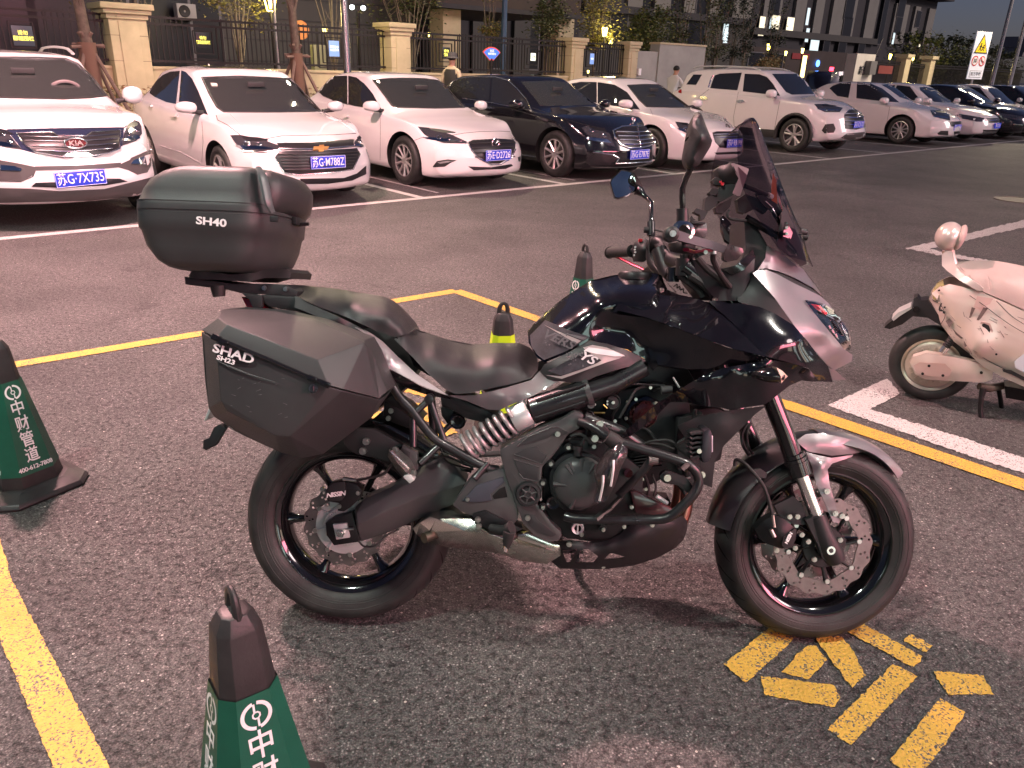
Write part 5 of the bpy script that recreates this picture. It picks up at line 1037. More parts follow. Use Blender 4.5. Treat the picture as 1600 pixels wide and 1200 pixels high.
for P in(AW(60,560,-.12,85,535,-.12,130,560,-.12,125,600,-.12,75,590,-.12),AW(35,650,-.12,60,618,-.12,105,625,-.12,90,670,-.12,50,670,-.12),AW(0,780,-.12,10,690,-.12,45,670,-.12,110,690,-.12,90,740,-.12,40,780,-.12),AW(80,760,-.10,120,730,-.10,200,690,-.10,190,750,-.10,140,800,-.10,90,800,-.10)):
 part('cradle_claw',relief(FB,P,(),step=4,thick=-.03),M_RUB,PH)
part('cradle_bolt',join(box(*FB.U(*AW(132,588,-.13)[0]),.008,.006,.008,.001),box(*FB.U(*AW(118,575,-.13)[0]),.005,.006,.005)),M_RED,PH)
part('cradle_arm',relief(FB,AW(240,700,-.10,300,660,-.10,400,700,-.10,470,760,-.10,440,800,-.10,380,760,-.10,300,800,-.10,250,790,-.10),(),step=5,thick=-.03),M_DARK,PH)
part('lever_arm',relief(FB,AW(380,680,-.12,400,665,-.12,440,675,-.12,540,740,-.12,560,790,-.12,540,820,-.12,430,740,-.12),(),step=5,thick=.008),M_DARK,PH)
part('arm_mark',tube([FB.U(*p)for p in AW(445,712,-.122,470,735,-.122,498,762,-.122)],.0012,6),M_WHITE,PH)
part('switch_block',relief(FB,T4(718,405,-.2,740,375,-.2,830,405,-.2,800,465,-.2,775,470,-.2,770,430,-.2),(),step=4,thick=-.03),M_MATTE)
part('switch_block',relief(FB,T4(690,450,-.22,705,432,-.22,715,455,-.22,740,470,-.22,700,478,-.22),(),step=4,thick=.01),M_MATTE)
part('side_stand',tube([(.62,.13,.32),(.66,.24,.18),(.70,.36,.03+.10)],[.014,.012,.012],10),M_TUBE)
part('stand_foot',box(.70,.39,.125,.07,.05,.012,.003),M_TUBE)
# -------- bollard cones
M_CONE=mat('faded_black_cone',(.026,.025,.025),.42,var=.35,vscale=9,bump=.25,bscale=160,rvar=.12)
M_GREEN=mat('green_reflective_sleeve',(.006,.085,.050),.38,var=.12,vscale=14,bump=.35,bscale=700)
M_LIME=mat('lime_reflective_band',(.50,.72,.02),.4)
M_CWHT=mat('sleeve_print_white',(.72,.74,.73),.4,var=.12,vscale=40)
def octo(h,c,z):return[Vector((x,y,z))for x,y in((h,-c),(h,c),(c,h),(-c,h),(-h,c),(-h,-c),(-c,-h),(c,-h))]
def hw_at(z):return np.interp(z,[.04,.455,.575],[.116,.051,.040])
def cone(x,y,rot,label,band='green',H=.72,s=1.0):
 M=Matrix.Translation((x,y,0))@Matrix.Rotation(R(rot),4,'Z')@Matrix.Scale(s,4)
 o=empty('traffic_cone',M,label,'traffic cone','bollard cones round the motorcycle bay')
 bm=loft([octo(.178,.12,.0),octo(.181,.123,.010),octo(.172,.115,.024),octo(.134,.09,.040),octo(.126,.078,.046)]);part_('base',bm,M_CONE,o,bev=.002)
 zs=(.045,.10,.26,.455,.575)
 bm=loft([octo(hw_at(z),hw_at(z)*.56,z)for z in zs]+[octo(.039,.021,.580),octo(.026,.014,.606),octo(.020,.011,.608)]);part_('body',bm,M_CONE,o,bev=.0015)
 bm=tube([(0,-.018,.597),(0,-.018,.622),(0,-.012,.641),(0,0,.648),(0,.012,.641),(0,.018,.622),(0,.018,.597)],[.009,.008,.007,.006,.007,.008,.009],10,smooth=4,flat=1.3);part_('loop',bm,M_CONE,o)
 part_('cap_slot',box(0,0,.608,.016,.022,.003,.001),M_PIT,o)
 if band=='green':
  e=.0025;z0,z1=.095,.455
  bm=loft([octo(hw_at(z)+e,hw_at(z)*.56+e*.5,z)for z in(z0,z0+.002,z1-.002,z1)],caps=False);SL=part_('sleeve',bm,M_GREEN,o)
  tilt=math.atan((.116-.051)/.415)
  for k in range(4):
   F=Matrix.Rotation(R(90*k),4,'Z')
   def put(bm_,z,dx=0,rot=0):
    m_=F@Matrix.Translation((dx,-(hw_at(z)+e+.0006),z))@Matrix.Rotation(R(90)-tilt,4,'X');part_('print',xf(bm_,m_),M_CWHT,SL,smooth=0)
   lg=bmesh.new()
   for a0,a1 in((100,262),(-80,82)):
    pts=[(math.cos(R(a)),math.sin(R(a)))for a in np.linspace(a0,a1,16)]
    ri,ro=.0215,.0285
    vi=[lg.verts.new((p[0]*ri,p[1]*ri,0))for p in pts];vo=[lg.verts.new((p[0]*ro,p[1]*ro,0))for p in pts]
    for i in range(15):lg.faces.new((vi[i],vo[i],vo[i+1],vi[i+1]))
   for sx,sy in((-1,1),(1,-1)):
    lg.faces.new([lg.verts.new(p)for p in((sx*.0045,sy*.0235,0),(sx*.0005-.0,sy*.0235,0),(sx*.0005,sy*.007,0),(sx*.0045,sy*.007,0))])
   pts=[(math.cos(R(a+22.5)),math.sin(R(a+22.5)))for a in range(0,361,45)]
   vi=[lg.verts.new((p[0]*.0052,p[1]*.0052,0))for p in pts];vo=[lg.verts.new((p[0]*.0085,p[1]*.0085,0))for p in pts]
   for i in range(8):lg.faces.new((vi[i],vo[i],vo[i+1],vi[i+1]))
   for f in lg.faces:
    f.normal_update()
    if f.normal.z<0:f.normal_flip()
   put(lg,.414)
   for ch,z in zip('中财管道',(.348,.286,.224,.162)):
    put(text_mesh(ch,.062,.0008,.0002,xscale=.82),z+.002)
   put(text_mesh('400-612-7808',.0235,.0006,.0002,spacing=.95),.118)
 else:
  for z0,z1 in((.43,.515),(.17,.23)):
   bm=loft([octo(hw_at(z)+.002,hw_at(z)*.56+.001,z)for z in(z0,z1)],caps=False);part_('reflective_band',bm,M_LIME,o)
 return o
def part_(name,bm,m,parent,bev=0,smooth=30):
 if bev:bevel_all(bm,bev,2,20)
 return new_obj(name,bm,m,parent,smooth)
c=Vector((-1.915,2.65,0));cone(c.x,c.y,58,'scuffed black cone with green lettered sleeve, cut by the left edge of the photo')
c=G(361,922,.69);cone(c.x,c.y,37,'black cone with green sleeve in front of the rear wheel, base out of frame',s=1.065)
c=G(787,475,.645);cone(c.x,c.y,100,'black cone with a lime reflective band showing above the rider seat','lime')
c=G(915,383,.645);cone(c.x,c.y,39,'black cone with green sleeve standing behind the fuel tank, under the left mirror')
# -------- electric scooter
SX=zf3(1270,320,3)
_wr=G(1441,622);
_sd=Vector((math.cos(R(-27)),math.sin(R(-27)),0));_sl=Vector((0,0,1)).cross(_sd)
_sm=Matrix((_sd,_sl,Vector((0,0,1)))).transposed().to_4x4();_sm.translation=_wr
FX=Frame(_sm)
SCO=empty('scooter',_sm,'pale champagne electric scooter with scratched bodywork, in the white bay','scooter')
M_CH=mat('champagne_paint',(.62,.54,.47),.28,metal=.15,coat=.6,var=.06,vscale=4)
M_SCS=mat('scooter_seat_vinyl',(.42,.33,.30),.42,bump=.3,bscale=500,var=.08,vscale=6)
M_SCR=mat('bare_scratch',(.16,.12,.11),.7,var=.4,vscale=50)
def sp(name,out,inner=(),m=M_CH,parent=None,step=5,thick=.004,cr=(),wall=None,mirror=False,smooth=40):
 bm=relief(FX,out,inner,step=step,thick=thick,creases=cr,wall=wall)
 if mirror:join(bm,mirror_y(bm))
 return new_obj(name,bm,m,parent or SCO,smooth)
wr=.205
WH=new_obj('rear_wheel',lathe([(.02,-.05),(.11,-.05),(.125,-.04),(.128,.04),(.11,.05),(.02,.05)],48),mat('scooter_hub',(.45,.42,.34),.4,metal=.6),SCO,mw=Matrix.Translation((0,0,wr)))
ty=smooth_path([(.138,.040),(.160,.048),(.185,.044),(.199,.028),(wr,0)],4);new_obj('tyre',lathe(ty+[(a,-b)for a,b in ty[-2::-1]],72),M_TYRE,WH)
new_obj('rim',lathe([(.142,.045),(.142,.036),(.128,.03),(.124,0),(.128,-.03),(.142,-.036),(.142,-.045),(.136,-.044),(.118,-.03),(.114,0),(.118,.03),(.136,.044)],72),mat('scooter_rim',(.50,.47,.38),.3,metal=.7),WH)
gb=bmesh.new()
for k in range(20):
 a=2*math.pi*k/20;join(gb,box(.095*math.cos(a),-.055,.095*math.sin(a),.018,.008,.008,.001,rot=Matrix.Rotation(-a,3,'Y')))
new_obj('hub_fins',gb,mat('scooter_hub',(.45,.42,.34)),WH)
sp('swingarm_cover',SX(455,740,-.10,470,712,-.105,530,695,-.11,600,705,-.11,720,728,-.11,800,750,-.11,845,785,-.11,840,820,-.105,800,833,-.10,640,825,-.10,530,818,-.10,480,795,-.10),SX(550,760,-.125,700,780,-.125),wall=-.06)
sp('cover_inset',SX(472,755,-.124,500,738,-.126,620,745,-.127,650,775,-.127,640,800,-.124,600,808,-.122,490,795,-.12),(),mat('champagne_shade',(.52,.38,.33),.35,coat=.4),thick=.003)
for P in SX(545,755,-.128,790,787,-.12,515,792,-.124,610,800,-.124):
 q=FX.U(*P);new_obj('bolt',cyl(q+Vector((0,.004,0)),q+Vector((0,-.003,0)),.007,seg=12),M_DARK,SCO)
a,b=FX.U(*SX(605,690,-.09)[0]),FX.U(*SX(655,625,-.09)[0])
new_obj('rear_shock',tube([a,a.lerp(b,.4)],.019,16),M_CHROME,SCO)
new_obj('shock_boot',tube([a.lerp(b,t)for t in np.linspace(.4,1.1,12)],[.021 if i%2 else .017 for i in range(12)],16),M_RUB,SCO)
BD=sp('rear_body',SX(545,440,-.02,556,420,-.05,590,390,-.08,640,372,-.09,700,385,-.12,790,410,-.14,880,450,-.15,990,500,-.16,1160,600,-.17,1330,720,-.17,1330,900,-.15,1100,880,-.15,990,845,-.15,900,800,-.14,800,745,-.13,730,695,-.12,660,640,-.11,600,560,-.08,560,490,-.04),
SX(640,470,-.13,750,520,-.17,850,600,-.185,960,700,-.185,700,600,-.155,620,430,-.115,1100,780,-.18),step=5,mirror=True,cr=[SX(735,692,-.15,820,715,-.165,940,740,-.175,1050,800,-.175)])
sp('body_strip',SX(735,700,-.145,850,750,-.16,940,790,-.165,1060,860,-.165,1300,960,-.16,1300,985,-.155,1050,880,-.155,900,812,-.15,800,760,-.14),(),M_CH,parent=BD)
sp('dark_slot',SX(888,770,-.172,930,775,-.172,1060,845,-.172,1060,860,-.17,930,795,-.17,892,782,-.17),(),M_PIT,parent=BD,step=4,thick=.002)
sp('side_reflector',SX(945,735,-.188,1000,690,-.188,1100,720,-.188,1080,820,-.186,990,785,-.187,950,765,-.188),(),mat('pale_lens',(.55,.62,.66),.15,coat=1),parent=BD,thick=.006)
sp('vent_ring',SX(780,560,-.184,790,547,-.185,830,555,-.187,845,590,-.188,830,628,-.187,815,628,-.187,795,600,-.185),(),mat('champagne_shade',(.52,.38,.33)),parent=BD,thick=.004)
sp('vent',SX(792,563,-.1885,802,556,-.189,826,566,-.191,832,590,-.192,823,615,-.191,806,598,-.1895),(),M_PIT,parent=BD,thick=.002,step=3)
for P in(SX(745,480,-.174,762,485,-.176,745,520,-.172,722,575,-.162,718,560,-.162,735,520,-.17),SX(800,480,-.182,822,485,-.182,790,530,-.181,760,560,-.178,770,535,-.178),SX(655,580,-.146,680,605,-.152,705,625,-.157,695,628,-.154,670,608,-.148),SX(708,640,-.157,760,590,-.176,740,650,-.170,712,668,-.157),SX(760,678,-.176,830,690,-.183,790,698,-.179,745,690,-.173),SX(622,545,-.13,640,532,-.134,658,550,-.139,640,575,-.138)):
 sp('scratch',P,(),M_SCR,parent=BD,step=2,thick=.0012)
sp('sticker',SX(770,428,-.172,845,440,-.172,830,465,-.177,780,485,-.180,755,478,-.176),(),mat('stale_sticker',(.50,.36,.32),.55),parent=BD,thick=.001)
for P in(SX(590,485,-.120,597,465,-.116,600,485,-.121,595,505,-.124),SX(598,462,-.117,606,460,-.118,603,478,-.121,598,478,-.120),SX(612,478,-.124,622,476,-.126,624,484,-.128,615,486,-.127),SX(585,492,-.119,605,490,-.123,615,500,-.127,600,500,-.125),SX(610,500,-.127,622,500,-.130,618,512,-.130,608,508,-.129)):
 sp('mark',P,(),M_PIT,parent=BD,step=1.5,thick=.001)
new_obj('tail_fairing',loft([[FX.U(*p)for p in r]for r in(SX(556,415,-.07,585,445,-.10,600,380,-.07),SX(556,415,.07,585,445,.10,600,380,.07))]),M_CH,SCO)
sp('tail_lamp',SX(560,418,-.065,568,395,-.06,585,372,-.04,612,362,-.04,618,380,-.075,605,415,-.095,575,445,-.085,563,440,-.075),(),mat('smoked_tail_lens',(.30,.27,.12),.12,coat=1),thick=.05)
for P in(SX(735,425,-.152,800,470,-.178,900,545,-.190,990,600,-.190,1150,680,-.188),SX(560,445,-.045,600,470,-.118,620,520,-.135,600,560,-.092),SX(860,450,-.153,930,520,-.180,990,560,-.186),SX(700,640,-.135,760,690,-.165,830,735,-.155,960,800,-.17)):new_obj('panel_seam',tube([FX.U(q[0],q[1],q[2]-.003)for q in P],.0014,6,smooth=5),M_PIT,BD)
rs=random.Random(9)
for k in range(30):
 x_,y_=640+rs.random()*320,500+rs.random()*210;o_,d_=FX.o,(FX.inv.to_3x3()@ray(1270+x_/3,320+y_/3)).normalized()
 if k==0:bb_=bmesh.new();bb_.from_mesh(BD.data);BT=BVHTree.FromBMesh(bb_);bb_.free()
 h_=BT.ray_cast(o_,d_)
 if h_[0]is None:continue
 a_=rs.uniform(-1.2,.2);L_=.006+rs.random()*.035;v_=Vector((math.cos(a_),0,math.sin(a_)))*L_;v_-=h_[1]*v_.dot(h_[1]);new_obj('scratch',tube([h_[0],h_[0]+v_],[.0008,.0016],4),M_SCR,BD)
for P in SX(592,400,-.10,1010,640,-.188,860,700,-.178):q=FX.U(*P);new_obj('screw',cyl(q,q+Vector((0,-.006,0)),.005,seg=10),M_DARK,BD)
new=relief(FX,SX(662,292,-.06,680,278,-.03,740,262,.0,850,262,.0,1000,290,.0,1200,330,.0,1330,360,.0,1330,720,-.13,1150,590,-.14,990,492,-.14,900,450,-.135,800,408,-.12,740,365,-.11,690,330,-.09),SX(750,320,-.08,900,370,-.11,1050,430,-.12,1000,340,-.06),step=5,wall=0)
join(new,mirror_y(new));ST=new_obj('seat',new,M_SCS,SCO,40)
for P in(SX(735,328,-.092,745,350,-.10,748,385,-.112),SX(822,335,-.09,832,360,-.105,828,395,-.12),SX(690,290,-.05,700,300,-.06,712,310,-.065)):
 new_obj('crease',tube([FX.U(q[0],q[1],q[2]-.008)for q in P],.0022,6,smooth=4),M_SCS,ST)
RL=sp('back_rail',SX(605,235,-.06,625,215,-.055,655,222,-.05,665,260,-.06,672,290,-.08,700,322,-.12,760,360,-.15,800,392,-.16,798,405,-.16,770,402,-.16,690,355,-.14,630,310,-.10,605,285,-.08),(),mat('rail_champagne',(.60,.52,.47),.3,metal=.4,coat=.4),thick=.02)
new_obj('back_rail',mirror_y(relief(FX,SX(605,235,-.06,655,222,-.05,672,290,-.08,760,360,-.15,798,405,-.16,690,355,-.14,605,285,-.08),(),step=6,thick=.02)),mat('rail_champagne',(.60,.52,.47)),SCO)
c0=FX.U(*SX(650,148,0)[0]);pr=FX.U(*SX(650,80,0)[0]).z-c0.z
bm=bmesh.new();bmesh.ops.create_uvsphere(bm,u_segments=32,v_segments=20,radius=1)
bmesh.ops.scale(bm,vec=(.062,.085,pr),verts=bm.verts);bmesh.ops.rotate(bm,matrix=Matrix.Rotation(R(8),3,'Y'),verts=bm.verts);bmesh.ops.translate(bm,vec=c0+Vector((-.012,0,0)),verts=bm.verts)
BKR=new_obj('backrest_shell',bm,mat('rail_champagne',(.60,.52,.47)),SCO)
bm=bmesh.new();bmesh.ops.create_uvsphere(bm,u_segments=32,v_segments=20,radius=1)
bmesh.ops.scale(bm,vec=(.022,.076,pr*.90),verts=bm.verts);bmesh.ops.rotate(bm,matrix=Matrix.Rotation(R(8),3,'Y'),verts=bm.verts);bmesh.ops.translate(bm,vec=c0+Vector((.040,0,0)),verts=bm.verts);new_obj('backrest_pad',bm,M_SCS,BKR)
new_obj('rail_post',tube([FX.U(*p)for p in SX(640,200,0,648,240,0,665,290,0,700,330,0)],[.024,.02,.02,.02],12,smooth=3),mat('rail_champagne',(.60,.52,.47)),SCO)
MG=sp('mudguard',SX(335,575,-.0,350,560,-.03,400,520,-.05,470,482,-.06,472,440,-.05,490,432,-.05,505,450,-.055,540,445,-.06,562,480,-.07,610,545,-.08,640,590,-.09,590,560,-.08,540,530,-.07,470,522,-.06,420,560,-.05,360,583,-.02),(),M_MATTE,thick=.09)
sp('plate_edge',SX(370,535,-.06,400,505,-.06,460,478,-.06,465,486,-.06,410,520,-.06,378,545,-.06),(),M_ALU,parent=MG,thick=.11)
q=FX.U(*SX(485,488,-.065)[0]);new_obj('reflector',cyl(q+Vector((0,-.012,0)),q,.016),M_GLOSS2,MG)
CS=new_obj('centre_stand',tube([FX.U(*p)for p in SX(800,860,-.09,790,900,-.10,785,960,-.115,790,1020,-.125,792,1055,-.13)],[.016,.013,.012,.012,.012],12),M_DARK,SCO)
new_obj('stand_leg',tube([FX.U(*p)for p in SX(870,860,.05,880,910,.07,885,960,.085,893,990,.095)],.012,10),M_DARK,CS)
for P in(SX(795,1060,-.135)[0],SX(895,985,.10)[0]):
 q=FX.U(*P);new_obj('stand_foot',box(q.x,q.y,q.z,.06,.03,.012,.003),M_RUB,CS)
new_obj('stand_bracket',tube([FX.U(*p)for p in SX(780,850,-.08,830,860,-.05,880,850,.0,930,840,.02)],[.018,.022,.02,.018],10),mat('greasy_brown',(.10,.075,.06),.5,var=.4,vscale=30),CS)
sp('floor_underside',SX(900,850,-.06,960,860,-.08,1100,890,-.09,1300,960,-.09,1300,1040,-.07,1100,960,-.06,990,920,-.05,905,905,-.05),(),M_DARK,thick=.10)
new_obj('floor_board',box(.86,0,.27,.46,.26,.05,.015),M_CH,SCO)
new_obj('leg_shield',loft([[Vector((x,w_*s,z))for s,dx in((-1,0),(0,.06),(1,0))]+[Vector((x+.06,w_*s,z))for s in(1,0,-1)]for x,w_,z in((1.05,.17,.24),(1.12,.2,.5),(1.06,.17,.8),(1.0,.10,.92))]),M_CH,SCO)
F2=new_obj('front_wheel',lathe([(.02,-.04),(.12,-.04),(.12,.04),(.02,.04)],40),mat('scooter_hub',(.45,.42,.34)),SCO,mw=Matrix.Translation((1.28,0,wr)))
new_obj('tyre',lathe(ty+[(a,-b)for a,b in ty[-2::-1]],48),M_TYRE,F2)
new_obj('front_fork',tube([(1.0,0,.95),(1.12,0,.60),(1.22,0,.42),(1.28,.07,wr)],.022,12),M_DARK,SCO)
new_obj('handlebar',tube([(.92,-.32,.98),(.98,-.12,1.0),(.98,.12,1.0),(.92,.32,.98)],.014,12),M_DARK,SCO)
# -------- parked cars
CAR_D=-e2;CAR_L=e1
def car_frame(u,v,yaw=0):
 d=Matrix.Rotation(R(yaw),3,'Z')@CAR_D;l=Vector((0,0,1)).cross(d)
 M=Matrix((d,l,Vector((0,0,1)))).transposed().to_4x4();M.translation=row(u,v);return M
def paint_car(name,col,flake=0,dark=False):
 return mat(name,col,.22 if not dark else .12,coat=1.0,var=.03,vscale=2)
M_CW=paint_car('white_car_paint',(.64,.63,.625));M_CK=paint_car('black_car_paint',(.008,.008,.010),dark=True);M_CS=paint_car('silver_car_paint',(.42,.43,.45))
M_GLASS=mat('dark_car_glass',(.018,.020,.021),.04,coat=.5,spec=.8)
M_ARCH=mat('wheel_arch_black',(.006,.006,.006),.9)
M_GRL=mat('grille_black',(.012,.012,.014),.35)
M_LAMP=mat('headlamp_glass',(.12,.12,.13),.10,metal=.7,coat=1.0)
M_LAMPC=mat('headlamp_chrome',(.85,.85,.86),.08,metal=1.0)
M_PLATE=mat('plate_blue',(.02,.045,.50),.35,emit=(.03,.06,.8),es=.10)
M_PLW=mat('plate_white',(.85,.85,.85),.4)
M_TRIM=mat('car_black_trim',(.02,.02,.02),.5)
M_WHL=mat('alloy_wheel',(.62,.60,.58),.32,metal=.8)
M_WHD=mat('alloy_wheel_dark',(.10,.10,.10),.4,metal=.5)
M_INT=mat('car_interior',(.10,.10,.10),.7)
def glass_clear():
 m=bpy.data.materials.new('windscreen_glass');m.use_nodes=True;t=m.node_tree;t.nodes.clear();N=t.nodes.new;L=t.links.new
 o=N('ShaderNodeOutputMaterial');mx=N('ShaderNodeMixShader');tr=N('ShaderNodeBsdfTransparent');tr.inputs[0].default_value=(.80,.84,.86,1)
 gl=N('ShaderNodeBsdfGlossy');gl.inputs['Roughness'].default_value=.03;fr=N('ShaderNodeFresnel');fr.inputs[0].default_value=2.0
 df=N('ShaderNodeBsdfDiffuse');df.inputs[0].default_value=(.20,.225,.21,1);m1=N('ShaderNodeMixShader');m1.inputs[0].default_value=.16;L(tr.outputs[0],m1.inputs[1]);L(df.outputs[0],m1.inputs[2])  # greenish diffuse share paints reflections into the glass colour
 L(fr.outputs[0],mx.inputs[0]);L(m1.outputs[0],mx.inputs[1]);L(gl.outputs[0],mx.inputs[2]);L(mx.outputs[0],o.inputs[0]);return m
M_WSG=glass_clear()
def cr1(xs,ys):
 """smooth monotone-ish interpolation of control points"""
 xs,ys=np.array(xs,float),np.array(ys,float)
 def f(x):
  x=np.clip(x,xs[0],xs[-1]);i=int(np.clip(np.searchsorted(xs,x)-1,0,len(xs)-2));h=xs[i+1]-xs[i];t=(x-xs[i])/h
  def sl(j):
   if j==0 or j==len(xs)-1:return 0 if j else(ys[1]-ys[0])/(xs[1]-xs[0])
   a,b=(ys[j]-ys[j-1])/(xs[j]-xs[j-1]),(ys[j+1]-ys[j])/(xs[j+1]-xs[j])
   return 0 if a*b<=0 else 2*a*b/(a+b)
  m0,m1=sl(i)*h,sl(i+1)*h
  return(2*t**3-3*t*t+1)*ys[i]+(t**3-2*t*t+t)*m0+(-2*t**3+3*t*t)*ys[i+1]+(t**3-t*t)*m1
 return f
class Car:
 def __init__(s,label,M,spec,paint,cat='car',name='parked_car',group='cars parked along the fence',detail=1.0):
  s.M,s.p=M,spec;s.Mi=M.inverted();s.det=detail
  s.o=empty(name,M,label,cat,group);s.paint=paint
  s.body()
 def body(s):
  p=s.p;L_,W,H,wb,fo,wr=p['L'],p['W'],p['H'],p['wb'],p['fo'],p['wr'];ro=L_-wb-fo;xr,xf=-(wb+ro),fo
  zt=cr1(*zip(*p['top']));zs=cr1(*zip(*p['belt']));z0=cr1(*zip(*p['bot']))
  pw=cr1([xr,xr+.25,xr+1.1,-.9,.1,xf-.45,xf],p.get('plan',[.84,.93,1,1,.985,.94,.84]))
  wrf=p.get('roofw',.70);bowf,bowr=p.get('bow',(.34,.16))
  xs=sorted(set([round(v,4)for v in list(np.linspace(xr,xf,int(64*s.det)))+[q[0]for q in p['top']]]))
  def section(x,f=1.0,zc=None,nx=0.0):
   w=W/2*pw(x);a,b,c=z0(x),zs(x),zt(x);h=c-b;g=min(1,max(0,(h-.10)/.30));g=g*g*(3-2*g)
   wr_=W/2*wrf*min(1,pw(x)+.05)
   P=[(0,a),(.55*w,a),(.86*w,a+.005),(.955*w,a+.05),(.99*w,a+.30*(b-a)),(1.0*w,a+.55*(b-a)),(.99*w,a+.80*(b-a)),(.965*w,b-.015)]
   hood=[(.93*w,b+.18*h),(.84*w,b+.42*h),(.70*w,b+.66*h),(.50*w,b+.84*h),(.26*w,b+.96*h),(0,c)]
   gh=[(.935*w,b+.03),(.935*w-(.935*w-wr_)*.42,b+.45*h),(wr_+.03,b+.80*h),(wr_-.02,b+.915*h),(wr_*.72,b+.975*h),(0,c)]
   P+=[(hh[0]*(1-g)+gg[0]*g,hh[1]*(1-g)+gg[1]*g)for hh,gg in zip(hood,gh)]
   Q=smooth_path([(q[0],q[1],0)for q in P],4);out=[]
   tf=np.clip((x-(xf-1.3))/1.3,0,1)**2;tr_=np.clip(((xr+1.0)-x)/1.0,0,1)**2
   for(y,z,_)in Q:
    if f<1 and zc is not None:y*=f;z=zc+(z-zc)*f
    q=(y/(W/2))**2;rk=p.get('rake',.12)
    xx=x+nx-bowf*tf*q+bowr*tr_*q-(rk*tf*max(0,(z-.45))/.4 if x>0 else 0)+(p.get('rrake',.08)*tr_*max(0,z-.6)/.4 if x<0 else 0)
    out.append((xx,y,z))
   full=[Vector(o_)for o_ in out]+[Vector((o_[0],-o_[1],o_[2]))for o_ in out[-2:0:-1]]
   return full
  rings=[]
  zcr=(z0(xr)+zt(xr))/2
  for f in(.04,.2,.4,.6,.78,.9,.96,.99):rings.append(section(xr,f,zcr,.12*f**6-.0))
  rings+=[section(x,nx=.12 if x<=xr+.001 else(.12*max(0,1-(x-xr)/.15))if x<xr+.15 else 0)for x in xs]
  zcf=(z0(xf)+zt(xf))/2
  for f in(.99,.96,.9,.78,.6,.4,.2,.04):rings.append(section(xf,f,zcf,.10-.10*f**6))
  bm=loft(rings)
  tmp=new_obj('tmp_body',bm,[s.paint,M_ARCH],None,0)
  for x in(0,-wb):
   for sd in(-1,1):
    cb=cyl((x,sd*(W/2-.27),wr+p.get('arch_dz',.0)),(x,sd*(W/2+.3),wr+p.get('arch_dz',.0)),wr+p.get('gap',.055),seg=40)
    co=new_obj('tmp_cut',cb,M_ARCH,None,0)
    md=tmp.modifiers.new('b','BOOLEAN');md.object=co;md.operation='DIFFERENCE';md.solver='EXACT';md.material_mode='TRANSFER'
  bpy.context.view_layer.update()
  me=bpy.data.meshes.new_from_object(tmp.evaluated_get(bpy.context.evaluated_depsgraph_get()))
  for o_ in[o_ for o_ in list(bpy.data.objects)if o_.name.startswith('tmp_')]:bpy.data.objects.remove(o_)
  me.name='body';me.shade_smooth();me.set_sharp_from_angle(angle=R(42))
  s.b=bpy.data.objects.new('body',me);COL.objects.link(s.b);s.b.parent=s.o
  bm=bmesh.new();bm.from_mesh(me);s.bvh=BVHTree.FromBMesh(bm);bm.free()
  s.wheels()
 def wheels(s):
  p=s.p;wr,W=p['wr'],p['W'];rr=wr*p.get('rimf',.67)
  for x in(0,-p['wb']):
   for sd in(-1,1):
    y=sd*(W/2-.115-p.get('inset',.02));Wm=Matrix.Translation((x,y,wr))
    if sd>0:Wm=Wm@Matrix.Rotation(math.pi,4,'Z')
    if x==0:Wm=Wm@Matrix.Rotation(R(p.get('steer',0)),4,'Z')
    h=.108
    ty=[(rr,h*.86),(rr+.03,h),(wr-.05,h*1.02),(wr-.015,h*.86),(wr,h*.5),(wr+.001,0)];ty=smooth_path(ty,2)
    wh=new_obj('wheel',lathe(ty+[(a,-b)for a,b in ty[-2::-1]],40),M_TYRE,s.o,mw=Wm)
    new_obj('rim',lathe([(rr+.004,-h*.9),(rr-.010,-h*.93),(rr-.022,-h*.6),(rr-.035,0),(.03,.02),(.03,.04),(rr-.02,.05),(rr+.004,-h*.2)],40),M_WHD,wh)
    sp_=bmesh.new();n=p.get('spokes',5);dbl=p.get('dbl',True)
    for k in range(n):
     for off in((-.16,.16)if dbl else(0,)):
      a=2*math.pi*k/n+.3;a2=a+off*5/n*1.2
      c0=Vector((.045*math.cos(a),-h*.66,.045*math.sin(a)));c1=Vector(((rr-.014)*math.cos(a2),-h*.80,(rr-.014)*math.sin(a2)))
      wdt=p.get('spw',.012);join(sp_,tube([c0,c0.lerp(c1,.5),c1],[wdt*1.2,wdt*.9,wdt*1.25],6))
    join(sp_,cyl((0,-h*.4,0),(0,-h*.80,0),.058,.045,20));join(sp_,lathe([(rr-.004,-h*.90),(rr-.020,-h*.93),(rr-.020,-h*.80),(rr-.004,-h*.80)],40))
    new_obj('rim_spokes',sp_,M_WHL if not p.get('darkwheel')else M_WHD,wh)
    if s.det<.8 and sd>0:pass
# --- features
 def cast_px(s,px,py,off):
  o_=s.Mi@CO;d=(s.Mi.to_3x3()@ray(px,py)).normalized();h=s.bvh.ray_cast(o_,d)
  if h[0]is None:return None,None
  n=h[1];n=n if n.dot(d)<0 else-n;return h[0]+n*off,n
 def cast_f(s,y,z,off):
  h=s.bvh.ray_cast(Vector((5,y,z)),Vector((-1,0,0)))
  return(None,None)if h[0]is None else(h[0]+h[1]*off,h[1])
 def cast_s(s,x,z,off):
  h=s.bvh.ray_cast(Vector((x,-4,z)),Vector((0,1,0)))
  return(None,None)if h[0]is None else(h[0]+h[1]*off,h[1])
 def cast_t(s,x,y,off):
  h=s.bvh.ray_cast(Vector((x,y,4)),Vector((0,0,-1)))
  return(None,None)if h[0]is None else(h[0]+h[1]*off,h[1])
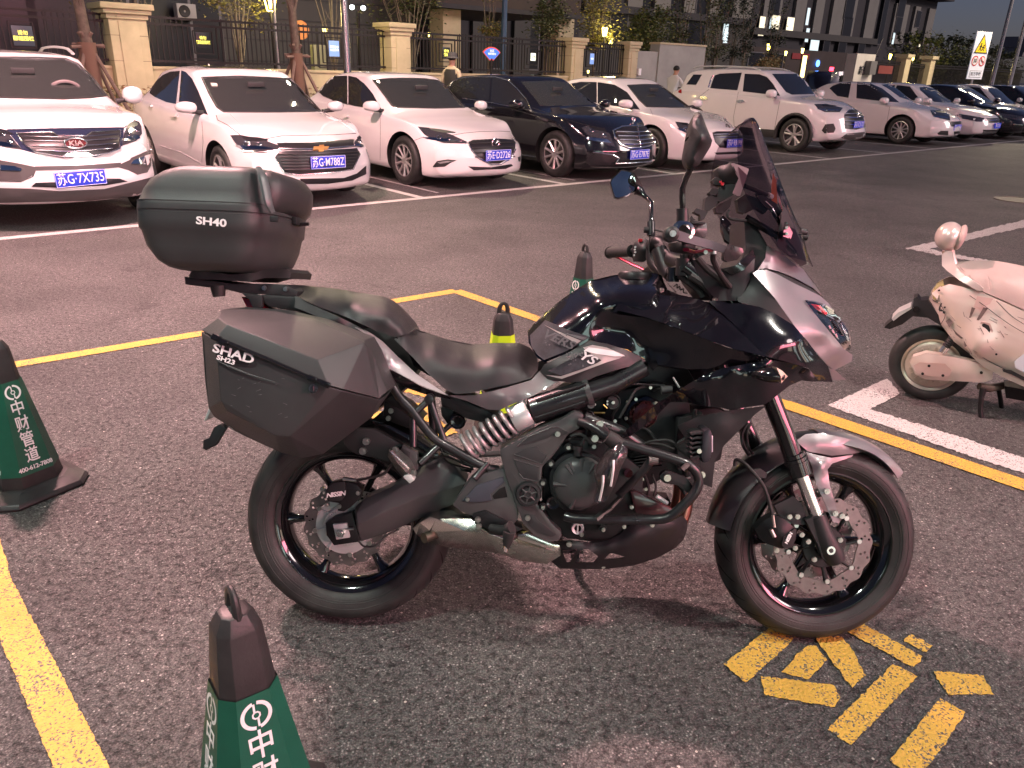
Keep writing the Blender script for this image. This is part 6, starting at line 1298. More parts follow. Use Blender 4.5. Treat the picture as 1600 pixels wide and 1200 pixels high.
 def patch(s,name,poly,m,parent=None,off=.004,mode='px',step=None,mirror=False,rnd=0,th=.004):
  fn={'px':s.cast_px,'f':s.cast_f,'s':s.cast_s,'t':s.cast_t}[mode];step=step or{'px':4.0}.get(mode,.035)
  if rnd:poly=rounded(poly,rnd,3)
  S=100 if mode!='px' else 1
  vs,tris=tri2d([(q[0]*S,q[1]*S)for q in poly],step*S)
  bm=bmesh.new();V=[];B=[]
  for v in vs:
   q,n=fn(v[0]/S,v[1]/S,off);V.append(bm.verts.new(q)if q is not None else None);B.append(bm.verts.new(q-n*(off+th))if q is not None else None)
  ed={}
  for t in tris:
   if any(V[i]is None for i in t):continue
   if max((V[t[i]].co-V[t[i-1]].co).length for i in range(3))>.45:continue
   bm.faces.new([V[i]for i in t]);bm.faces.new([B[i]for i in reversed(t)])
   for i in range(3):k=(t[i-1],t[i]);ed[tuple(sorted(k))]=ed.get(tuple(sorted(k)),[])+[k]
  for k,l in ed.items():
   if len(l)==1:
    a,b=l[0]
    try:bm.faces.new((V[b],V[a],B[a],B[b]))
    except ValueError:pass
  bmesh.ops.delete(bm,geom=[v for v in bm.verts if not v.link_faces],context='VERTS');recalc(bm)
  o_=new_obj(name,bm,m,parent or s.o,40)
  if mirror:
   b2=bmesh.new();b2.from_mesh(o_.data);bmesh.ops.scale(b2,vec=(1,-1,1),verts=b2.verts);bmesh.ops.reverse_faces(b2,faces=b2.faces);o2=new_obj(name,b2,m,parent or s.o,40)
   if 'label' in o_:o2['label']=o_['label']
  return o_
 def line(s,name,pts,m,r=.004,mode='px',parent=None,off=.0,mirror=False,n=6):
  fn={'px':s.cast_px,'f':s.cast_f,'s':s.cast_s,'t':s.cast_t}[mode];P=[]
  for i in range(len(pts)-1):
   for k in range(n):
    t=k/n;q,nn=fn(pts[i][0]*(1-t)+pts[i+1][0]*t,pts[i][1]*(1-t)+pts[i+1][1]*t,off)
    if q is not None:P.append(q)
  q,nn=fn(*pts[-1],off)
  if q is not None:P.append(q)
  if len(P)<2:return
  o_=new_obj(name,tube(P,r,6),m,parent or s.o)
  if mirror:
   b2=bmesh.new();b2.from_mesh(o_.data);bmesh.ops.scale(b2,vec=(1,-1,1),verts=b2.verts);bmesh.ops.reverse_faces(b2,faces=b2.faces);new_obj(name,b2,m,parent or s.o,40)
  return o_
 def plate(s,px,py,text,z=None,tilt=0,roll=0,dy=None):
  q,n=s.cast_px(px,py,.02)
  if q is None:return
  if dy is not None:q.y=dy
  ex=Vector((0,-1,0));
  F=frame_m(q,Vector((0,1,0)),Vector((0,0,1)))@Matrix.Rotation(R(roll),4,'Z')@Matrix.Rotation(R(tilt),4,'Y')
  pl=new_obj('number_plate',xf(box(0,0,0,.44,.14,.008,.003),F),M_PLATE,s.o)
  fr_=bmesh.new()
  for cx,cy,sx,sy in((0,.0655,.432,.003),(0,-.0655,.432,.003),(-.2145,0,.003,.128),(.2145,0,.003,.128)):join(fr_,box(cx,cy,.005,sx,sy,.002))
  new_obj('plate_border',xf(fr_,F),M_PLW,pl,0)
  t=text_mesh(text,.125,.0004,.0008,xscale=.60,spacing=1.02 if len(text)<9 else .95)
  xs_=[v.co.x for v in t.verts];w_=max(xs_)-min(xs_);bmesh.ops.scale(t,vec=(.40/w_,1,1),verts=t.verts)
  xs_=[v.co.x for v in t.verts];bmesh.ops.translate(t,vec=(-(max(xs_)+min(xs_))/2,-.002,.0055),verts=t.verts)
  new_obj('lettering',xf(t,F),M_PLW,pl,0);return pl
 def mirror_unit(s,x,z,m=None,w=.20,h=.125,y=None,black_base=True):
  for sd in(-1,1):
   y0=s.p['W']/2*(.93)if y is None else y
   bm=bmesh.new();bmesh.ops.create_uvsphere(bm,u_segments=24,v_segments=14,radius=1)
   for v in bm.verts:
    v.co=Vector([math.copysign(abs(q_)**.72,q_)for q_ in v.co])
    if v.co.x<-.25:v.co.x=-.25-(abs(v.co.x)-.25)*.25
    v.co.z+=-.12*abs(v.co.y)*(1 if v.co.z>0 else-.6);v.co.x-=.35*max(0,sd*v.co.y)
   bmesh.ops.scale(bm,vec=(.11,w/2+.01,h/2),verts=bm.verts)
   bmesh.ops.translate(bm,vec=(x,sd*(y0+.045+w/2),z),verts=bm.verts)
   mu=new_obj('wing_mirror',bm,m or s.paint,s.o)
   new_obj('mirror_foot',tube([(x-.01,sd*(y0-.04),z-.07),(x,sd*(y0+.03),z-.055),(x,sd*(y0+.12),z-.045)],[.035,.025,.028],10),M_TRIM,mu)
   new_obj('mirror_glass',box(x-.033,sd*(y0+.045+w/2),z,.004,w*.82,h*.7,.002),M_LAMPC,mu)
 def cut_window(s,poly_px,shrink=4):
  """opens the body shell behind a windscreen so the cabin shows"""
  c=np.mean(np.array([q[:2]for q in poly_px]),0);shrink=1.5
  sp_=[(q[0]+(c[0]-q[0])/max(1,np.hypot(*(c-np.array(q[:2]))))*shrink,q[1]+(c[1]-q[1])/max(1,np.hypot(*(c-np.array(q[:2]))))*shrink)for q in poly_px]
  bm=bmesh.new();bm.from_mesh(s.b.data);xc=(-2.2,.3)
  x0,y0=np.min(np.array(sp_),0)-25;x1,y1=np.max(np.array(sp_),0)+25
  def near(f):
   cc=f.calc_center_median()
   if not(xc[0]<cc.x<xc[1])or cc.z<.8 or f.normal.z<.02 or f.normal.x<-.05:return False
   q=proj(s.M@cc);return x0<q[0]<x1 and y0<q[1]<y1
  o_=s.Mi@CO;r3=s.Mi.to_3x3();n=len(sp_)
  for i in range(n):
   d1,d2=r3@ray(*sp_[i]),r3@ray(*sp_[(i+1)%n]);nn=d1.cross(d2)
   if nn.length<1e-9:continue
   fs=[f for f in bm.faces if near(f)];es={e for f in fs for e in f.edges};vs={v for f in fs for v in f.verts}
   bmesh.ops.bisect_plane(bm,geom=list(vs)+list(es)+fs,plane_co=o_,plane_no=nn.normalized(),dist=1e-5)
  kill=[f for f in bm.faces if near(f)and pip(*proj(s.M@f.calc_center_median()),sp_)]
  bmesh.ops.delete(bm,geom=kill,context='FACES');bm.to_mesh(s.b.data);bm.free()
 def cabin(s,x_dash=-.35,z_dash=.92,seat_x=-1.25,wheel=True,tint=M_INT):
  W=s.p['W']
  ib=bmesh.new()
  c=new_obj('cabin_floor',box(-1.4,0,.45,2.6,W*.8,.04),tint,s.o)
  new_obj('dashboard',loft([[Vector((x,sd*W*.40,z))for sd,z in((-1,z_dash-.25),(1,z_dash-.25),(1,z_dash+dz),(.0,z_dash+dz+.01),(-1,z_dash+dz))]for x,dz in((x_dash+.10,-.07),(x_dash-.05,-.03),(x_dash-.25,-.02),(x_dash-.32,-.10))]),mat('dash_grey',(.20,.19,.18),.6),s.o)
  new_obj('rear_bulkhead',box(seat_x-1.25,0,.85,.10,W*.78,.55),tint,s.o)
  for sd in(-1,1):
   st=new_obj('seat',loft([[Vector((x,sd*.36+sy*w_,z))for sy,x in((-1,seat_x+dx),(1,seat_x+dx),(1,seat_x+dx-.12),(-1,seat_x+dx-.12))]for z,w_,dx in((.5,.24,.0),(.8,.24,-.07),(1.0,.21,-.12),(1.06,.17,-.14))]),mat('car_seat_cloth',(.13,.12,.12),.8),s.o)
   new_obj('headrest',box(seat_x-.19,sd*.36,1.16,.09,.24,.17,.03),mat('car_seat_cloth',(.05,)*3),st)
  if wheel:
   t=bmesh.new();n=28;ring=[(.185*math.cos(2*math.pi*i/n),.185*math.sin(2*math.pi*i/n))for i in range(n+1)]
   F=Matrix.Translation((x_dash-.42,.36,z_dash+.0))@Matrix.Rotation(R(-62),4,'Y')
   new_obj('steering_wheel',xf(tube([(a,b,0)for a,b in ring],.017,8),F),mat('wheel_leather',(.20,.16,.16),.4),s.o)
  new_obj('inner_mirror',box(x_dash-.45,0,s.p['H']-.20,.03,.22,.06,.01),M_TRIM,s.o)
 def std_sedan_glass(s):pass
def sedan_spec(L_=4.6,W=1.80,H=1.46,wb=2.68,fo=.93,wr=.32,hood=(.70,.80,.95),cowl=-.42,ws_top=-1.25,roof_end=-2.45,deck=-3.15,deckz=1.02,belt=(.72,.86,.95,.97),**k):
 ro=L_-wb-fo;xr,xf=-(wb+ro),fo
 d=dict(L=L_,W=W,H=H,wb=wb,fo=fo,wr=wr,
top=[(xr,deckz-.10),(xr+.08,deckz-.01),(deck,deckz),(deck+.12,deckz+.045),(roof_end-.15,H-.16),(roof_end+.15,H-.05),(-1.75,H),(ws_top-.05,H-.025),(ws_top+.12,H-.10),(cowl-.08,hood[2]+.06),(cowl+.05,hood[2]),(.25,hood[1]+.03),(xf-.30,hood[1]-.05),(xf-.08,hood[0]+.02),(xf,hood[0])],
belt=[(xr,belt[3]-.12),(xr+.3,belt[3]-.02),(-2.6,belt[3]),(-1.2,belt[2]),(cowl,belt[2]-.05),(.3,belt[1]),(xf-.25,belt[0]),(xf,belt[0]-.10)],
bot=[(xr,.30),(xr+.3,.24),(-wb,.2),(-wb/2,.19),(0,.2),(xf-.25,.20),(xf,.24)])
 d.update(k);return d
CARS={}
Kz,Cz,Ez,Pz,Sz,Bz,Vz=zf(0,60,4.2846),zf(200,80,4),zf(680,90,4.2105),zf(880,100,5),zf(1040,80,4.7059),zf(1300,0,5),zf(1400,110,8)
Fz=zf(480,60,4)
M_EMB=M_LAMPC
def ringmesh(pts,r,name,m,car,par=None):
 return new_obj(name,tube(pts,r,8),m,par or car.o)
def lampset(c,outer,m_inner=None,proj_=(),step=2.5,name='headlight',mirror=False):
 h=c.patch(name,outer,M_LAMP,off=.006,step=step,mirror=mirror)
 for(x,y,r)in proj_:
  q,n=c.cast_px(x,y,.012)
  if q is not None:
   r*=.8;bm=bmesh.new();bmesh.ops.create_uvsphere(bm,u_segments=16,v_segments=10,radius=r);bmesh.ops.translate(bm,vec=q-n*(r*.75+.004),verts=bm.verts);pj=new_obj('projector',bm,M_GLASS,h)
   u_=n.cross(Vector((0,0,1))).normalized();v_=n.cross(u_);new_obj('projector_ring',tube([q-n*.008+(u_*math.cos(a)+v_*math.sin(a))*r*.95 for a in np.linspace(0,2*math.pi,19)],.006,6),M_LAMPC,pj)
 cx,cy=np.mean([q_[0]for q_ in outer]),np.mean([q_[1]for q_ in outer])
 for sx,oy,mm in((.80,.22,M_LAMPC),(.55,-.30,M_GRL)):
  hh=max(q_[1]for q_ in outer)-min(q_[1]for q_ in outer);c.patch('reflector',[(cx+(q_[0]-cx)*sx,cy+(q_[1]-cy)*.26+oy*hh)for q_ in outer],mm,h,off=.0085,step=2)
 return h
# --- white compact hatchback-saloon with a winged emblem
mz=Car('white saloon with a winged grille emblem, plate ending in 2726, between white and black cars',car_frame(1.28,1.08),sedan_spec(4.58,1.795,1.465,2.70,.93,.335,hood=(.67,.81,.98),belt=(.66,.83,.94,.98),spokes=10,dbl=False,spw=.016,bow=(.42,.2),bot=[(-3.65,.30),(-3.3,.24),(-2.7,.2),(0,.17),(.68,.15),(.93,.19)]),M_CW)
ws=Fz(412,262,520,252,640,250,730,253,815,264,870,295,960,370,1018,432,800,437,560,432,530,420,480,350)
mz.cut_window(ws,5);mz.cabin();mz.patch('windscreen',ws,M_WSG,off=.004,th=.001);mz.line('screen_seal',ws+ws[:1],M_TRIM,.012)
mz.patch('side_window',Fz(42,302,60,268,100,245,150,237,250,234,252,415,180,392,100,358,55,325),M_GLASS,mirror=True)
mz.patch('side_window',Fz(258,234,310,245,360,285,410,345,465,445,380,436,300,420,258,412),M_GLASS,mirror=True)
mz.line('window_trim',Fz(42,303,100,360,180,394,300,422,465,447),M_TRIM,.006,mirror=True)
lampset(mz,Fz(692,553,760,560,830,580,900,603,1000,648,985,658,860,655,790,636,730,600),proj_=((686,214.5,.045),(701,217,.032)))
lampset(mz,Fz(1292,548,1325,560,1334,605,1312,630,1298,595))
gr=mz.patch('grille',Fz(1008,647,1040,635,1200,627,1303,634,1298,690,1272,742,1200,783,1150,783,1065,740,1028,695),M_GRL,step=3)
for a,b in((660,652),(688,680),(716,710),(742,738)):mz.line('grille_bar',Fz(1020+(a-660)*.35,a,1160,a-4,1295,b),M_TRIM,.008,off=.008,parent=gr)
mz.line('chrome_surround',Fz(985,660,1005,655,1028,700,1065,745,1150,788,1210,788,1275,748,1302,692),M_CHROME,.009,off=.004,parent=gr)
q,n=mz.cast_px(*Fz(1173,658)[0],.02)
new_obj('emblem',tube([q+Vector((0,.062*math.cos(a),.058*math.sin(a)))for a in np.linspace(0,2*math.pi,25)],.006,8),M_CHROME,gr)
new_obj('emblem',tube([q+Vector((0,y,z))for y,z in((-.055,.015),(-.03,.018),(0,-.012),(.03,.018),(.055,.015))],.006,8),M_CHROME,gr)
mz.plate(*Fz(1170,732)[0],'苏E·D2726',dy=0)
fg=mz.patch('fog_lamp_bezel',Fz(785,802,812,766,880,756,935,762,900,776,860,802,790,806),M_TRIM,step=3);mz.patch('fog_lamp',Fz(815,775,870,764,920,766,880,776,830,784),M_LAMPC,fg,off=.008,step=3)
mz.patch('lower_intake',Fz(1005,800,1150,805,1275,785,1285,796,1240,815,1040,824),M_GRL,step=3)
mz.patch('fog_lamp_bezel',Fz(1316,742,1345,732,1347,768,1322,770),M_TRIM,step=2.5)
mz.line('bonnet_seam',Fz(905,606,980,592,1080,583,1200,580,1300,584),M_ARCH,.004);mz.line('door_seam',Fz(455,455,458,560,456,760),M_ARCH,.003,mirror=True);mz.line('wing_seam',Fz(615,640,670,638,730,615),M_ARCH,.003)
mz.mirror_unit(-.60,1.02,h=.14,w=.19)
mz.patch('door_handle',Fz(232,487,262,485,262,494,234,497),M_CW,off=.03,th=.02,mirror=True,step=2)
# --- white saloon with gold bow-tie emblem
cv_=Car('white saloon with a gold cross emblem and sunroof, plate ending in M788Z',car_frame(-1.30,1.06),sedan_spec(4.63,1.80,1.485,2.64,.98,.32,hood=(.74,.86,1.00),cowl=-.40,ws_top=-1.15,belt=(.70,.86,.95,1.0),spokes=5,bow=(.36,.2),bot=[(-3.65,.30),(-3.3,.24),(-2.7,.2),(0,.18),(.7,.16),(.98,.19)]),M_CW)
ws=Cz(462,165,700,157,1018,172,1120,262,1228,375,1100,380,850,383,600,381,556,350,505,260)
cv_.cut_window(ws,5);cv_.cabin(-.30,.95);cv_.patch('windscreen',ws,M_WSG,th=.001);cv_.line('screen_seal',ws+ws[:1],M_TRIM,.012)
cv_.patch('sticker',Cz(515,200,555,203,560,218,525,218),mat('screen_sticker',(.6,.58,.5),.6),off=.006,step=3)
cv_.patch('side_window',Cz(136,262,150,225,175,190,215,152,260,130,325,122,300,330,240,318,165,285),M_GLASS,mirror=True)
cv_.patch('side_window',Cz(335,122,362,130,400,170,440,250,500,398,400,370,318,335),M_GLASS,mirror=True)
h=lampset(cv_,Cz(640,525,700,525,830,550,945,592,945,618,840,628,720,620,682,590),proj_=((386,224.5,.045),(405,225.5,.035)))
cv_.line('chrome_strip',Cz(720,624,840,632,945,622),M_CHROME,.008,off=.006,parent=h)
lampset(cv_,Cz(1412,572,1440,535,1465,512,1488,542,1488,585,1460,603,1422,600),proj_=((563,222,.035),))
gr=cv_.patch('upper_grille',Cz(930,575,1150,572,1412,550,1412,590,1250,605,950,610),M_GRL,step=3)
cv_.line('chrome_bar',Cz(945,614,1160,614,1255,609,1440,594),M_CHROME,.011,off=.010,parent=gr)
cv_.patch('emblem',Cz(1158,600,1190,600,1194,594,1222,593,1222,600,1252,599,1246,616,1222,618,1218,628,1190,630,1188,620,1155,622),mat('gold_emblem',(.85,.48,.16),.3,metal=.8),gr,off=.022,step=2)
g2_=cv_.patch('grille',Cz(945,624,1200,622,1430,606,1450,640,1405,735,1300,752,1070,768,980,758,918,665),M_GRL,step=3)
for k in range(6):cv_.line('grille_bar',Cz(935+k*9,645+k*19,1180,648+k*19,1440-k*8,628+k*19),M_TRIM,.007,off=.009,parent=g2_)
cv_.line('chrome_surround',Cz(918,668,980,762,1070,772,1300,756,1408,738,1450,642),M_CHROME,.005,off=.006,parent=g2_)
cv_.patch('lower_intake',Cz(1075,797,1350,792,1430,764,1488,715,1488,768,1400,808,1250,828,1085,830),M_GRL,step=3)
cv_.plate(*Cz(1215,697)[0],'苏G·M788Z',dy=0);cv_.line('bonnet_seam',Cz(850,550,960,530,1300,522,1450,512),M_ARCH,.004)
cv_.line('wing_seam',Cz(552,400,560,430,620,460,700,522),M_ARCH,.004);cv_.line('bonnet_crease',Cz(640,395,720,470,800,520),M_CW,.006)
cv_.line('bonnet_crease',Cz(1230,385,1330,440,1420,505),M_CW,.006)
cv_.mirror_unit(-.52,1.03,h=.135,w=.21)
for P in(Cz(270,390,312,398,310,412,275,410),Cz(130,330,155,337,155,350,130,345)):cv_.patch('door_handle',P,M_CW,off=.03,th=.02,mirror=True,step=2)
cv_.line('door_seam',Cz(462,440,470,560,462,690),M_ARCH,.003,mirror=True);cv_.line('body_crease',Cz(200,590,330,630,455,700),M_CW,.006)
cv_.patch('sunroof',[(-1.95,-.38),(-1.30,-.40),(-1.24,0),(-1.30,.40),(-1.95,.38)],M_GLASS,mode='t',off=.003);sf=cv_.cast_t(-2.25,0,0)[0]
new_obj('roof_aerial',loft([[sf+Vector((x,y*w_,z))for y in(-1,1)]+[sf+Vector((x+.02,0,z+.001))]for x,w_,z in((0,.02,-.01),(-.03,.015,.03),(-.06,.006,.06))]),M_CW,cv_.o)
# --- white crossover at the left edge
ki=Car('white compact crossover with roof rails, plate ending in 7X735, at the left edge',car_frame(-3.88,1.0,0),sedan_spec(4.44,1.855,1.60,2.64,.90,.345,hood=(.86,1.0,1.10),cowl=-.42,ws_top=-1.10,roof_end=-3.0,deck=-3.45,deckz=1.15,belt=(.80,.98,1.06,1.12),roofw=.69,bow=(.40,.1),spokes=5,bot=[(-3.54,.36),(-3.2,.3),(-2.7,.26),(0,.24),(.6,.22),(.9,.26)]),M_CW,cat='car')
ws=Kz(-330,400,-270,280,-200,150,-140,132,0,128,250,130,440,137,520,170,620,262,712,383,600,398,420,406,0,396)
ki.cut_window(ws,5);ki.cabin(-.32,1.04,-1.2);ki.patch('windscreen',ws,M_WSG,th=.001);ki.line('screen_seal',ws+ws[:1],M_TRIM,.013)
for q in[o_ for o_ in ki.o.children if o_.name.startswith(('seat','rear_bulkhead','steering'))]:q.location.z+=.10
ki.patch('side_window',[(-.75,1.10),(-.95,1.3),(-1.2,1.46),(-1.65,1.49),(-1.65,1.10)],M_GLASS,mode='s',mirror=True)
ki.patch('side_window',[(-1.72,1.10),(-1.72,1.49),(-2.5,1.47),(-2.75,1.30),(-2.6,1.14)],M_GLASS,mode='s',mirror=True)
lampset(ki,Kz(828,640,850,592,900,548,930,560,945,590,948,640,910,688,850,708,815,720),proj_=((201,210,.05),(213,203,.03)))
lampset(ki,Kz(-80,585,0,605,60,640,110,700,150,745,80,737,0,722,-60,680),proj_=((3,209,.05),(16,221,.03)))
gr=ki.patch('grille_surround',Kz(45,615,200,612,400,606,830,600,818,720,775,752,640,795,530,802,420,802,230,768,150,745),mat('dark_blue_gloss',(.02,.025,.05),.12,coat=1),step=3)
gk=ki.patch('grille',Kz(112,642,350,634,390,656,575,656,612,634,800,622,795,740,720,768,600,786,430,790,240,760,172,718),M_GRL,gr,off=.009,step=3)
for y,x0,x1 in((664,150,790),(690,170,785),(722,200,780),(752,245,745)):ki.line('grille_bar',Kz(x0,y,470,y+6,x1,y-14),M_CHROME,.006,off=.014,parent=gk)
ki.line('chrome_surround',Kz(112,642,350,634,390,658,575,658,612,634,804,622,798,740,720,770,600,790,430,794,240,764,170,718,112,642),M_CHROME,.006,off=.013,parent=gk)
ki.patch('chrome_chin',Kz(410,795,445,770,580,765,615,782,600,790,500,797),M_CHROME,gk,off=.016,step=3)
q,n=ki.cast_px(*Kz(504,712)[0],.03);em=new_obj('emblem',tube([q+Vector((0,.095*math.cos(a),.045*math.sin(a)))for a in np.linspace(0,2*math.pi,29)],.007,8),M_CHROME,gr)
new_obj('emblem_plate',xf(lathe([(0,.002),(1,.002),(1,-.01),(0,-.01)],32,axis='x',c=(0,0,0)),Matrix.Translation(q)@Matrix.Diagonal((1,.095,.045,1))),mat('emblem_red_black',(.12,.015,.02),.2,coat=1),em)
new_obj('lettering',xf(text_mesh('KIA',.062,.002,.001,xscale=1.25),frame_m(q+Vector((.006,0,0)),(0,1,0),(0,0,1))),M_CHROME,em,0)
lo=ki.patch('lower_grille',Kz(-60,900,0,960,120,958,215,925,235,857,500,852,810,832,800,862,700,872,430,880,240,885,225,925,140,962,-60,958),mat('bumper_grey',(.06,.055,.055),.5),step=3)
ki.patch('fog_bezel',Kz(1003,745,1010,850,985,898,920,913,860,882,790,862,800,845,870,812,875,800),mat('bumper_grey',(.06,)*3),step=3)
ki.patch('fog_lamp',Kz(872,840,890,815,1000,775,1003,820,985,850,940,840),M_LAMPC,off=.010,step=3)
ki.patch('fog_bezel',Kz(-60,825,0,815,130,838,235,860,232,905,200,928,130,958,-60,955),mat('bumper_grey',(.06,)*3),step=3)
ki.patch('fog_lamp',Kz(-60,835,0,845,100,855,148,872,140,888,-60,880),M_LAMPC,off=.010,step=3)
ki.patch('lower_intake',Kz(210,993,240,966,380,962,720,938,800,938,855,958,700,985,400,1000),M_GRL,step=3)
ki.patch('bumper_skirt',Kz(-60,1000,200,1005,400,1022,700,1008,900,958,1030,925,1030,985,900,1055,600,1085,0,1100,-60,1100),mat('bumper_grey',(.06,)*3),step=4)
ki.plate(*Kz(549,938)[0],'苏G·7X735',dy=0,roll=2)
ki.mirror_unit(-.55,1.17,h=.19,w=.20);ki.line('bonnet_seam',Kz(45,612,400,603,830,597,850,585),M_ARCH,.005)
for sd in(-1,1):
 pts=[]
 for x in np.linspace(-1.15,-2.9,9):
  t=(x+1.15)/-1.75;pts.append(Vector((x,sd*.60,1.58+.07*math.sin(math.pi*min(1,max(0,t)))**.35)))
 new_obj('roof_rail',tube(pts,.02,8,flat=.7),M_ALU,ki.o)
# --- black executive saloon
me_=Car('glossy black executive saloon with chrome grille, bonnet ornament and plate ending in 787E',car_frame(3.83,.70),sedan_spec(5.06,1.86,1.47,3.08,.86,.35,hood=(.74,.88,1.02),cowl=-.55,ws_top=-1.40,roof_end=-2.95,deck=-3.65,deckz=1.06,belt=(.74,.88,.98,1.0),spokes=10,dbl=False,spw=.019,bow=(.36,.2),bot=[(-4.2,.3),(-3.9,.24),(-3.1,.2),(0,.17),(.6,.15),(.86,.2)]),M_CK)
ws=Ez(562,160,800,152,882,170,970,225,1070,310,880,314,690,316,640,250,590,190)
me_.cut_window(ws,4);me_.cabin(-.48,.97,-1.45);me_.patch('windscreen',ws,M_WSG,th=.001,step=3.5)
me_.patch('side_window',Ez(96,188,120,160,160,140,240,130,368,132,355,285,280,272,180,262,120,225),M_GLASS,mirror=True)
me_.patch('side_window',Ez(375,132,430,138,480,157,530,205,585,265,628,342,500,318,365,290),M_GLASS,mirror=True)
me_.line('chrome_trim',Ez(92,190,118,158,160,136,240,126,400,128,480,150,540,205,600,275,632,345),M_CHROME,.007,off=.003,mirror=True);me_.line('chrome_trim',Ez(180,266,350,292,500,322,630,348),M_CHROME,.006,off=.003,mirror=True)
lampset(me_,Ez(962,462,1005,450,1090,478,1145,498,1182,588,1130,572,1040,540,990,498),proj_=((925,204,.045),(944,212,.035)))
lampset(me_,Ez(1452,470,1466,500,1462,542,1446,560,1440,500))
gr=me_.patch('grille',Ez(1172,482,1230,458,1400,450,1448,458,1452,520,1428,570,1350,590,1272,590,1222,570,1188,530),M_GRL,step=3)
for k in range(4):me_.line('grille_bar',Ez(1190+k*10,492+k*25,1330,494+k*25,1450-k*8,484+k*25),M_CHROME,.012,off=.012,parent=gr)
me_.line('chrome_surround',Ez(1172,482,1230,456,1400,448,1450,456,1456,520,1430,572,1350,594,1270,594,1218,572,1184,530,1172,482),M_CHROME,.013,off=.008,parent=gr);me_.line('chrome_upright',Ez(1328,452,1345,592),M_CHROME,.009,off=.02,parent=gr)
me_.plate(*Ez(1338,636)[0],'苏G·E787E',dy=0)
me_.patch('air_intake',Ez(992,690,1010,652,1060,622,1170,640,1203,660,1150,704,1020,708),M_GRL,step=3);me_.line('chrome_lip',Ez(1040,622,1170,640,1210,662,1185,696,1290,692,1400,684,1460,668),M_CHROME,.010,off=.006)
q,n=me_.cast_px(*Ez(1303,428)[0],0);oe=new_obj('bonnet_ornament',tube([q+Vector((0,.034*math.cos(a),.052+.034*math.sin(a)))for a in np.linspace(0,2*math.pi,21)],.004,6),M_CHROME,me_.o)
for a in(90,210,330):new_obj('ornament_ray',tube([q+Vector((0,0,.052)),q+Vector((0,.034*math.cos(R(a)),.052+.034*math.sin(R(a))))],.0025,6),M_CHROME,oe)
new_obj('ornament_stem',tube([q,q+Vector((0,0,.018))],.006,8),M_CHROME,oe)
me_.mirror_unit(-.78,1.04,h=.14,w=.20);me_.line('sill_chrome',Ez(560,640,660,652),M_CHROME,.005)
new_obj('hanging_tassel',tube([(-.95,0,1.22),(-.95,0,1.12),(-.95,0,1.02)],[.004,.02,.03],8),mat('red_tassel',(.4,.04,.04),.8),me_.o)
me_.line('bonnet_seam',Ez(640,330,900,420,1120,475),M_ARCH,.004);me_.line('door_seam',Ez(372,300,372,420),M_ARCH,.003)
for P in(Ez(330,322,385,330,385,338,332,332),):me_.patch('door_handle',P,M_CHROME,off=.03,th=.02,mirror=True,step=2)
# --- white saloon with slim slit intake
pg=Car('white saloon with a shield grille behind the mirror and screen of the motorcycle',car_frame(6.25,.82),sedan_spec(4.80,1.85,1.47,2.82,1.02,.34,hood=(.72,.86,1.0),cowl=-.40,ws_top=-1.25,belt=(.70,.86,.96,1.0),spokes=5,bow=(.46,.2),bot=[(-3.78,.3),(-3.4,.24),(-2.8,.2),(0,.18),(.7,.17),(1.02,.2)]),M_CW)
ws=Pz(502,167,640,160,740,162,800,187,900,240,1045,338,880,341,650,336,592,280)
pg.cut_window(ws,3);pg.cabin(-.32,.96);pg.patch('windscreen',ws,M_WSG,th=.001,step=3);pg.line('screen_seal',ws+ws[:1],M_TRIM,.012)
pg.patch('side_window',Pz(60,155,140,140,262,142,262,305,200,285,120,220),M_GLASS,mirror=True,step=3);pg.patch('side_window',Pz(270,142,400,162,450,190,500,222,600,358,480,340,270,308),M_GLASS,mirror=True,step=3)
lampset(pg,Pz(875,452,950,460,1000,475,985,540,960,540,905,510),proj_=((1072,202,.05),))
gr=pg.patch('grille',Pz(1165,537,1200,527,1420,525,1450,545,1430,610,1400,650,1290,658,1225,654,1186,610),M_GRL,step=2.5)
for k in range(2):pg.line('grille_bar',Pz(1172,552+22*k,1300,548+22*k,1440,545+22*k),M_CHROME,.008,off=.01,parent=gr)
pg.plate(*Pz(1325,620)[0],'苏F·931P8',dy=0);pg.patch('lower_intake',Pz(1180,692,1380,682,1450,672,1450,690,1370,702,1200,708),M_GRL,step=2.5)
pg.line('bonnet_emblem',Pz(1268,472,1285,478,1295,490,1300,498),M_TRIM,.014);pg.line('bonnet_emblem',Pz(1272,480,1275,492),M_TRIM,.011)
pg.mirror_unit(-.52,1.04,h=.15,w=.22);pg.patch('sunroof',[(-1.95,-.38),(-1.35,-.40),(-1.35,.40),(-1.95,.38)],M_GLASS,mode='t',off=.003)
pg.line('wing_seam',Pz(680,350,700,400),M_ARCH,.003)
# --- white SUV
sv=Car('large white SUV with roof rails and black wheel arch cladding, beside the empty bay',car_frame(11.62,1.22),sedan_spec(4.72,1.91,1.72,2.75,.93,.365,hood=(.92,1.06,1.17),cowl=-.42,ws_top=-1.12,roof_end=-3.15,deck=-3.60,deckz=1.22,belt=(.86,1.02,1.12,1.17),roofw=.74,bow=(.30,.1),spokes=5,spw=.024,bot=[(-3.79,.40),(-3.4,.34),(-2.75,.28),(0,.27),(.6,.26),(.93,.32)],gap=.07),M_CW,cat='SUV',name='parked_suv')
ws=Sz(782,167,980,167,1038,190,1110,258,1165,313,930,320,885,300,830,230)
sv.patch('windscreen',ws,M_GLASS,step=3)
sv.patch('side_window',Sz(328,272,345,220,362,178,400,165,560,158,528,288,420,280),M_GLASS,mirror=True,step=3);sv.patch('side_window',Sz(568,296,582,166,690,170,745,190,790,240,840,328,720,314),M_GLASS,mirror=True,step=3)
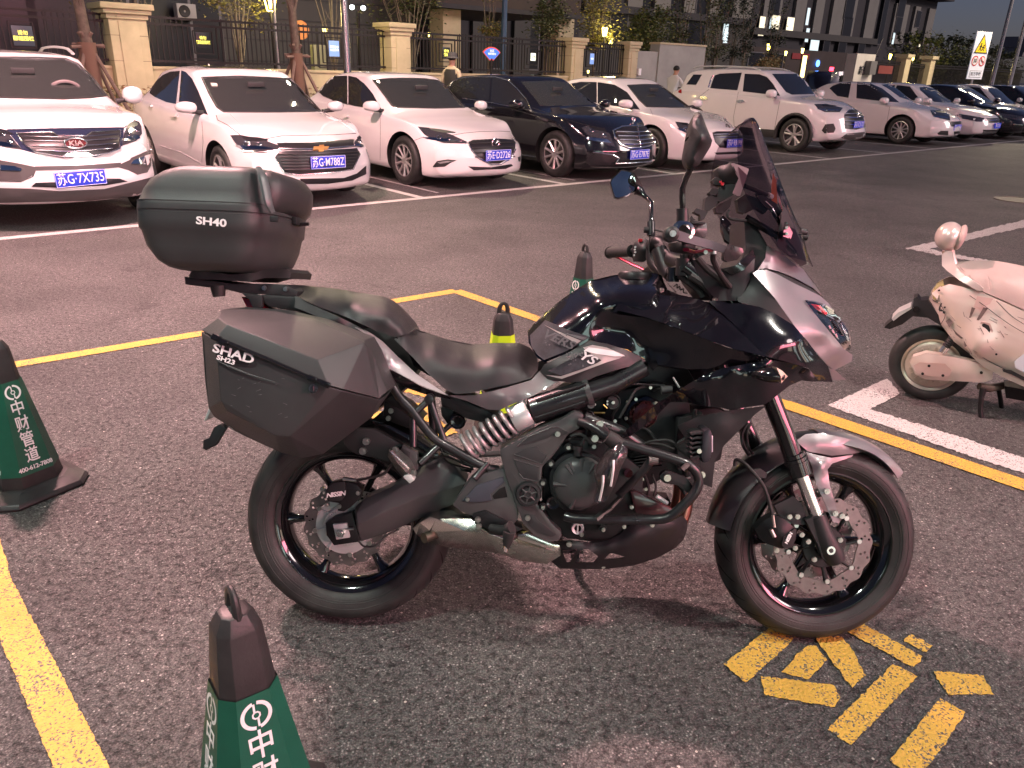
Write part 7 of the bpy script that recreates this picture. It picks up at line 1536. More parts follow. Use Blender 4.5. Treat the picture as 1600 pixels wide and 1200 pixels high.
sv.patch('quarter_window',Sz(152,245,205,172,268,172,225,248),M_GLASS,mirror=True,step=3);sv.line('chrome_trim',Sz(315,268,332,210,350,178),M_CHROME,.02,mirror=True)
lampset(sv,Sz(1093,390,1180,388,1303,418,1280,448,1170,448,1120,425),proj_=((1291,171,.05),(1305,173,.04)))
gr=sv.patch('grille',Sz(1312,470,1350,433,1475,431,1488,480,1465,560,1400,577,1318,570),M_GRL,step=2.5)
for k in range(4):sv.line('grille_bar',Sz(1318,460+26*k,1400,462+26*k,1482,452+26*k),M_CHROME,.010,off=.01,parent=gr)
sv.line('chrome_surround',Sz(1312,470,1350,432,1475,429,1490,480,1466,562),M_CHROME,.010,parent=gr,off=.006)
q,n=sv.cast_px(*Sz(1415,474)[0],.02)
if q is not None:new_obj('emblem',join(tube([q+Vector((0,.05*math.cos(a),.05*math.sin(a)))for a in np.linspace(0,2*math.pi,21)],.008,6),tube([q+Vector((0,-.02,.04)),q+Vector((0,.02,-.04))],.008,6)),M_CHROME,gr)
sv.patch('fog_bezel',Sz(1148,582,1175,537,1235,532,1250,570,1235,600,1168,604),M_TRIM,step=2.5);sv.patch('skid_trim',Sz(1285,638,1330,607,1465,592,1465,622,1440,640,1345,650),mat('bumper_grey',(.06,)*3),step=2.5)
sv.plate(*Sz(1402,542)[0],'苏G·C317D',dy=0);sv.mirror_unit(-.62,1.20,h=.18,w=.22)
for P in(Sz(258,335,300,332,318,350,290,360,260,350),Sz(525,362,570,358,590,372,560,382,530,378)):sv.patch('door_handle',P,M_CHROME,off=.03,th=.02,mirror=True,step=2)
sv.line('door_seam',Sz(535,300,500,480,505,560),M_ARCH,.004);sv.line('door_seam',Sz(845,340,810,520,800,580),M_ARCH,.004);sv.line('door_seam',Sz(320,280,240,340,235,400),M_ARCH,.004)
sv.patch('tail_lamp',Sz(92,285,118,280,118,310,95,305),mat('tail_red',(.3,.01,.01)),step=2)
for x in(0,-2.75):
 for sd in(-1,1):new_obj('arch_cladding',tube([Vector((x+.44*math.cos(a),sd*.935,.365+.44*math.sin(a)))for a in np.linspace(-.25,math.pi+.25,24)],.035,8,flat=1),M_TRIM,sv.o)
for sd in(-1,1):
 new_obj('sill_cladding',box(-1.37,sd*.93,.36,1.95,.06,.17,.02),M_TRIM,sv.o)
 new_obj('roof_rail',tube([Vector((x,sd*.62,1.66+.085*math.sin(math.pi*t)**.3))for t,x in[(t,-1.25-1.9*t)for t in np.linspace(0.001,.999,12)]],.024,8,flat=.7),M_ALU,sv.o)
# --- white saloon with ten-spoke wheels
bu=Car('white saloon with ten-spoke wheels, first car beyond the white SUV',car_frame(16.65,1.18),sedan_spec(4.67,1.80,1.49,2.685,1.0,.345,hood=(.74,.88,1.02),cowl=-.36,ws_top=-1.15,belt=(.72,.88,.97,1.01),spokes=10,dbl=False,spw=.019,bow=(.40,.2)),M_CW,detail=.8)
bu.patch('windscreen',Bz(385,662,500,652,560,662,650,720,730,783,640,793,530,760,450,700),M_GLASS,step=2.5)
bu.patch('side_window',Bz(-20,690,10,668,60,650,152,642,128,765,40,750),M_GLASS,mirror=True,step=2.5);bu.patch('side_window',Bz(195,645,300,652,390,690,460,745,525,800,430,795,190,768),M_GLASS,mirror=True,step=2.5)
lampset(bu,Bz(766,862,860,862,918,900,922,942,820,920,785,900),proj_=((1459,176,.05),));bu.patch('fog_bezel',Bz(822,1042,850,1022,908,1022,908,1056,830,1052),M_TRIM,step=2);bu.patch('lower_intake',Bz(950,1028,1015,1022,1008,1055,955,1058),M_GRL,step=2)
bu.plate(*Bz(1006,995)[0],'苏G·2A9K6',dy=0);bu.mirror_unit(-.50,1.05,h=.16,w=.22);bu.line('door_seam',Bz(455,812,430,950,412,1020),M_ARCH,.004)
bu.patch('grille',[(-.38,.62),(.38,.62),(.30,.50),(-.30,.50)],M_GRL,mode='f')
# --- the rest of the row, seen small
def small(label,u,v,spec,paint,text,**k):
 c=Car(label,car_frame(u,v),spec,paint,detail=.6)
 H=spec['H'];b=1.0
 c.patch('windscreen',[(-.46,.66),(-.98,.54),(-1.10,.35),(-1.13,0),(-1.10,-.35),(-.98,-.54),(-.46,-.66),(-.34,-.4),(-.28,0),(-.34,.4)],M_GLASS,mode='t',step=.06)
 for P in([(-.80,1.03),(-1.02,1.20),(-1.25,H-.10),(-1.62,H-.08),(-1.62,1.03)],[(-1.68,1.03),(-1.68,H-.08),(-2.1,H-.10),(-2.45,H-.22),(-2.6,1.06)]):c.patch('side_window',P,M_GLASS,mode='s',mirror=True,step=.07)
 for sd in(-1,1):c.patch('headlight',[(sd*.50,.66),(sd*.86,.74),(sd*.88,.64),(sd*.70,.56),(sd*.50,.57)],M_LAMP,mode='f',step=.04)
 c.patch('grille',[(-.45,.66),(.45,.66),(.40,.54),(-.40,.54)],M_GRL,mode='f',step=.05);c.patch('lower_intake',[(-.55,.36),(.55,.36),(.50,.26),(-.50,.26)],M_GRL,mode='f',step=.05)
 q,n=c.cast_f(0,.46,.02);F=frame_m(q,(0,1,0),(0,0,1));pl=new_obj('number_plate',xf(box(0,0,0,.44,.14,.008),F),M_PLATE,c.o)
 t=text_mesh(text,.12,.0005,.0008,xscale=.58);xs_=[p_.co.x for p_ in t.verts];bmesh.ops.translate(t,vec=(-(max(xs_)+min(xs_))/2,0,.006),verts=t.verts);new_obj('lettering',xf(t,F),M_PLW,pl,0)
 c.line('chrome_bar',[(-.5,.60),(0,.61),(.5,.60)],M_CHROME,.009,mode='f',off=.01);c.mirror_unit(-.52,1.04,h=.15,w=.20);return c
small('white saloon with a wide chrome grille bar, directly right of the ten-spoke white saloon',19.25,1.15,sedan_spec(4.7,1.82,1.49,2.7,.98,.34,hood=(.74,.88,1.02),belt=(.72,.88,.97,1.01)),M_CW,'苏G·X2176')
small('glossy black saloon between two pale cars near the right edge',21.8,.95,sedan_spec(4.8,1.84,1.47,2.8,.95,.35,hood=(.74,.88,1.0)),M_CK,'苏A·8D52Q')
small('silver saloon directly right of the black one, near the right edge',24.4,1.15,sedan_spec(4.6,1.8,1.49,2.7,.95,.33),M_CS,'苏G·51K7U')
small('dark saloon at the right edge, third car beyond the road sign',27.0,1.0,sedan_spec(4.8,1.84,1.50,2.8,.95,.34),M_CK,'苏G·J6630')
small('distant white saloon, farthest of the parked row at the right edge',29.6,1.1,sedan_spec(4.6,1.8,1.50,2.7,.95,.33),M_CW,'苏G·W90A1')
# -------- behind the cars
def UZ(px,py,V):
 d=ray(px,py);t=(V-(CO-RO0).dot(e2))/d.dot(e2);p=CO+d*t;return(p-RO0).dot(e1),p.z
RM=Matrix((e1,e2,Vector((0,0,1)))).transposed().to_4x4();RM.translation=RO0
def rbox(u0,u1,v0,v1,z0,z1,bev=0):return box((u0+u1)/2,(v0+v1)/2,(z0+z1)/2,abs(u1-u0),abs(v1-v0),abs(z1-z0),bev)
def rthing(name,u,v,label,cat,group=None,z=0):return empty(name,RM@Matrix.Translation((u,v,z)),label,cat,group)
def robj(name,bm,m,label=None,cat=None,group=None,kind=None,smooth=30):
 o=new_obj(name,bm,m,None,smooth);o.matrix_world=RM;tag(o,label,cat,group,kind);return o
M_STONE=mat('cream_stone',(.46,.40,.25),.75,var=.12,vscale=2.5,bump=.4,bscale=60)
M_PAVE=mat('pavement_slabs',(.20,.18,.17),.8,var=.25,vscale=3,bump=.4,bscale=40)
M_KERB=mat('kerb_stone',(.30,.28,.26),.8,var=.2,vscale=5)
M_IRON=mat('dark_iron',(.022,.020,.020),.45,metal=.4)
M_CONC=mat('rendered_grey_wall',(.30,.31,.28),.85,var=.14,vscale=1.2,bump=.3,bscale=25)
VF=9.5
robj('pavement',rbox(-60,140,5.75,70,-.3,.13),M_PAVE,kind='structure');robj('kerb',rbox(-60,140,5.60,5.748,-.3,.15,.01),M_KERB,kind='structure')
PILL=[]
def pillar(px,pyt,w_=.56,V=VF,label='',h=None):
 u,z=UZ(px,pyt,V);t=rthing('stone_pillar',u,V,label,'pillar','stone pillars of the fence')
 h=z
 new_obj('shaft',box(0,0,(h-.28)/2,w_,w_,h-.28,.012),M_STONE,t)
 for k,z_ in enumerate(np.arange(.55,h-.4,.46)):new_obj('joint',box(0,0,z_,w_+.004,w_+.004,.010),mat('dark_mortar',(.20,.17,.12),.9),t)  # joint bands in a mortar darker than the stone
 new_obj('panel_strip',box(0,-w_/2-.010,(h-.3)/2,w_*.52,.02,h-.34,.004),M_STONE,t)
 new_obj('capital',join(join(box(0,0,h-.235,w_*1.10,w_*1.10,.09,.01),box(0,0,h-.15,w_*1.26,w_*1.26,.08,.015)),box(0,0,h-.055,w_*1.40,w_*1.40,.11,.02)),M_STONE,t)
 PILL.append(u);return u
u0_=pillar(187,6,.70,label='widest cream stone fence pillar, behind the gap between two left white cars')
u1_=pillar(616,36,label='cream stone fence pillar rising above the roof of the third car')
u2_=pillar(895,59,.50,label='cream stone fence pillar right of the black saloon, left one of a close pair')
u3_=pillar(984,65,.42,label='cream stone fence pillar joined to the grey rendered wall')
um=2*u0_-u1_;pillar(*proj(RM@Vector((um,VF,2.5))),.70,label='cream stone fence pillar beyond the left edge')
FG='iron fence panels between stone pillars'
def fence(a,b,label,V=VF,zt=2.30,zb=1.38,orn=(),base=True):
 t=rthing('iron_fence',(a+b)/2,V,label,'fence',FG);L_=b-a;h=L_/2
 if base:w=new_obj('base_wall',join(box(0,0,zb/2-.03,L_,.30,zb-.06,.0),box(0,0,zb-.03,L_+.0,.36,.06,.01)),M_STONE,t)
 else:zb=.3
 bb=bmesh.new()
 for z in(zt,zt-.12,zb+.10):join(bb,box(0,0,z,L_,.035,.045))
 n=int(L_/.105);
 for k in range(n+1):
  x=-h+.05+(L_-.1)*k/n
  if any(abs(x+(a+b)/2-c_)<.42 for c_ in orn):continue
  join(bb,box(x,0,(zt+zb+.06)/2+.02,.020,.020,zt-zb-.02))
 new_obj('bars',bb,M_IRON,t,0)
 for c_ in orn:
  ob=bmesh.new();x=c_-(a+b)/2
  for s_ in(.40,.30,.20):
   hz=(zt-zb)*.5*(s_/.42);zc=(zt+zb)/2+.03
   for dx,dz,sx,sz in((-s_,0,.022,2*hz),(s_,0,.022,2*hz),(0,-hz,2*s_,.022),(0,hz,2*s_,.022)):join(ob,box(x+dx,0,zc+dz,sx,.03,sz))
  new_obj('square_ornament',ob,M_IRON,t,0)
 return t
uo=[UZ(x,60,VF)[0]for x in(36,317,521,696,833,925)]
fence(um+.36,u0_-.36,'iron fence panel at the left edge with a dark lit notice plate',orn=(uo[0],));fence(u0_+.36,u1_-.29,'long iron fence panel between the widest pillar and the lamp post side',orn=(uo[1],uo[2]))
fence(u1_+.29,u2_-.26,'iron fence panel with the fan-shaped blue sign in front',orn=(uo[3],uo[4]));fence(u2_+.26,u3_-.22,'short iron fence panel between the close pair of pillars',orn=(uo[5],))
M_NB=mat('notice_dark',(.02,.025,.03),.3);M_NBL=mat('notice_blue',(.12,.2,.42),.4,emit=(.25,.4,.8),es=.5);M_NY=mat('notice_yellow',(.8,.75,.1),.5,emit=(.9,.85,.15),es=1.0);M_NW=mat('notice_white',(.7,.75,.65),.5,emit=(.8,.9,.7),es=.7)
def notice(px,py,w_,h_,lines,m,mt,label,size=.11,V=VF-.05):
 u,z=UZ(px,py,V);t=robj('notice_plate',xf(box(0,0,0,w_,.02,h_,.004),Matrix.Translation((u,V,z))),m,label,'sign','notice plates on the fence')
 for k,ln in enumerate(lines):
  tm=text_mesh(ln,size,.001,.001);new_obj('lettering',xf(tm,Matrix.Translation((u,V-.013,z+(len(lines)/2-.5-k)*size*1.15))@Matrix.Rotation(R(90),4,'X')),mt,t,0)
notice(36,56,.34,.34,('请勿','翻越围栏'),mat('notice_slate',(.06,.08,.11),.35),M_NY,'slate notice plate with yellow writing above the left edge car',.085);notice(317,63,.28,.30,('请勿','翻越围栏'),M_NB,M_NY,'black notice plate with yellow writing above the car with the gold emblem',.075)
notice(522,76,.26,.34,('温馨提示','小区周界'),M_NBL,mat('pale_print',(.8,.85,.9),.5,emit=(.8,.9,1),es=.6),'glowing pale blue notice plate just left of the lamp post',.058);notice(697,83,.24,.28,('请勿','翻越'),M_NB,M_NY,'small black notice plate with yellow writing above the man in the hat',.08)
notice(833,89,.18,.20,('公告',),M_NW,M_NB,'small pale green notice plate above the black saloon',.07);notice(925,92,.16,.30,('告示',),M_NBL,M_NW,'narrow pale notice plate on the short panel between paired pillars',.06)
V=8.6;u,z=UZ(768,85,V);t=rthing('fan_sign',u,V,'fan-shaped blue sign with red rim on a thin post behind the black saloon','sign')
def fan(r0,r1,a,y0,y1):
 P=[(r1*math.sin(q),r1*math.cos(q))for q in np.linspace(-a,a,14)]+[(r0*math.sin(q),r0*math.cos(q))for q in np.linspace(a*.8,-a*.8,8)]
 return prism([Vector((x,y0,zz+z-.22))for x,zz in P],[Vector((x,y1,zz+z-.22))for x,zz in P])
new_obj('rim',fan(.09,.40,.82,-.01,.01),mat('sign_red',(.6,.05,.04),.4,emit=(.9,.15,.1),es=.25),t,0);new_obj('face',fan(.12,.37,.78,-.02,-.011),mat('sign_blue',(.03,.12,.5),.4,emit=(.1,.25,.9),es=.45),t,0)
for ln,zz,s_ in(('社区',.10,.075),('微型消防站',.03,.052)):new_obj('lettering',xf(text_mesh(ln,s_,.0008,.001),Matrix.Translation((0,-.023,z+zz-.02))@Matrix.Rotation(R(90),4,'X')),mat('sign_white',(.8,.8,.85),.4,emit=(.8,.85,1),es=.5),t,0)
new_obj('post',cyl((0,0,.13),(0,0,z-.1),.025),M_IRON,t)
ua,za=UZ(998,80,VF);ub,zb_=UZ(1024,69,VF);uc,_=UZ(1096,70,VF)
gw=robj('boundary_wall',join(rbox(u3_+.22,ub,VF-.15,VF+.15,.1,UZ(1005,80,VF)[1]),rbox(ub+.002,uc,VF-.2,VF+.2,.1,zb_)),M_CONC,'grey rendered boundary wall with a raised right half behind the white SUV','wall')
new_obj('coping',rbox(ub-.03,uc+.03,VF-.23,VF+.23,zb_,zb_+.06,.01),M_STONE,gw)
new_obj('meter_box',rbox(u3_+.30,u3_+.42,VF-.22,VF-.152,1.45,1.65),M_PLW,gw)
def leafmat(name,c1,c2):
 m=bpy.data.materials.new(name);m.use_nodes=True;t_=m.node_tree;b=t_.nodes['Principled BSDF'];N=t_.nodes.new;L=t_.links.new
 oi=N('ShaderNodeTexCoord');v=N('ShaderNodeTexWhiteNoise');g=N('ShaderNodeNewGeometry');r=N('ShaderNodeValToRGB');r.color_ramp.elements[0].color=(*c1,1);r.color_ramp.elements[1].color=(*c2,1)
 L(g.outputs['Random Per Island'],r.inputs[0]);L(r.outputs[0],b.inputs['Base Color']);b.inputs['Roughness'].default_value=.55;b.inputs['Subsurface Weight'].default_value=0
 MATS[name]=m;return m
M_LEAF=leafmat('leaf_green',(.030,.050,.014),(.10,.11,.030));M_LEAFY=leafmat('leaf_yellowish',(.07,.075,.015),(.22,.19,.045));M_HEDGE=leafmat('hedge_leaf',(.05,.07,.02),(.30,.13,.05));M_LEAFD=leafmat('leaf_dark',(.012,.022,.012),(.035,.05,.022))
M_BARK=mat('tree_bark',(.10,.075,.06),.9,var=.35,vscale=14,bump=1,bscale=60);M_BARKP=mat('pale_branch',(.16,.14,.10),.85,var=.2,vscale=9)
def leaves(bm,n,f,size,rr):
 for _ in range(n):
  c=Vector(f());a=rr.uniform(0,6.283);b=rr.uniform(-1.2,1.2);s_=size*rr.uniform(.6,1.4)
  x=Vector((math.cos(a),math.sin(a),b*.4)).normalized();y=x.cross(Vector((rr.uniform(-1,1),rr.uniform(-1,1),rr.uniform(-.3,1)))).normalized()
  v=[bm.verts.new(c+p)for p in(-x*s_,-y*s_*.42,x*s_,y*s_*.42)];bm.faces.new(v)
rr=random.Random(11);hb=bmesh.new()
leaves(hb,9000,lambda:(rr.uniform(-9,14),8.75+rr.uniform(-.35,.35)*rr.random()**.4,.15+.82*rr.random()**.6+.06*math.sin(rr.random()*9)),.035,rr)
tag(robj('hedge',hb,M_HEDGE,smooth=0),'low clipped hedge of green and reddish leaves along the foot of the fence','hedge')
robj('soil_strip',rbox(-40,26,8.3,9.3,.10,.17,.01),mat('soil',(.06,.045,.035),.9,var=.3,vscale=8),kind='structure')
def tree(px,py,V,label,crown=((0,3.6,1.0,.9),),trunk_r=.09,props=False,n=1400,lm=None,leaf=.055,cat='tree',nb=7,h0=2.2,spread=.8,bare=0,vase=False,top=None,seed=1,bm_=None):
 u,z=UZ(px,py,V);t=rthing('pine_tree' if 0 else 'tree',u,V,label,cat,'trees by the fence');rr=random.Random(seed)
 zt_=top or max(c[1]+c[3]*.6 for c in crown)
 tr=tube([(0,0,0.05),(.02,0,h0*.5),(-.02,.02,h0),(.0,0,h0+(zt_-h0)*.5)],[trunk_r*1.15,trunk_r,trunk_r*.85,trunk_r*.4],12,smooth=3)
 tips=[]
 for k in range(nb):
  a=2*math.pi*k/nb+rr.uniform(-.4,.4);zb0=(h0*(.45 if vase else .85))+rr.uniform(0,.3)*(1 if vase else(zt_-h0));r_=spread*rr.uniform(.5,1)
  pts=[(0,0,zb0),(r_*.35*math.cos(a),r_*.35*math.sin(a),zb0+(zt_-zb0)*.4),(r_*.8*math.cos(a),r_*.8*math.sin(a),zb0+(zt_-zb0)*.75),(r_*math.cos(a+.2),r_*math.sin(a+.2),zt_*rr.uniform(.9,1.02))]
  join(tr,tube(pts,[trunk_r*.45,trunk_r*.3,trunk_r*.18,trunk_r*.08],6,smooth=3));tips.append(pts)
  for j in range(3):
   p=Vector(pts[1]).lerp(Vector(pts[3]),rr.random());d=Vector((rr.uniform(-1,1),rr.uniform(-1,1),rr.uniform(.2,1)))*.5*spread;join(tr,tube([p,p+d*.5,p+d+Vector((0,0,.1))],[trunk_r*.15,trunk_r*.1,trunk_r*.04],5))
 new_obj('trunk',tr,bm_ or M_BARK,t)
 cb=bmesh.new()
 clumps=[]
 for(cx,cz,rx,rz)in crown:
  for _ in range(9):clumps.append((cx+rr.gauss(0,rx*.5),rr.gauss(0,rx*.5),cz+rr.gauss(0,rz*.5),rx*rr.uniform(.22,.5)))
 def f():
  if rr.random()<.22 and tips:p=rr.choice(tips);q=Vector(p[2]).lerp(Vector(p[3]),rr.random());return(q.x+rr.gauss(0,.08),q.y+rr.gauss(0,.08),q.z+rr.gauss(0,.08))
  c=rr.choice(clumps);return(c[0]+rr.gauss(0,c[3]),c[1]+rr.gauss(0,c[3]),c[2]+rr.gauss(0,c[3]*.8))
 leaves(cb,n,f,leaf,rr);new_obj('crown',cb,lm or M_LEAF,t,0)
 if props:
  zj=UZ(px,props,V)[1]
  for k in range(4):
   a=R(45+90*k);new_obj('prop_pole',tube([(.9*math.cos(a),.9*math.sin(a)*.8,.1),(.06*math.cos(a),.06*math.sin(a),zj),(-.12*math.cos(a),-.12*math.sin(a),zj+.22)],.033,8),mat('prop_wood',(.13,.085,.07),.8,var=.2,vscale=8),t)
  new_obj('rope_wrap',tube([(0,0,.3),(0,0,zj*.6),(0,0,zj+.06)],[trunk_r*1.6,trunk_r*1.5,trunk_r*1.5],12),mat('hessian_wrap',(.13,.075,.055),.95,bump=1,bscale=90),t)
  new_obj('cross_tie',join(tube([(-.28,-.12,zj-.02),(.28,.05,zj+.02)],.03,6),tube([(-.2,.12,zj+.03),(.25,-.14,zj)],.026,6)),mat('prop_wood',(.13,.085,.07)),t)
 return t
tree(134,60,7.6,'propped street tree with yellow-green crown above the gap between left cars',((0,3.05,.75,.45),(-.1,3.5,.7,.4)),.10,72,3200,M_LEAFY,.05,h0=2.6,spread=.7,seed=2,top=3.8)
tree(461,60,7.6,'propped street tree with dark band on its trunk, left of the lamp post',((0,3.4,.8,.5),(-.35,3.05,.3,.25)),.09,88,2600,M_LEAF,.05,h0=2.7,spread=.7,seed=3,top=3.9)
tree(220,60,11.0,'bare forked tree behind the fence right of the widest pillar',((0,3.6,.9,.5),),.05,None,350,M_LEAF,.04,vase=True,h0=1.9,nb=6,spread=.9,seed=4,top=4.2,bm_=M_BARKP)
tree(372,50,11.0,'young tree lit yellow by the lantern behind the fence',((.2,2.9,.55,.5),(-.2,3.4,.5,.4)),.05,None,2200,M_LEAFY,.045,vase=True,h0=2.0,nb=7,spread=.7,seed=5,top=4.0,bm_=M_BARKP)  # the lantern's yellow light is put into this tree's leaf colour
tree(520,30,11.5,'slender bare tree behind the fence beside the lamp post',((0,3.8,.7,.4),),.05,None,300,M_LEAF,.04,vase=True,h0=2.0,nb=6,spread=.8,seed=6,top=4.3,bm_=M_BARKP)
tree(640,30,11.5,'vase-shaped young tree with sparse green leaves behind the third car',((.1,3.2,.75,.55),),.06,None,1500,M_LEAF,.045,vase=True,h0=1.8,nb=10,spread=1.0,seed=7,top=4.0,bm_=M_BARKP)
tree(765,30,12.5,'slim tree with small round bush-like crown behind the fan sign',((0,2.55,.35,.35),(.2,3.8,.5,.4)),.05,None,1500,M_LEAFY,.045,vase=True,h0=1.9,nb=5,spread=.5,seed=8,top=4.4,bm_=M_BARKP)
tree(856,40,12.5,'leafy young tree left of the closely paired pillars',((0,2.9,.6,.6),),.05,None,2600,M_LEAF,.05,h0=1.9,spread=.5,seed=9,top=3.9)
tree(932,40,12.5,'yellow-green tree above the paired lanterns',((0,3.3,.6,.7),(.2,2.6,.4,.3)),.05,None,3000,M_LEAFY,.05,h0=1.9,spread=.6,seed=10,top=4.4)
tree(1010,45,12.8,'round bushy tree above the low part of the grey wall',((0,3.0,.95,.55),(-.2,2.7,.7,.4)),.07,None,6000,M_LEAF,.055,h0=1.9,spread=.8,seed=12,top=3.7)
for k,(x,V_)in enumerate(((1062,14),(1104,13),(1122,15),(1150,16),(1168,15),(1212,17))):
 tree(x,50,V_,('thin sparse tree rising behind the raised grey wall','thin many-stemmed tree right above the SUV tailgate','slim tree with upright stems behind the grey wall end','slim leafy tree between the two dark buildings','dark narrow tree in front of the block with lit windows','sparse tree beside the lit upper windows')[k],((0,3.6,.5,1.0),(0,2.6,.4,.6)),.05,None,1300,M_LEAFD if k>2 else M_LEAF,.055,vase=True,h0=1.9,nb=6,spread=.7,seed=20+k,top=5.4,bm_=M_BARKP)
tree(1205,90,12,'yellowish weeping shrub behind the SUV roof',((0,1.9,.5,.4),),.04,None,1600,leafmat('straw_leaf',(.16,.13,.05),(.3,.24,.10)),.06,cat='shrub',h0=1.0,spread=.5,seed=30,top=2.2)
M_FPALE=mat('facade_pale',(.20,.20,.175),.8,var=.1,vscale=.6);M_FDARK=mat('facade_dark',(.038,.038,.040),.7,var=.15,vscale=.6);M_FBRN=mat('facade_brown',(.060,.046,.038),.7,var=.15,vscale=.8);M_FGREY=mat('facade_grey_panel',(.065,.065,.058),.75,var=.08,vscale=.5)
M_WDK=mat('window_dark',(.008,.010,.014),.30);M_WLIT=mat('window_lit',(.6,.55,.4),.5,emit=(1,.88,.6),es=.75);M_WLC=mat('window_lit_cool',(.5,.6,.6),.5,emit=(.75,.95,1),es=.5);M_FRM=mat('window_frame',(.14,.14,.14),.5)
def building(label,u0,u1,V,H,D,m,strips=(),bands=(),wins=(),z0=0.1):
 t=rthing('apartment_block',(u0+u1)/2,V,label,'building');c=(u0+u1)/2
 new_obj('wall',box(0,D/2,(H+z0)/2,u1-u0,D,H-z0),m,t,0)
 for a,b,za,zb,mm,pr in strips:new_obj('pilaster' if mm is M_FPALE else 'recessed_strip',box((a+b)/2-c,-pr/2,(za+zb)/2,b-a,pr,zb-za),mm,t,0)
 for za,zb,pr,mm in bands:new_obj('cornice',box(0,-pr/2,(za+zb)/2,u1-u0+.1,pr,zb-za),mm,t,0)
 for(a,za,w_,h_,mm,pr)in wins:
  f=new_obj('window',box(a-c,-pr-.02,za,w_+.16,.05,h_+.16),M_FRM,t,0);new_obj('pane',box(a-c,-pr-.05,za,w_,.02,h_),mm,f,0)
 return t
V=16;ua=UZ(-260,50,V)[0];ub=UZ(285,50,V)[0]
b1=building('dark low block with louvred walls behind the left fence panels',ua,ub,V,9,10,mat('facade_louvre_dark',(.035,.032,.030),.7,var=.2,vscale=.7),bands=[(z_,z_+.07,.06,M_FBRN)for z_ in np.arange(2.2,8.8,.45)],wins=[(UZ(x,70,V)[0],2.2,1.3,1.9,M_WDK,.07)for x in(20,95,165,262)])
u,z=UZ(289,18,V-.5);
ac=robj('air_conditioner',rbox(u-.26,u+.26,V-.65,V-.35,z-.19,z+.19,.015),mat('appliance_grey',(.35,.34,.32),.5),'pale outdoor air-conditioning unit on the block above the second fence panel','air conditioner');new_obj('fan_grille',lathe([(.03,-.02),(.14,-.025),(.155,0),(.03,0)],24,c=(u-.06,V-.655,z)),M_IRON,ac)
new_obj('wall_bracket',rbox(u-.2,u+.2,V-.36,V+.02,z-.24,z-.192),M_IRON,ac)
V=17;ua=ub+.1;ub=UZ(645,40,V)[0]
b2=building('mid-grey block clad in long horizontal panels behind the lamp post',ua,ub,V,9,10,M_FGREY,bands=[(z_,z_+.03,.025,M_FDARK)for z_ in np.arange(1.5,8.8,.62)],wins=[(UZ(320,50,V)[0],2.4,.9,4,M_WDK,.03),(UZ(345,50,V)[0],5.4,1.0,1.6,M_WDK,.03)])
V=15;ua=UZ(668,20,V)[0];ub=UZ(893,20,V)[0];zc=UZ(780,20,V)[1]
cp=rthing('entrance_canopy',(ua+ub)/2,V,'brown clad entrance canopy on pale stone piers behind the fan sign','canopy');c_=(ua+ub)/2
new_obj('slab',box(0,2.5,zc+.9,ub-ua,6,1.8,.02),M_FBRN,cp);new_obj('slab_edge',box(0,-.55,zc+.04,ub-ua+.1,.12,.14),M_FDARK,cp)
for x0,x1 in((691,719),(872,896)):
 a,b=UZ(x0,40,V)[0],UZ(x1,40,V)[0];new_obj('pier',box((a+b)/2-c_,.35,zc/2,b-a,.8,zc-.02,.02),M_STONE,cp)
V=22;ua=UZ(640,40,V)[0];ub=UZ(905,40,V)[0]
building('dark recessed block under and behind the brown canopy',ua,ub,V,12,10,mat('facade_deep',(.030,.030,.032),.7,var=.2,vscale=.5),strips=[(UZ(x,40,V)[0],UZ(x,40,V)[0]+1.0,.1,12,M_FGREY,.2)for x in(655,735,800,845)],wins=[(UZ(x,40,V)[0],2.6,1.5,2.2,M_WDK,.05)for x in(762,822,865)])
V=30
def strips_px(xs,V,yy,za,zb):
 return[(UZ(a,yy,V)[0],UZ(b,yy,V)[0],za,zb,M_FPALE,.35)for a,b in xs]
ua,ub=UZ(905,40,V)[0],UZ(1172,40,V)[0];zb_=UZ(1040,22,V)[1];zl=.1
wn=[(UZ(x,y,V)[0],UZ(x,y,V)[1],w_,h_,m_,.06)for x,y,w_,h_,m_ in((1086,50,1.9,2.2,M_WDK),(1078,50,.5,2.2,M_WDK),(1132,47,.6,1.3,M_WLC),(1132,58,.5,.8,M_WLC),(1010,50,1.6,1.8,M_WDK),(965,45,1.6,1.8,M_WDK),(1052,48,1.2,2,M_WDK),(930,8,1.2,2,M_WDK),(1010,8,1.4,2.2,M_WDK),(1052,8,1.4,2.2,M_WDK),(1098,8,1.6,2.2,M_WDK),(1130,6,1.6,2.2,M_WDK))]
building('wide apartment block with pale upper piers and dark bays above the grey wall',ua,ub,V,16,12,M_FGREY,strips=strips_px(((910,925),(975,998),(1017,1042),(1063,1080),(1104,1118),(1140,1170)),V,8,zb_+.2,16)+[(ua,ub,zb_+.2,16,M_FDARK,.10)],bands=((zb_-.25,zb_+.2,.45,M_FDARK),),wins=wn)
V=40
ua,ub=UZ(1172,40,V)[0],UZ(1368,40,V)[0];z1=UZ(1270,62,V)[1];z2=UZ(1270,52,V)[1]
wn=[(UZ(x,y,V)[0],UZ(x,y,V)[1],w_,h_,m_,.42)for x,y,w_,h_,m_ in((1205,9,1.6,1.9,M_WDK),(1205,38,1.5,1.6,M_WLIT),(1184,41,.9,1.7,M_WLIT),(1228,41,1.3,1.6,M_WLIT),(1198,41,.5,1.5,M_WLC),(1322,12,1.8,2.2,M_WDK),(1318,43,1.8,2.0,M_WDK),(1256,26,.5,1.6,M_WLC),(1255,55,.6,1.3,M_WLC),(1266,73,1.7,1.3,M_WLC),(1285,75,1.2,2.2,M_WDK),(1310,75,1.6,2.0,M_WDK),(1340,78,1.4,1.8,M_WDK))]
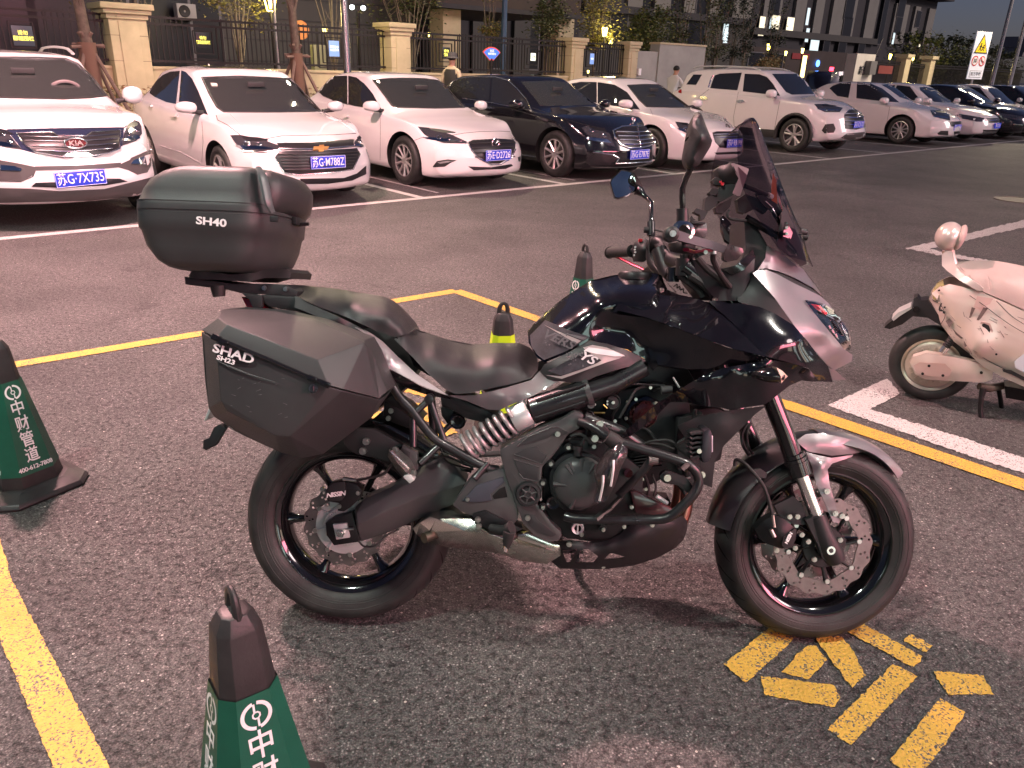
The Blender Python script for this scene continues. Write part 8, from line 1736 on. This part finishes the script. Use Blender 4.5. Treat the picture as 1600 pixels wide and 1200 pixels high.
building('tall block with slanting pale piers and a few lit windows, centre of the skyline',ua,ub,V,24,14,M_FDARK,strips=strips_px(((1188,1216),(1238,1254),(1269,1282),(1296,1333),(1351,1366)),V,20,z2,24),bands=((z1,z2,.6,M_FGREY),),wins=wn)
V=46;ua,ub=UZ(1368,40,V)[0],UZ(1462,20,V)[0]
wn=[(UZ(x,y,V)[0],UZ(x,y,V)[1],w_,h_,m_,.40)for x,y,w_,h_,m_ in((1404,12,1.9,2.2,M_WDK),(1399,40,1.7,2,M_WDK),(1391,60,.5,1.4,M_WLC),(1430,30,1.2,2,M_WDK),(1432,70,.4,.5,M_WLIT),(1376,30,1.2,6,M_WDK))]
bz=building('farther dark tower with projecting eaves beside the open sky',ua,ub,V,UZ(1462,3,V)[1],14,M_FDARK,strips=strips_px(((1393,1414),(1424,1432),(1446,1456)),V,30,6,UZ(1440,4,V)[1]-.6),wins=wn)
new_obj('eaves',box(.3,6,UZ(1462,3,V)[1]+.35,ub-ua+1.6,15.6,.5),M_FDARK,bz)
V=34;ua,ub=UZ(1098,90,V)[0],UZ(1340,95,V)[0]
sh=building('row of low shopfronts with red and white lights under the tall block',ua,ub,V,UZ(1200,74,V)[1],4,M_FBRN,wins=[(UZ(x,y,V)[0],UZ(x,y,V)[1],w_,h_,m_,.05)for x,y,w_,h_,m_ in((1180,94,2.2,1.2,M_WDK),(1254,104,.7,1.9,mat('window_lit_amber',(.6,.5,.2),.5,emit=(1,.75,.25),es=2.5)),(1160,98,1.2,1.4,M_WDK),(1215,100,1.2,1.6,M_WDK))])
new_obj('red_banner',box(UZ(1250,88,V)[0]-(ua+ub)/2,-.08,UZ(1250,88,V)[1],3.0,.04,.5),mat('shop_banner_red',(.30,.04,.04),.6),sh)
new_obj('blue_sign',cyl((UZ(1276,99,V)[0]-(ua+ub)/2,-.10,UZ(1276,99,V)[1]),(UZ(1276,99,V)[0]-(ua+ub)/2,-.16,UZ(1276,99,V)[1]),.30),mat('blue_lit_sign',(.05,.15,.7),.4,emit=(.1,.3,1),es=3),sh)
V=11;a,b=UZ(1337,100,V)[0],UZ(1366,100,V)[0];zt_=UZ(1350,84,V)[1]
kw=robj('gate_wall',rbox(a,b,V,V+.5,.1,zt_),mat('whitewashed_wall',(.55,.54,.48),.8,var=.08,vscale=2),'white gate wall block with dark writing above the roof of the ten-spoke saloon','wall')
new_obj('lettering',xf(text_mesh('新庄园',.42,.006,.004,shear=.2),Matrix.Translation(((a+b)/2+.05,V-.012,UZ(1342,111,V)[1]))@Matrix.Rotation(R(90),4,'X')),M_NB,kw,0);new_obj('camera_box',rbox(b-.9,b-.3,V-.3,V-.02,zt_-.9,zt_-.3),M_FRM,kw);new_obj('whip_aerial',tube([(b,V,zt_),(b+.35,V,zt_+.7)],.02,6),M_IRON,kw)
c0=UZ(1411,100,V)[0];c1=UZ(1450,100,V)[0]
for c,l_ in((c0,'slim pale fence pillar right of the red banner'),(c1,'slim pale fence pillar farther right, by the dark trees')):
 t=rthing('stone_pillar',c,V,l_,'pillar','stone pillars of the fence');zz=UZ(1411,90,V)[1];new_obj('shaft',box(0,0,zz/2,.55,.5,zz),M_STONE,t);new_obj('capital',box(0,0,zz+.08,.75,.7,.16),M_STONE,t)
fence(b+.1,c0-.3,'iron fence panel carrying a red banner beside the white gate wall',V,zt=2.35,base=False);fence(c0+.3,c1-.3,'iron fence panel between the two slim pale pillars',V,zt=2.3,base=False);fence(c1+.3,c1+14,'long iron fence panel running off behind the road sign',V,zt=2.3,base=False)
a,b=UZ(1371,110,V-.2)[0],UZ(1393,110,V-.2)[0];z=UZ(1382,109,V-.2)[1]
robj('red_banner',rbox(a,b,V-.25,V-.22,z-.18,z+.18),mat('banner_red',(.16,.03,.025),.7),'red cloth banner hung on the iron fence','banner');
for k,(x,y,V_,s_)in enumerate(((1445,90,16,1.0),(1478,95,17,1.0),(1505,92,18,1.1),(1538,95,20,1.0),(1566,100,22,1.0),(1418,90,24,1.2))):
 tree(x,y,V_,('dark leafy tree directly right of the far tower foot','rounded dark tree behind the slim pillars','full dark tree left of the road sign','dark tree showing right behind the road sign','low dark tree between road sign and right lamp post','tall dark tree in front of the far tower')[k],((0,2.9*s_,1.5,.9),(.3,2.2,1.3,.6)),.10,None,3200,M_LEAFD if k in(1,5)else M_LEAF,.10,h0=1.8,spread=1.2,seed=40+k,top=4.4*s_)
hb=bmesh.new();bmesh.ops.create_grid(hb,x_segments=60,y_segments=12,size=1)
rr=random.Random(5)
for v in hb.verts:
 x,y=v.co.x,v.co.y;v.co=Vector((230+x*210,330+y*60+90*x*x,max(-1,(1-y*y)*(11+5*math.sin(x*5)+3*math.sin(x*13+1)))))
robj('hills',hb,mat('night_hill',(.05,.045,.05),.9,var=.3,vscale=.05),kind='structure',smooth=80)
hc=rthing('hillside_houses',150,235,'lit houses clustered on the distant hillside at the right edge','houses')
for k,(x,y)in enumerate(((1583,66),(1589,70),(1595,66),(1585,74),(1597,73),(1592,80),(1577,84))):
 p=CO+ray(x,y).normalized()*300;q=hc.matrix_world.inverted()@p
 w=new_obj('house',box(q.x,q.y,q.z,4.5,4,3),mat('far_house',(.18,.17,.17),.8),hc,0);new_obj('window',box(q.x,q.y-2.05,q.z,2.4,.1,1.0),mat('far_window',(.5,.5,.4),.5,emit=(1,.9,.6),es=1.0),w,0)
V=6.6;u,z=UZ(1530,87,V);t=rthing('road_sign',u,V,'tall white road sign with yellow children warning triangle and two red-ringed discs','road sign')
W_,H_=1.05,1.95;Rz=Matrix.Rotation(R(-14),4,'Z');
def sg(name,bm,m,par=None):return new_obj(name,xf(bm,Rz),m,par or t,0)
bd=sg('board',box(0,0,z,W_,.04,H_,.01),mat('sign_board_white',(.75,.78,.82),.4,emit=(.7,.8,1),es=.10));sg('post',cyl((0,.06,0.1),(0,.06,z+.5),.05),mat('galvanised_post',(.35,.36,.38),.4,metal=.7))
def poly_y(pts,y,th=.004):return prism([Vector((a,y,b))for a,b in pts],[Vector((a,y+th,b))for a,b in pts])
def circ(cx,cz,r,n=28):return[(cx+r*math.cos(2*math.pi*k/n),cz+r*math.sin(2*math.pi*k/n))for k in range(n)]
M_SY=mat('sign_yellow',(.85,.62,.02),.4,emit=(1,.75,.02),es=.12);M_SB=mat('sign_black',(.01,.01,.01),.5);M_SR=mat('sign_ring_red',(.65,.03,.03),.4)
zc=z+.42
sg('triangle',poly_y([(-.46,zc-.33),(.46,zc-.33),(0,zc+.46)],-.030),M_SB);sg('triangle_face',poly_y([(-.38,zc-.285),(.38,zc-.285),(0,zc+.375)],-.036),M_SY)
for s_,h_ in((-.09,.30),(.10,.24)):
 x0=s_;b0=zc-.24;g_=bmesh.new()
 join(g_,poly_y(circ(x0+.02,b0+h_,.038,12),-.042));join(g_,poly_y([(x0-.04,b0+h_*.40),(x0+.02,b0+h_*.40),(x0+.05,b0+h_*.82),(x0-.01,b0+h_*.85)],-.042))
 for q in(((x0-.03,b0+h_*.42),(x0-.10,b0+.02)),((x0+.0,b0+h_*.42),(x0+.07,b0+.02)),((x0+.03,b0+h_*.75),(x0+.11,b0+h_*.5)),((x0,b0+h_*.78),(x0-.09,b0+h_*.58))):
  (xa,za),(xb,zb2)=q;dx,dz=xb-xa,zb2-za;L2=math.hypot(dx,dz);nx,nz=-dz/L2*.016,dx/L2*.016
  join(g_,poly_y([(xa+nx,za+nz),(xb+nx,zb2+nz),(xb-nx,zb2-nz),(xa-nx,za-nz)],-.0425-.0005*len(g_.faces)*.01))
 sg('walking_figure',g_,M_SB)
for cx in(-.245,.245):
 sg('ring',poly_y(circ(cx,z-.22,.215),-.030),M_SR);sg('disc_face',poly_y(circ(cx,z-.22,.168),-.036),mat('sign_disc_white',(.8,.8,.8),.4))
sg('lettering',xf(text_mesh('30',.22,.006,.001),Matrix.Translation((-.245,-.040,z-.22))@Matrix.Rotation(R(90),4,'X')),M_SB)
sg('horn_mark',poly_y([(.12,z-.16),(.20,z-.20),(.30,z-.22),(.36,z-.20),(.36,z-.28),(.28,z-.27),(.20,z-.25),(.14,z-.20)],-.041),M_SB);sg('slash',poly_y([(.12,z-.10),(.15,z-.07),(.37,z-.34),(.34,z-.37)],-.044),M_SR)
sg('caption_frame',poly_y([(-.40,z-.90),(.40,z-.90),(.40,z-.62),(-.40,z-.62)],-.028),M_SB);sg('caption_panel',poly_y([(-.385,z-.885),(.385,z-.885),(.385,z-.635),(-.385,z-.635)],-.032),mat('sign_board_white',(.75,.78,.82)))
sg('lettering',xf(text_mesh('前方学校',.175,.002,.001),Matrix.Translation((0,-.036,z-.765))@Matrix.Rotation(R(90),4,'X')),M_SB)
M_POLE=mat('lamp_pole_metal',(.28,.27,.28),.22,metal=.9)
def lamp_post(px,py,V,label,H=7.0,r=.10,power=330,col=(1,.80,.55),u=None,arm=-1.5):
 u=UZ(px,py,V)[0]if u is None else u;t=rthing('street_lamp',u,V,label,'street lamp','tall street lamps along the pavement')
 new_obj('pole',tube([(0,0,.1),(0,0,.9),(0,0,1.0),(0,0,H)],[r*1.3,r*1.25,r,r*.6],16),M_POLE,t);new_obj('base_plate',box(0,0,.15,.42,.42,.04,.005),M_POLE,t)
 new_obj('arm',tube([(0,0,H-.1),(0,arm*.5,H+.22),(0,arm,H+.3)],[r*.5,r*.4,r*.35],10,smooth=4),M_POLE,t)
 hd=new_obj('lamp_head',box(0,arm-.35,H+.30,.28,.80,.09,.03),M_POLE,t);new_obj('led_panel',box(0,arm-.35,H+.248,.20,.60,.012),mat('led_panel',(.9,.85,.7),.4,emit=(1,.85,.62),es=60),hd)
 ld=bpy.data.lights.new('lamp_light','AREA');ld.shape='RECTANGLE';ld.size=.22;ld.size_y=.62;ld.energy=power;ld.color=col;lo=bpy.data.objects.new('lamp_light',ld);COL.objects.link(lo);lo.parent=t;lo.location=(0,arm-.35,H+.235);return t
lamp_post(540,50,7.3,'polished metal lamp post rising behind the third white car',6.5,.085)
lamp_post(0,0,7.0,'tall lamp post at the far end of the parked row',7.5,.10,330,u=40);lamp_post(0,0,7.0,'tall lamp post beyond the left edge of the row',6.5,.085,220,u=-9)
lamp_post(1567,60,6.3,'tall slender lamp post by the road sign at the right',7.5,.10,450)
M_LAN=mat('lantern_glow',(.9,.8,.2),.4,emit=(1,.78,.18),es=6)
def lantern(px,py,V,label,s_=1.0,kind=0,pw=25):
 s_*=.62
 u,z=UZ(px,py,V);t=rthing('garden_lantern',u,V,label,'garden lamp','lit garden lanterns')
 new_obj('post',cyl((0,0,.1),(0,0,z-.3*s_),.035),M_IRON,t);P=[(-.26,.22),(.26,.22),(.14,-.30),(-.14,-.30)]
 fr=bmesh.new()
 for(xa,za),(xb,zb2)in zip(P,P[1:]+P[:1]):join(fr,tube([(xa*s_,0,z+za*s_),(xb*s_,0,z+zb2*s_)],.035*s_,6))
 new_obj('glowing_frame',fr,M_LAN,t);new_obj('bulb',cyl((0,0,z-.2*s_),(0,0,z+.12*s_),.05*s_,.07*s_),M_LAN,t)
 if pw:
  ld=bpy.data.lights.new('lantern_light','POINT');ld.energy=pw;ld.color=(1,.78,.30);ld.shadow_soft_size=.25;lo=bpy.data.objects.new('lantern_light',ld);COL.objects.link(lo);lo.parent=t;lo.location=(0,-.35,z-.05)
lantern(422,5,10.8,'yellow lantern in the leaves at the top left',.9,pw=60);lantern(945,49,12,'brighter yellow lantern above the paired pillars',.8,pw=60);lantern(954,64,15,'dimmer small lantern just below the bright one',.7,pw=0)
lantern(1201,73,22,'bright lantern left of the lit shop row',1.0,pw=120);lantern(1228,83,24,'small dim lantern right of the yellowish shrub',.8,pw=0);lantern(1254,79,22,'yellow lantern in front of the striped shopfront',.9,pw=0)
lantern(1391,88,15,'round yellow lantern left of the slim pillar',.8,pw=60);lantern(1427,90,15,'yellow lantern between the two slim pillars',.8,pw=60);lantern(508,47,14,'small amber lantern behind the long fence panel',.5,pw=15);lantern(671,54,14,'tiny amber lantern over the fence above the hatted man',.35,pw=0)
lantern(919,112,8.2,'low amber lamp shining just above the roof of the shield-grille saloon',.22,pw=6)
V=13;u,z=UZ(559,15,V);t=rthing('globe_lamp',u,V,'white twin-globe lamp on a dark post right of the lamp post','garden lamp');new_obj('post',cyl((0,0,.1),(0,0,z),.05),M_IRON,t)
for s_ in(-.18,.18):new_obj('globe',lathe([(0,-.07),(.06,-.04),(.07,0),(.06,.04),(0,.07)],16,axis='z',c=(s_,0,z+.05),closed=False),mat('white_globe',(.9,.9,.9),.4,emit=(.9,1,.95),es=4),t)
V=12;u,z=UZ(787,30,V);robj('blue_post',tube([(u+.03,V,.1),(u,V,1.6),(u+.02,V,2.6),(u+.05,V,4.6)],[.10,.08,.09,.07],10),mat('blue_painted_post',(.04,.09,.15),.5),'dark blue post behind the fan-shaped sign','post')
u,z=UZ(431,40,10.4);robj('pale_post',tube([(u,10.4,.1),(u-.02,10.4,4.6)],.035,8),mat('pale_metal',(.35,.36,.37),.4,metal=.5),'thin pale post behind the fence under the lantern','post')
V=11.2;u,z=UZ(470,47,V);t=rthing('round_notice',u,V,'round orange notice on a stake behind the long fence panel','sign');new_obj('disc',xf(lathe([(0,-.01),(.22,-.01),(.22,.01),(0,.01)],24),Matrix.Translation((0,0,z))),mat('orange_notice',(.45,.18,.06),.6),t);new_obj('stake',cyl((0,.03,.1),(0,.03,z),.02),M_IRON,t)
u,z=UZ(497,83,11);robj('bollard',rbox(u-.17,u+.17,10.9,11.1,.1,UZ(497,70,11)[1],.02),mat('bollard_olive',(.22,.22,.14),.7),'squat olive box post seen through the long fence panel','post')
V=17;u,z=UZ(1306,108,V);t=rthing('parked_van',u,V,'dark van with red beacon and lit number plate on the side street','van')
bm=loft([[Vector((x,y*w_,z_))for y,z_ in((-1,.35),(1,.35),(1,h_*.55),(.86,h_),(-.86,h_),(-1,h_*.55))]for x,w_,h_ in((-1.9,.8,1.5),(-1.75,.92,1.85),(.4,.95,1.9),(1.1,.93,1.75),(1.7,.9,1.2),(2.4,.85,1.05),(2.5,.8,.8))]);new_obj('body',bm,mat('van_dark_blue',(.02,.022,.05),.25,coat=.8),t,50)
for x in(-1.2,1.7):
 for y in(-.9,.9):new_obj('wheel',lathe([(.1,-.1),(.33,-.1),(.35,0),(.33,.1),(.1,.1)],24,c=(x,y,.35)),M_TYRE,t)
new_obj('side_window',box(.1,-.935,1.45,2.2,.03,.45),M_GLASS,t);new_obj('beacon',cyl((-.5,0,1.9),(-.5,0,2.1),.12),mat('red_beacon',(.8,.02,.04),.3,emit=(1,.03,.06),es=6),t);new_obj('lit_plate',box(.6,-.98,1.0,.9,.02,.32),mat('lit_plate',(.8,.7,.8),.4,emit=(1,.8,.95),es=1.5),t)
robj('guard_rail',join(tube([(UZ(1255,118,13)[0],13,.95),(UZ(1300,118,13)[0],13,.95)],.04,8),join(rbox(UZ(1258,118,13)[0],UZ(1258,118,13)[0]+.08,12.96,13.04,.1,.95),rbox(UZ(1296,118,13)[0],UZ(1296,118,13)[0]+.08,12.96,13.04,.1,.95))),M_ALU,'pale metal guard rail behind the SUV bonnet','railing')
def added_lane_lamp(x,y,rot,label,power,col,H=6.5):  # unseen lamp posts added beside the lane to light the scene
 t=lamp_post(0,0,0,label,H,.085,power,col,u=0);t.matrix_world=Matrix.Translation((x,y,-.1))@Matrix.Rotation(R(rot),4,'Z');return t
added_lane_lamp(6.2,1.6,-70,'added lamp post beside the scooter bay, unseen outside the right edge',210,(1,.93,.86))
added_lane_lamp(-5.6,5.2,100,'unseen lamp post added outside the left edge to light the lane pink',1050,(1,.52,.52))
added_lane_lamp(-4.5,-1.0,110,'unseen lamp post added outside the left edge near the camera',190,(.86,1,.90))
# -------- people
def skinned(name,V_,E_,m,parent,sub_=2):
 me=bpy.data.meshes.new(name);me.from_pydata([v[:3]for v in V_],E_,[]);o=bpy.data.objects.new(name,me);COL.objects.link(o)
 sk=o.modifiers.new('skin','SKIN');sk.use_smooth_shade=True
 for i,v in enumerate(V_):me.skin_vertices[0].data[i].radius=(v[3],v[4]if len(v)>4 else v[3]);me.skin_vertices[0].data[i].use_root=(i==0)
 sb=o.modifiers.new('sub','SUBSURF');sb.levels=sb.render_levels=sub_
 bpy.context.view_layer.update();m2=bpy.data.meshes.new_from_object(o.evaluated_get(bpy.context.evaluated_depsgraph_get()));bpy.data.objects.remove(o)
 for mm in m:m2.materials.append(mm)
 o2=bpy.data.objects.new(name,m2);COL.objects.link(o2);o2.parent=parent;return o2
M_SKIN=mat('skin',(.42,.24,.17),.55)
def person(M,label,hip,knees,feet,hands,elbows,chest,neck,head,top,legs,hat=None,group=None):
 t=empty('person',M,label,'person',group);V_=[(*hip,.15,.11)];E_=[]
 def chain(a,pts):
  for p in pts:V_.append(p);E_.append((a,len(V_)-1));a=len(V_)-1
  return a
 mid=tuple((hip[i]+chest[i])/2 for i in range(3));c=chain(0,[(*mid,.14,.10),(*chest,.17,.12)]);nk=chain(c,[(*neck,.055)])
 chain(nk,[(head[0],head[1],head[2]-.05,.075),(head[0],head[1],head[2]+.06,.085)])
 for s_,k,f in((-1,knees[0],feet[0]),(1,knees[1],feet[1])):
  e=chain(0,[(hip[0],hip[1]+.09*s_,hip[2]-.08,.085),(*k,.06),(f[0],f[1],f[2]+.08,.042),(f[0]+.16,f[1],f[2]+.035,.035)])
 for s_,e_,h in((-1,elbows[0],hands[0]),(1,elbows[1],hands[1])):
  w_=chain(c,[(chest[0],chest[1]+.20*s_,chest[2]+.05,.062),(*e_,.046),(*h,.030)])
  d=(Vector(h)-Vector(e_)).normalized();q=chain(w_,[(*(Vector(h)+d*.07),.036,.018)])
  for j,L_ in enumerate((.07,.08,.075,.06)):b=Vector(h)+d*.08+Vector((0,(j-1.5)*.018,0));chain(q,[(*(b+d*L_*.5),.009),(*(b+d*L_+Vector((.01,0,-.01))),.008)])
  chain(w_,[(*(Vector(h)+d*.03+Vector((.03,0,.01))),.011),(*(Vector(h)+d*.07+Vector((.045,0,0))),.009)])
 o=skinned('body',V_,E_,[top,legs,M_SKIN,M_RUB],t)
 for f in o.data.polygons:
  c_=f.center;f.material_index=3 if min(c_.z-feet[0][2],9)<.09 else(1 if c_.z<hip[2]+.02 else(2 if c_.z>neck[2]-.01 else 0))
  if min((c_-Vector(h)).length for h in hands)<.05 or any((c_-(Vector(h)+(Vector(h)-Vector(e_)).normalized()*.1)).length<.09 for h,e_ in zip(hands,elbows)):f.material_index=2
  f.use_smooth=True
 hx,hy,hz=head;fb=bmesh.new()
 join(fb,tube([(hx+.078,hy,hz+.03),(hx+.100,hy,hz-.005),(hx+.085,hy,hz-.015)],[.008,.013,.009],8))
 new_obj('nose',fb,M_SKIN,t)
 for s_ in(-1,1):new_obj('ear',tube([(hx,hy+.080*s_,hz+.025),(hx-.008,hy+.088*s_,hz),(hx,hy+.080*s_,hz-.03)],[.010,.014,.010],8),M_SKIN,t);new_obj('eye',xf(lathe([(0,-.008),(.008,0),(0,.008)],10,closed=False),Matrix.Translation((hx+.078,hy+.03*s_,hz+.028))),M_PIT,t)
 new_obj('mouth',tube([(hx+.083,hy-.02,hz-.045),(hx+.088,hy,hz-.046),(hx+.083,hy+.02,hz-.045)],.004,6),mat('lips',(.35,.12,.10),.5),t)
 hb=bmesh.new();bmesh.ops.create_uvsphere(hb,u_segments=20,v_segments=12,radius=.093)
 for v in hb.verts:
  if v.co.z<-.02:v.co.z=-.02+(v.co.z+.02)*.5
  v.co+=Vector((hx-.014,hy,hz+.035))
 new_obj('hair',hb,mat('black_hair',(.012,.011,.010),.7),t)
 if hat:new_obj('hat',lathe([(.150,-.035),(.155,-.028),(.110,.008),(.105,.06),(.095,.088),(.05,.10),(0,.10),(0,.094),(.09,.07),(.10,.01)],28,axis='z',c=(hx,hy,hz+.065)),hat,t)
 return t
V=7.15;u,z=UZ(706,104,V)
person(RM@Matrix.Translation((u,V,.13))@Matrix.Rotation(R(15),4,'Z'),'man in a grey bucket hat and pale jacket with dark vest, standing behind the cars',(0,0,.92),((.03,-.10,.50),(.03,.10,.50)),((0,-.11,0),(.02,.11,0)),((.12,-.27,.84),(.10,.27,.82)),((-.02,-.27,1.10),(-.02,.27,1.10)),(0,0,1.26),(0,0,1.44),(.02,0,1.56),mat('pale_jacket',(.50,.42,.30),.8),mat('dark_trousers',(.03,.03,.035),.8),mat('grey_hat',(.07,.07,.075),.85,bump=.5,bscale=200))
vs=new_obj('vest',loft([[Vector((.175*k_*math.cos(a)*.8,.21*k_*math.sin(a),z_))for a in[2*math.pi*i/24 for i in range(24)]]for z_,k_ in((.95,.95),(1.1,.92),(1.28,1.0),(1.36,.75))]),mat('dark_vest',(.025,.025,.025),.8),[o for o in bpy.data.objects if o.name=='person'][0])
V=7.0;u,z=UZ(1052,118,V);BM_=RM@Matrix.Translation((u,V,.13))
person(BM_,'rider in a pale top on an electric bicycle between the grey wall and the SUV',(-.05,0,.82),((.32,-.13,.72),(.32,.13,.62)),((.25,-.14,.26),(.28,.14,.16)),((.48,-.24,1.02),(.48,.24,1.02)),((.22,-.27,1.05),(.22,.27,1.05)),(.06,0,1.20),(.10,0,1.38),(.13,0,1.50),mat('pale_top',(.60,.60,.58),.8),mat('dark_trousers',(.03,)*3),None)
eb=empty('electric_bicycle',BM_,'electric bicycle ridden behind the white cars, below its pale-topped rider','bicycle')
for x in(-.50,.62):new_obj('wheel',join(lathe([(.22,-.02),(.25,-.026),(.272,0),(.25,.026),(.22,.02)],32,c=(x,0,.272)),cyl((x,-.05,.272),(x,.05,.272),.04)),M_TYRE,eb)
new_obj('frame',join(tube([(-.5,0,.27),(-.1,0,.32),(.25,0,.35),(.45,0,.9)],.03,8),tube([(.62,0,.27),(.5,0,.7),(.43,0,1.0)],.022,8)),M_GLOSS2,eb)
new_obj('seat',box(-.1,0,.72,.42,.2,.08,.03),M_SEAT,eb);new_obj('seat_post',cyl((-.1,0,.32),(-.08,0,.69),.02),M_DARK,eb);new_obj('handlebar',tube([(.44,-.28,1.0),(.46,0,1.03),(.44,.28,1.0)],.014,8),M_DARK,eb)
# -------- unseen lit shop row, added behind the camera for its pink light
sh=rthing('added_shop_row',0,-18,'unseen row of shops added across the lane for the pink light of its sign boxes','building')
new_obj('wall',box(8,-3,3,64,6,6),M_FBRN,sh,0)
def em(n,c,e):return mat(n,c,.5,emit=c,es=e)  # emissive materials for the added shop lights
for k,(x,w_,z_,h_,m_)in enumerate(((-10,7,3.6,1.0,em('sign_cool',(.72,1,.90),2.5)),(0,10,3.9,1.9,em('sign_rose',(1,.27,.36),14)),(9.5,7,3.8,1.6,em('sign_red',(1,.10,.14),7)),(18,7,3.7,1.4,em('sign_white',(.84,.93,1),12)),(27,9,3.7,1.4,em('sign_white',(.84,.93,1),12)))):
 sb=new_obj('added_sign_box',box(x,.12,z_,w_,.2,h_,.02),m_,sh,0);new_obj('sign_frame',box(x,.05,z_,w_+.2,.12,h_+.2),M_IRON,sh,0)
for k,x in enumerate((-9.5,-6,-1,3,9.5,13,18.5,22)):
 f=new_obj('window',box(x,.03,1.5,2.6,.08,2.3),M_FRM,sh,0);new_obj('pane',box(x,.08,1.5,2.4,.04,2.1),em('shop_white',(.85,1,.95),1.6)if k%2 else em('shop_warm',(1,.85,.65),1.4),f,0)
for x in range(-14,26,5):new_obj('added_downlight',box(x,.7,4.9,.5,.3,.06),em('downlight_white',(.8,.9,1),30),sh,0)  # lights added along the unseen shop row
new_obj('awning',box(8,.5,5.1,64,1.2,.25,.03),M_FDARK,sh,0)
bpy.context.view_layer.update()
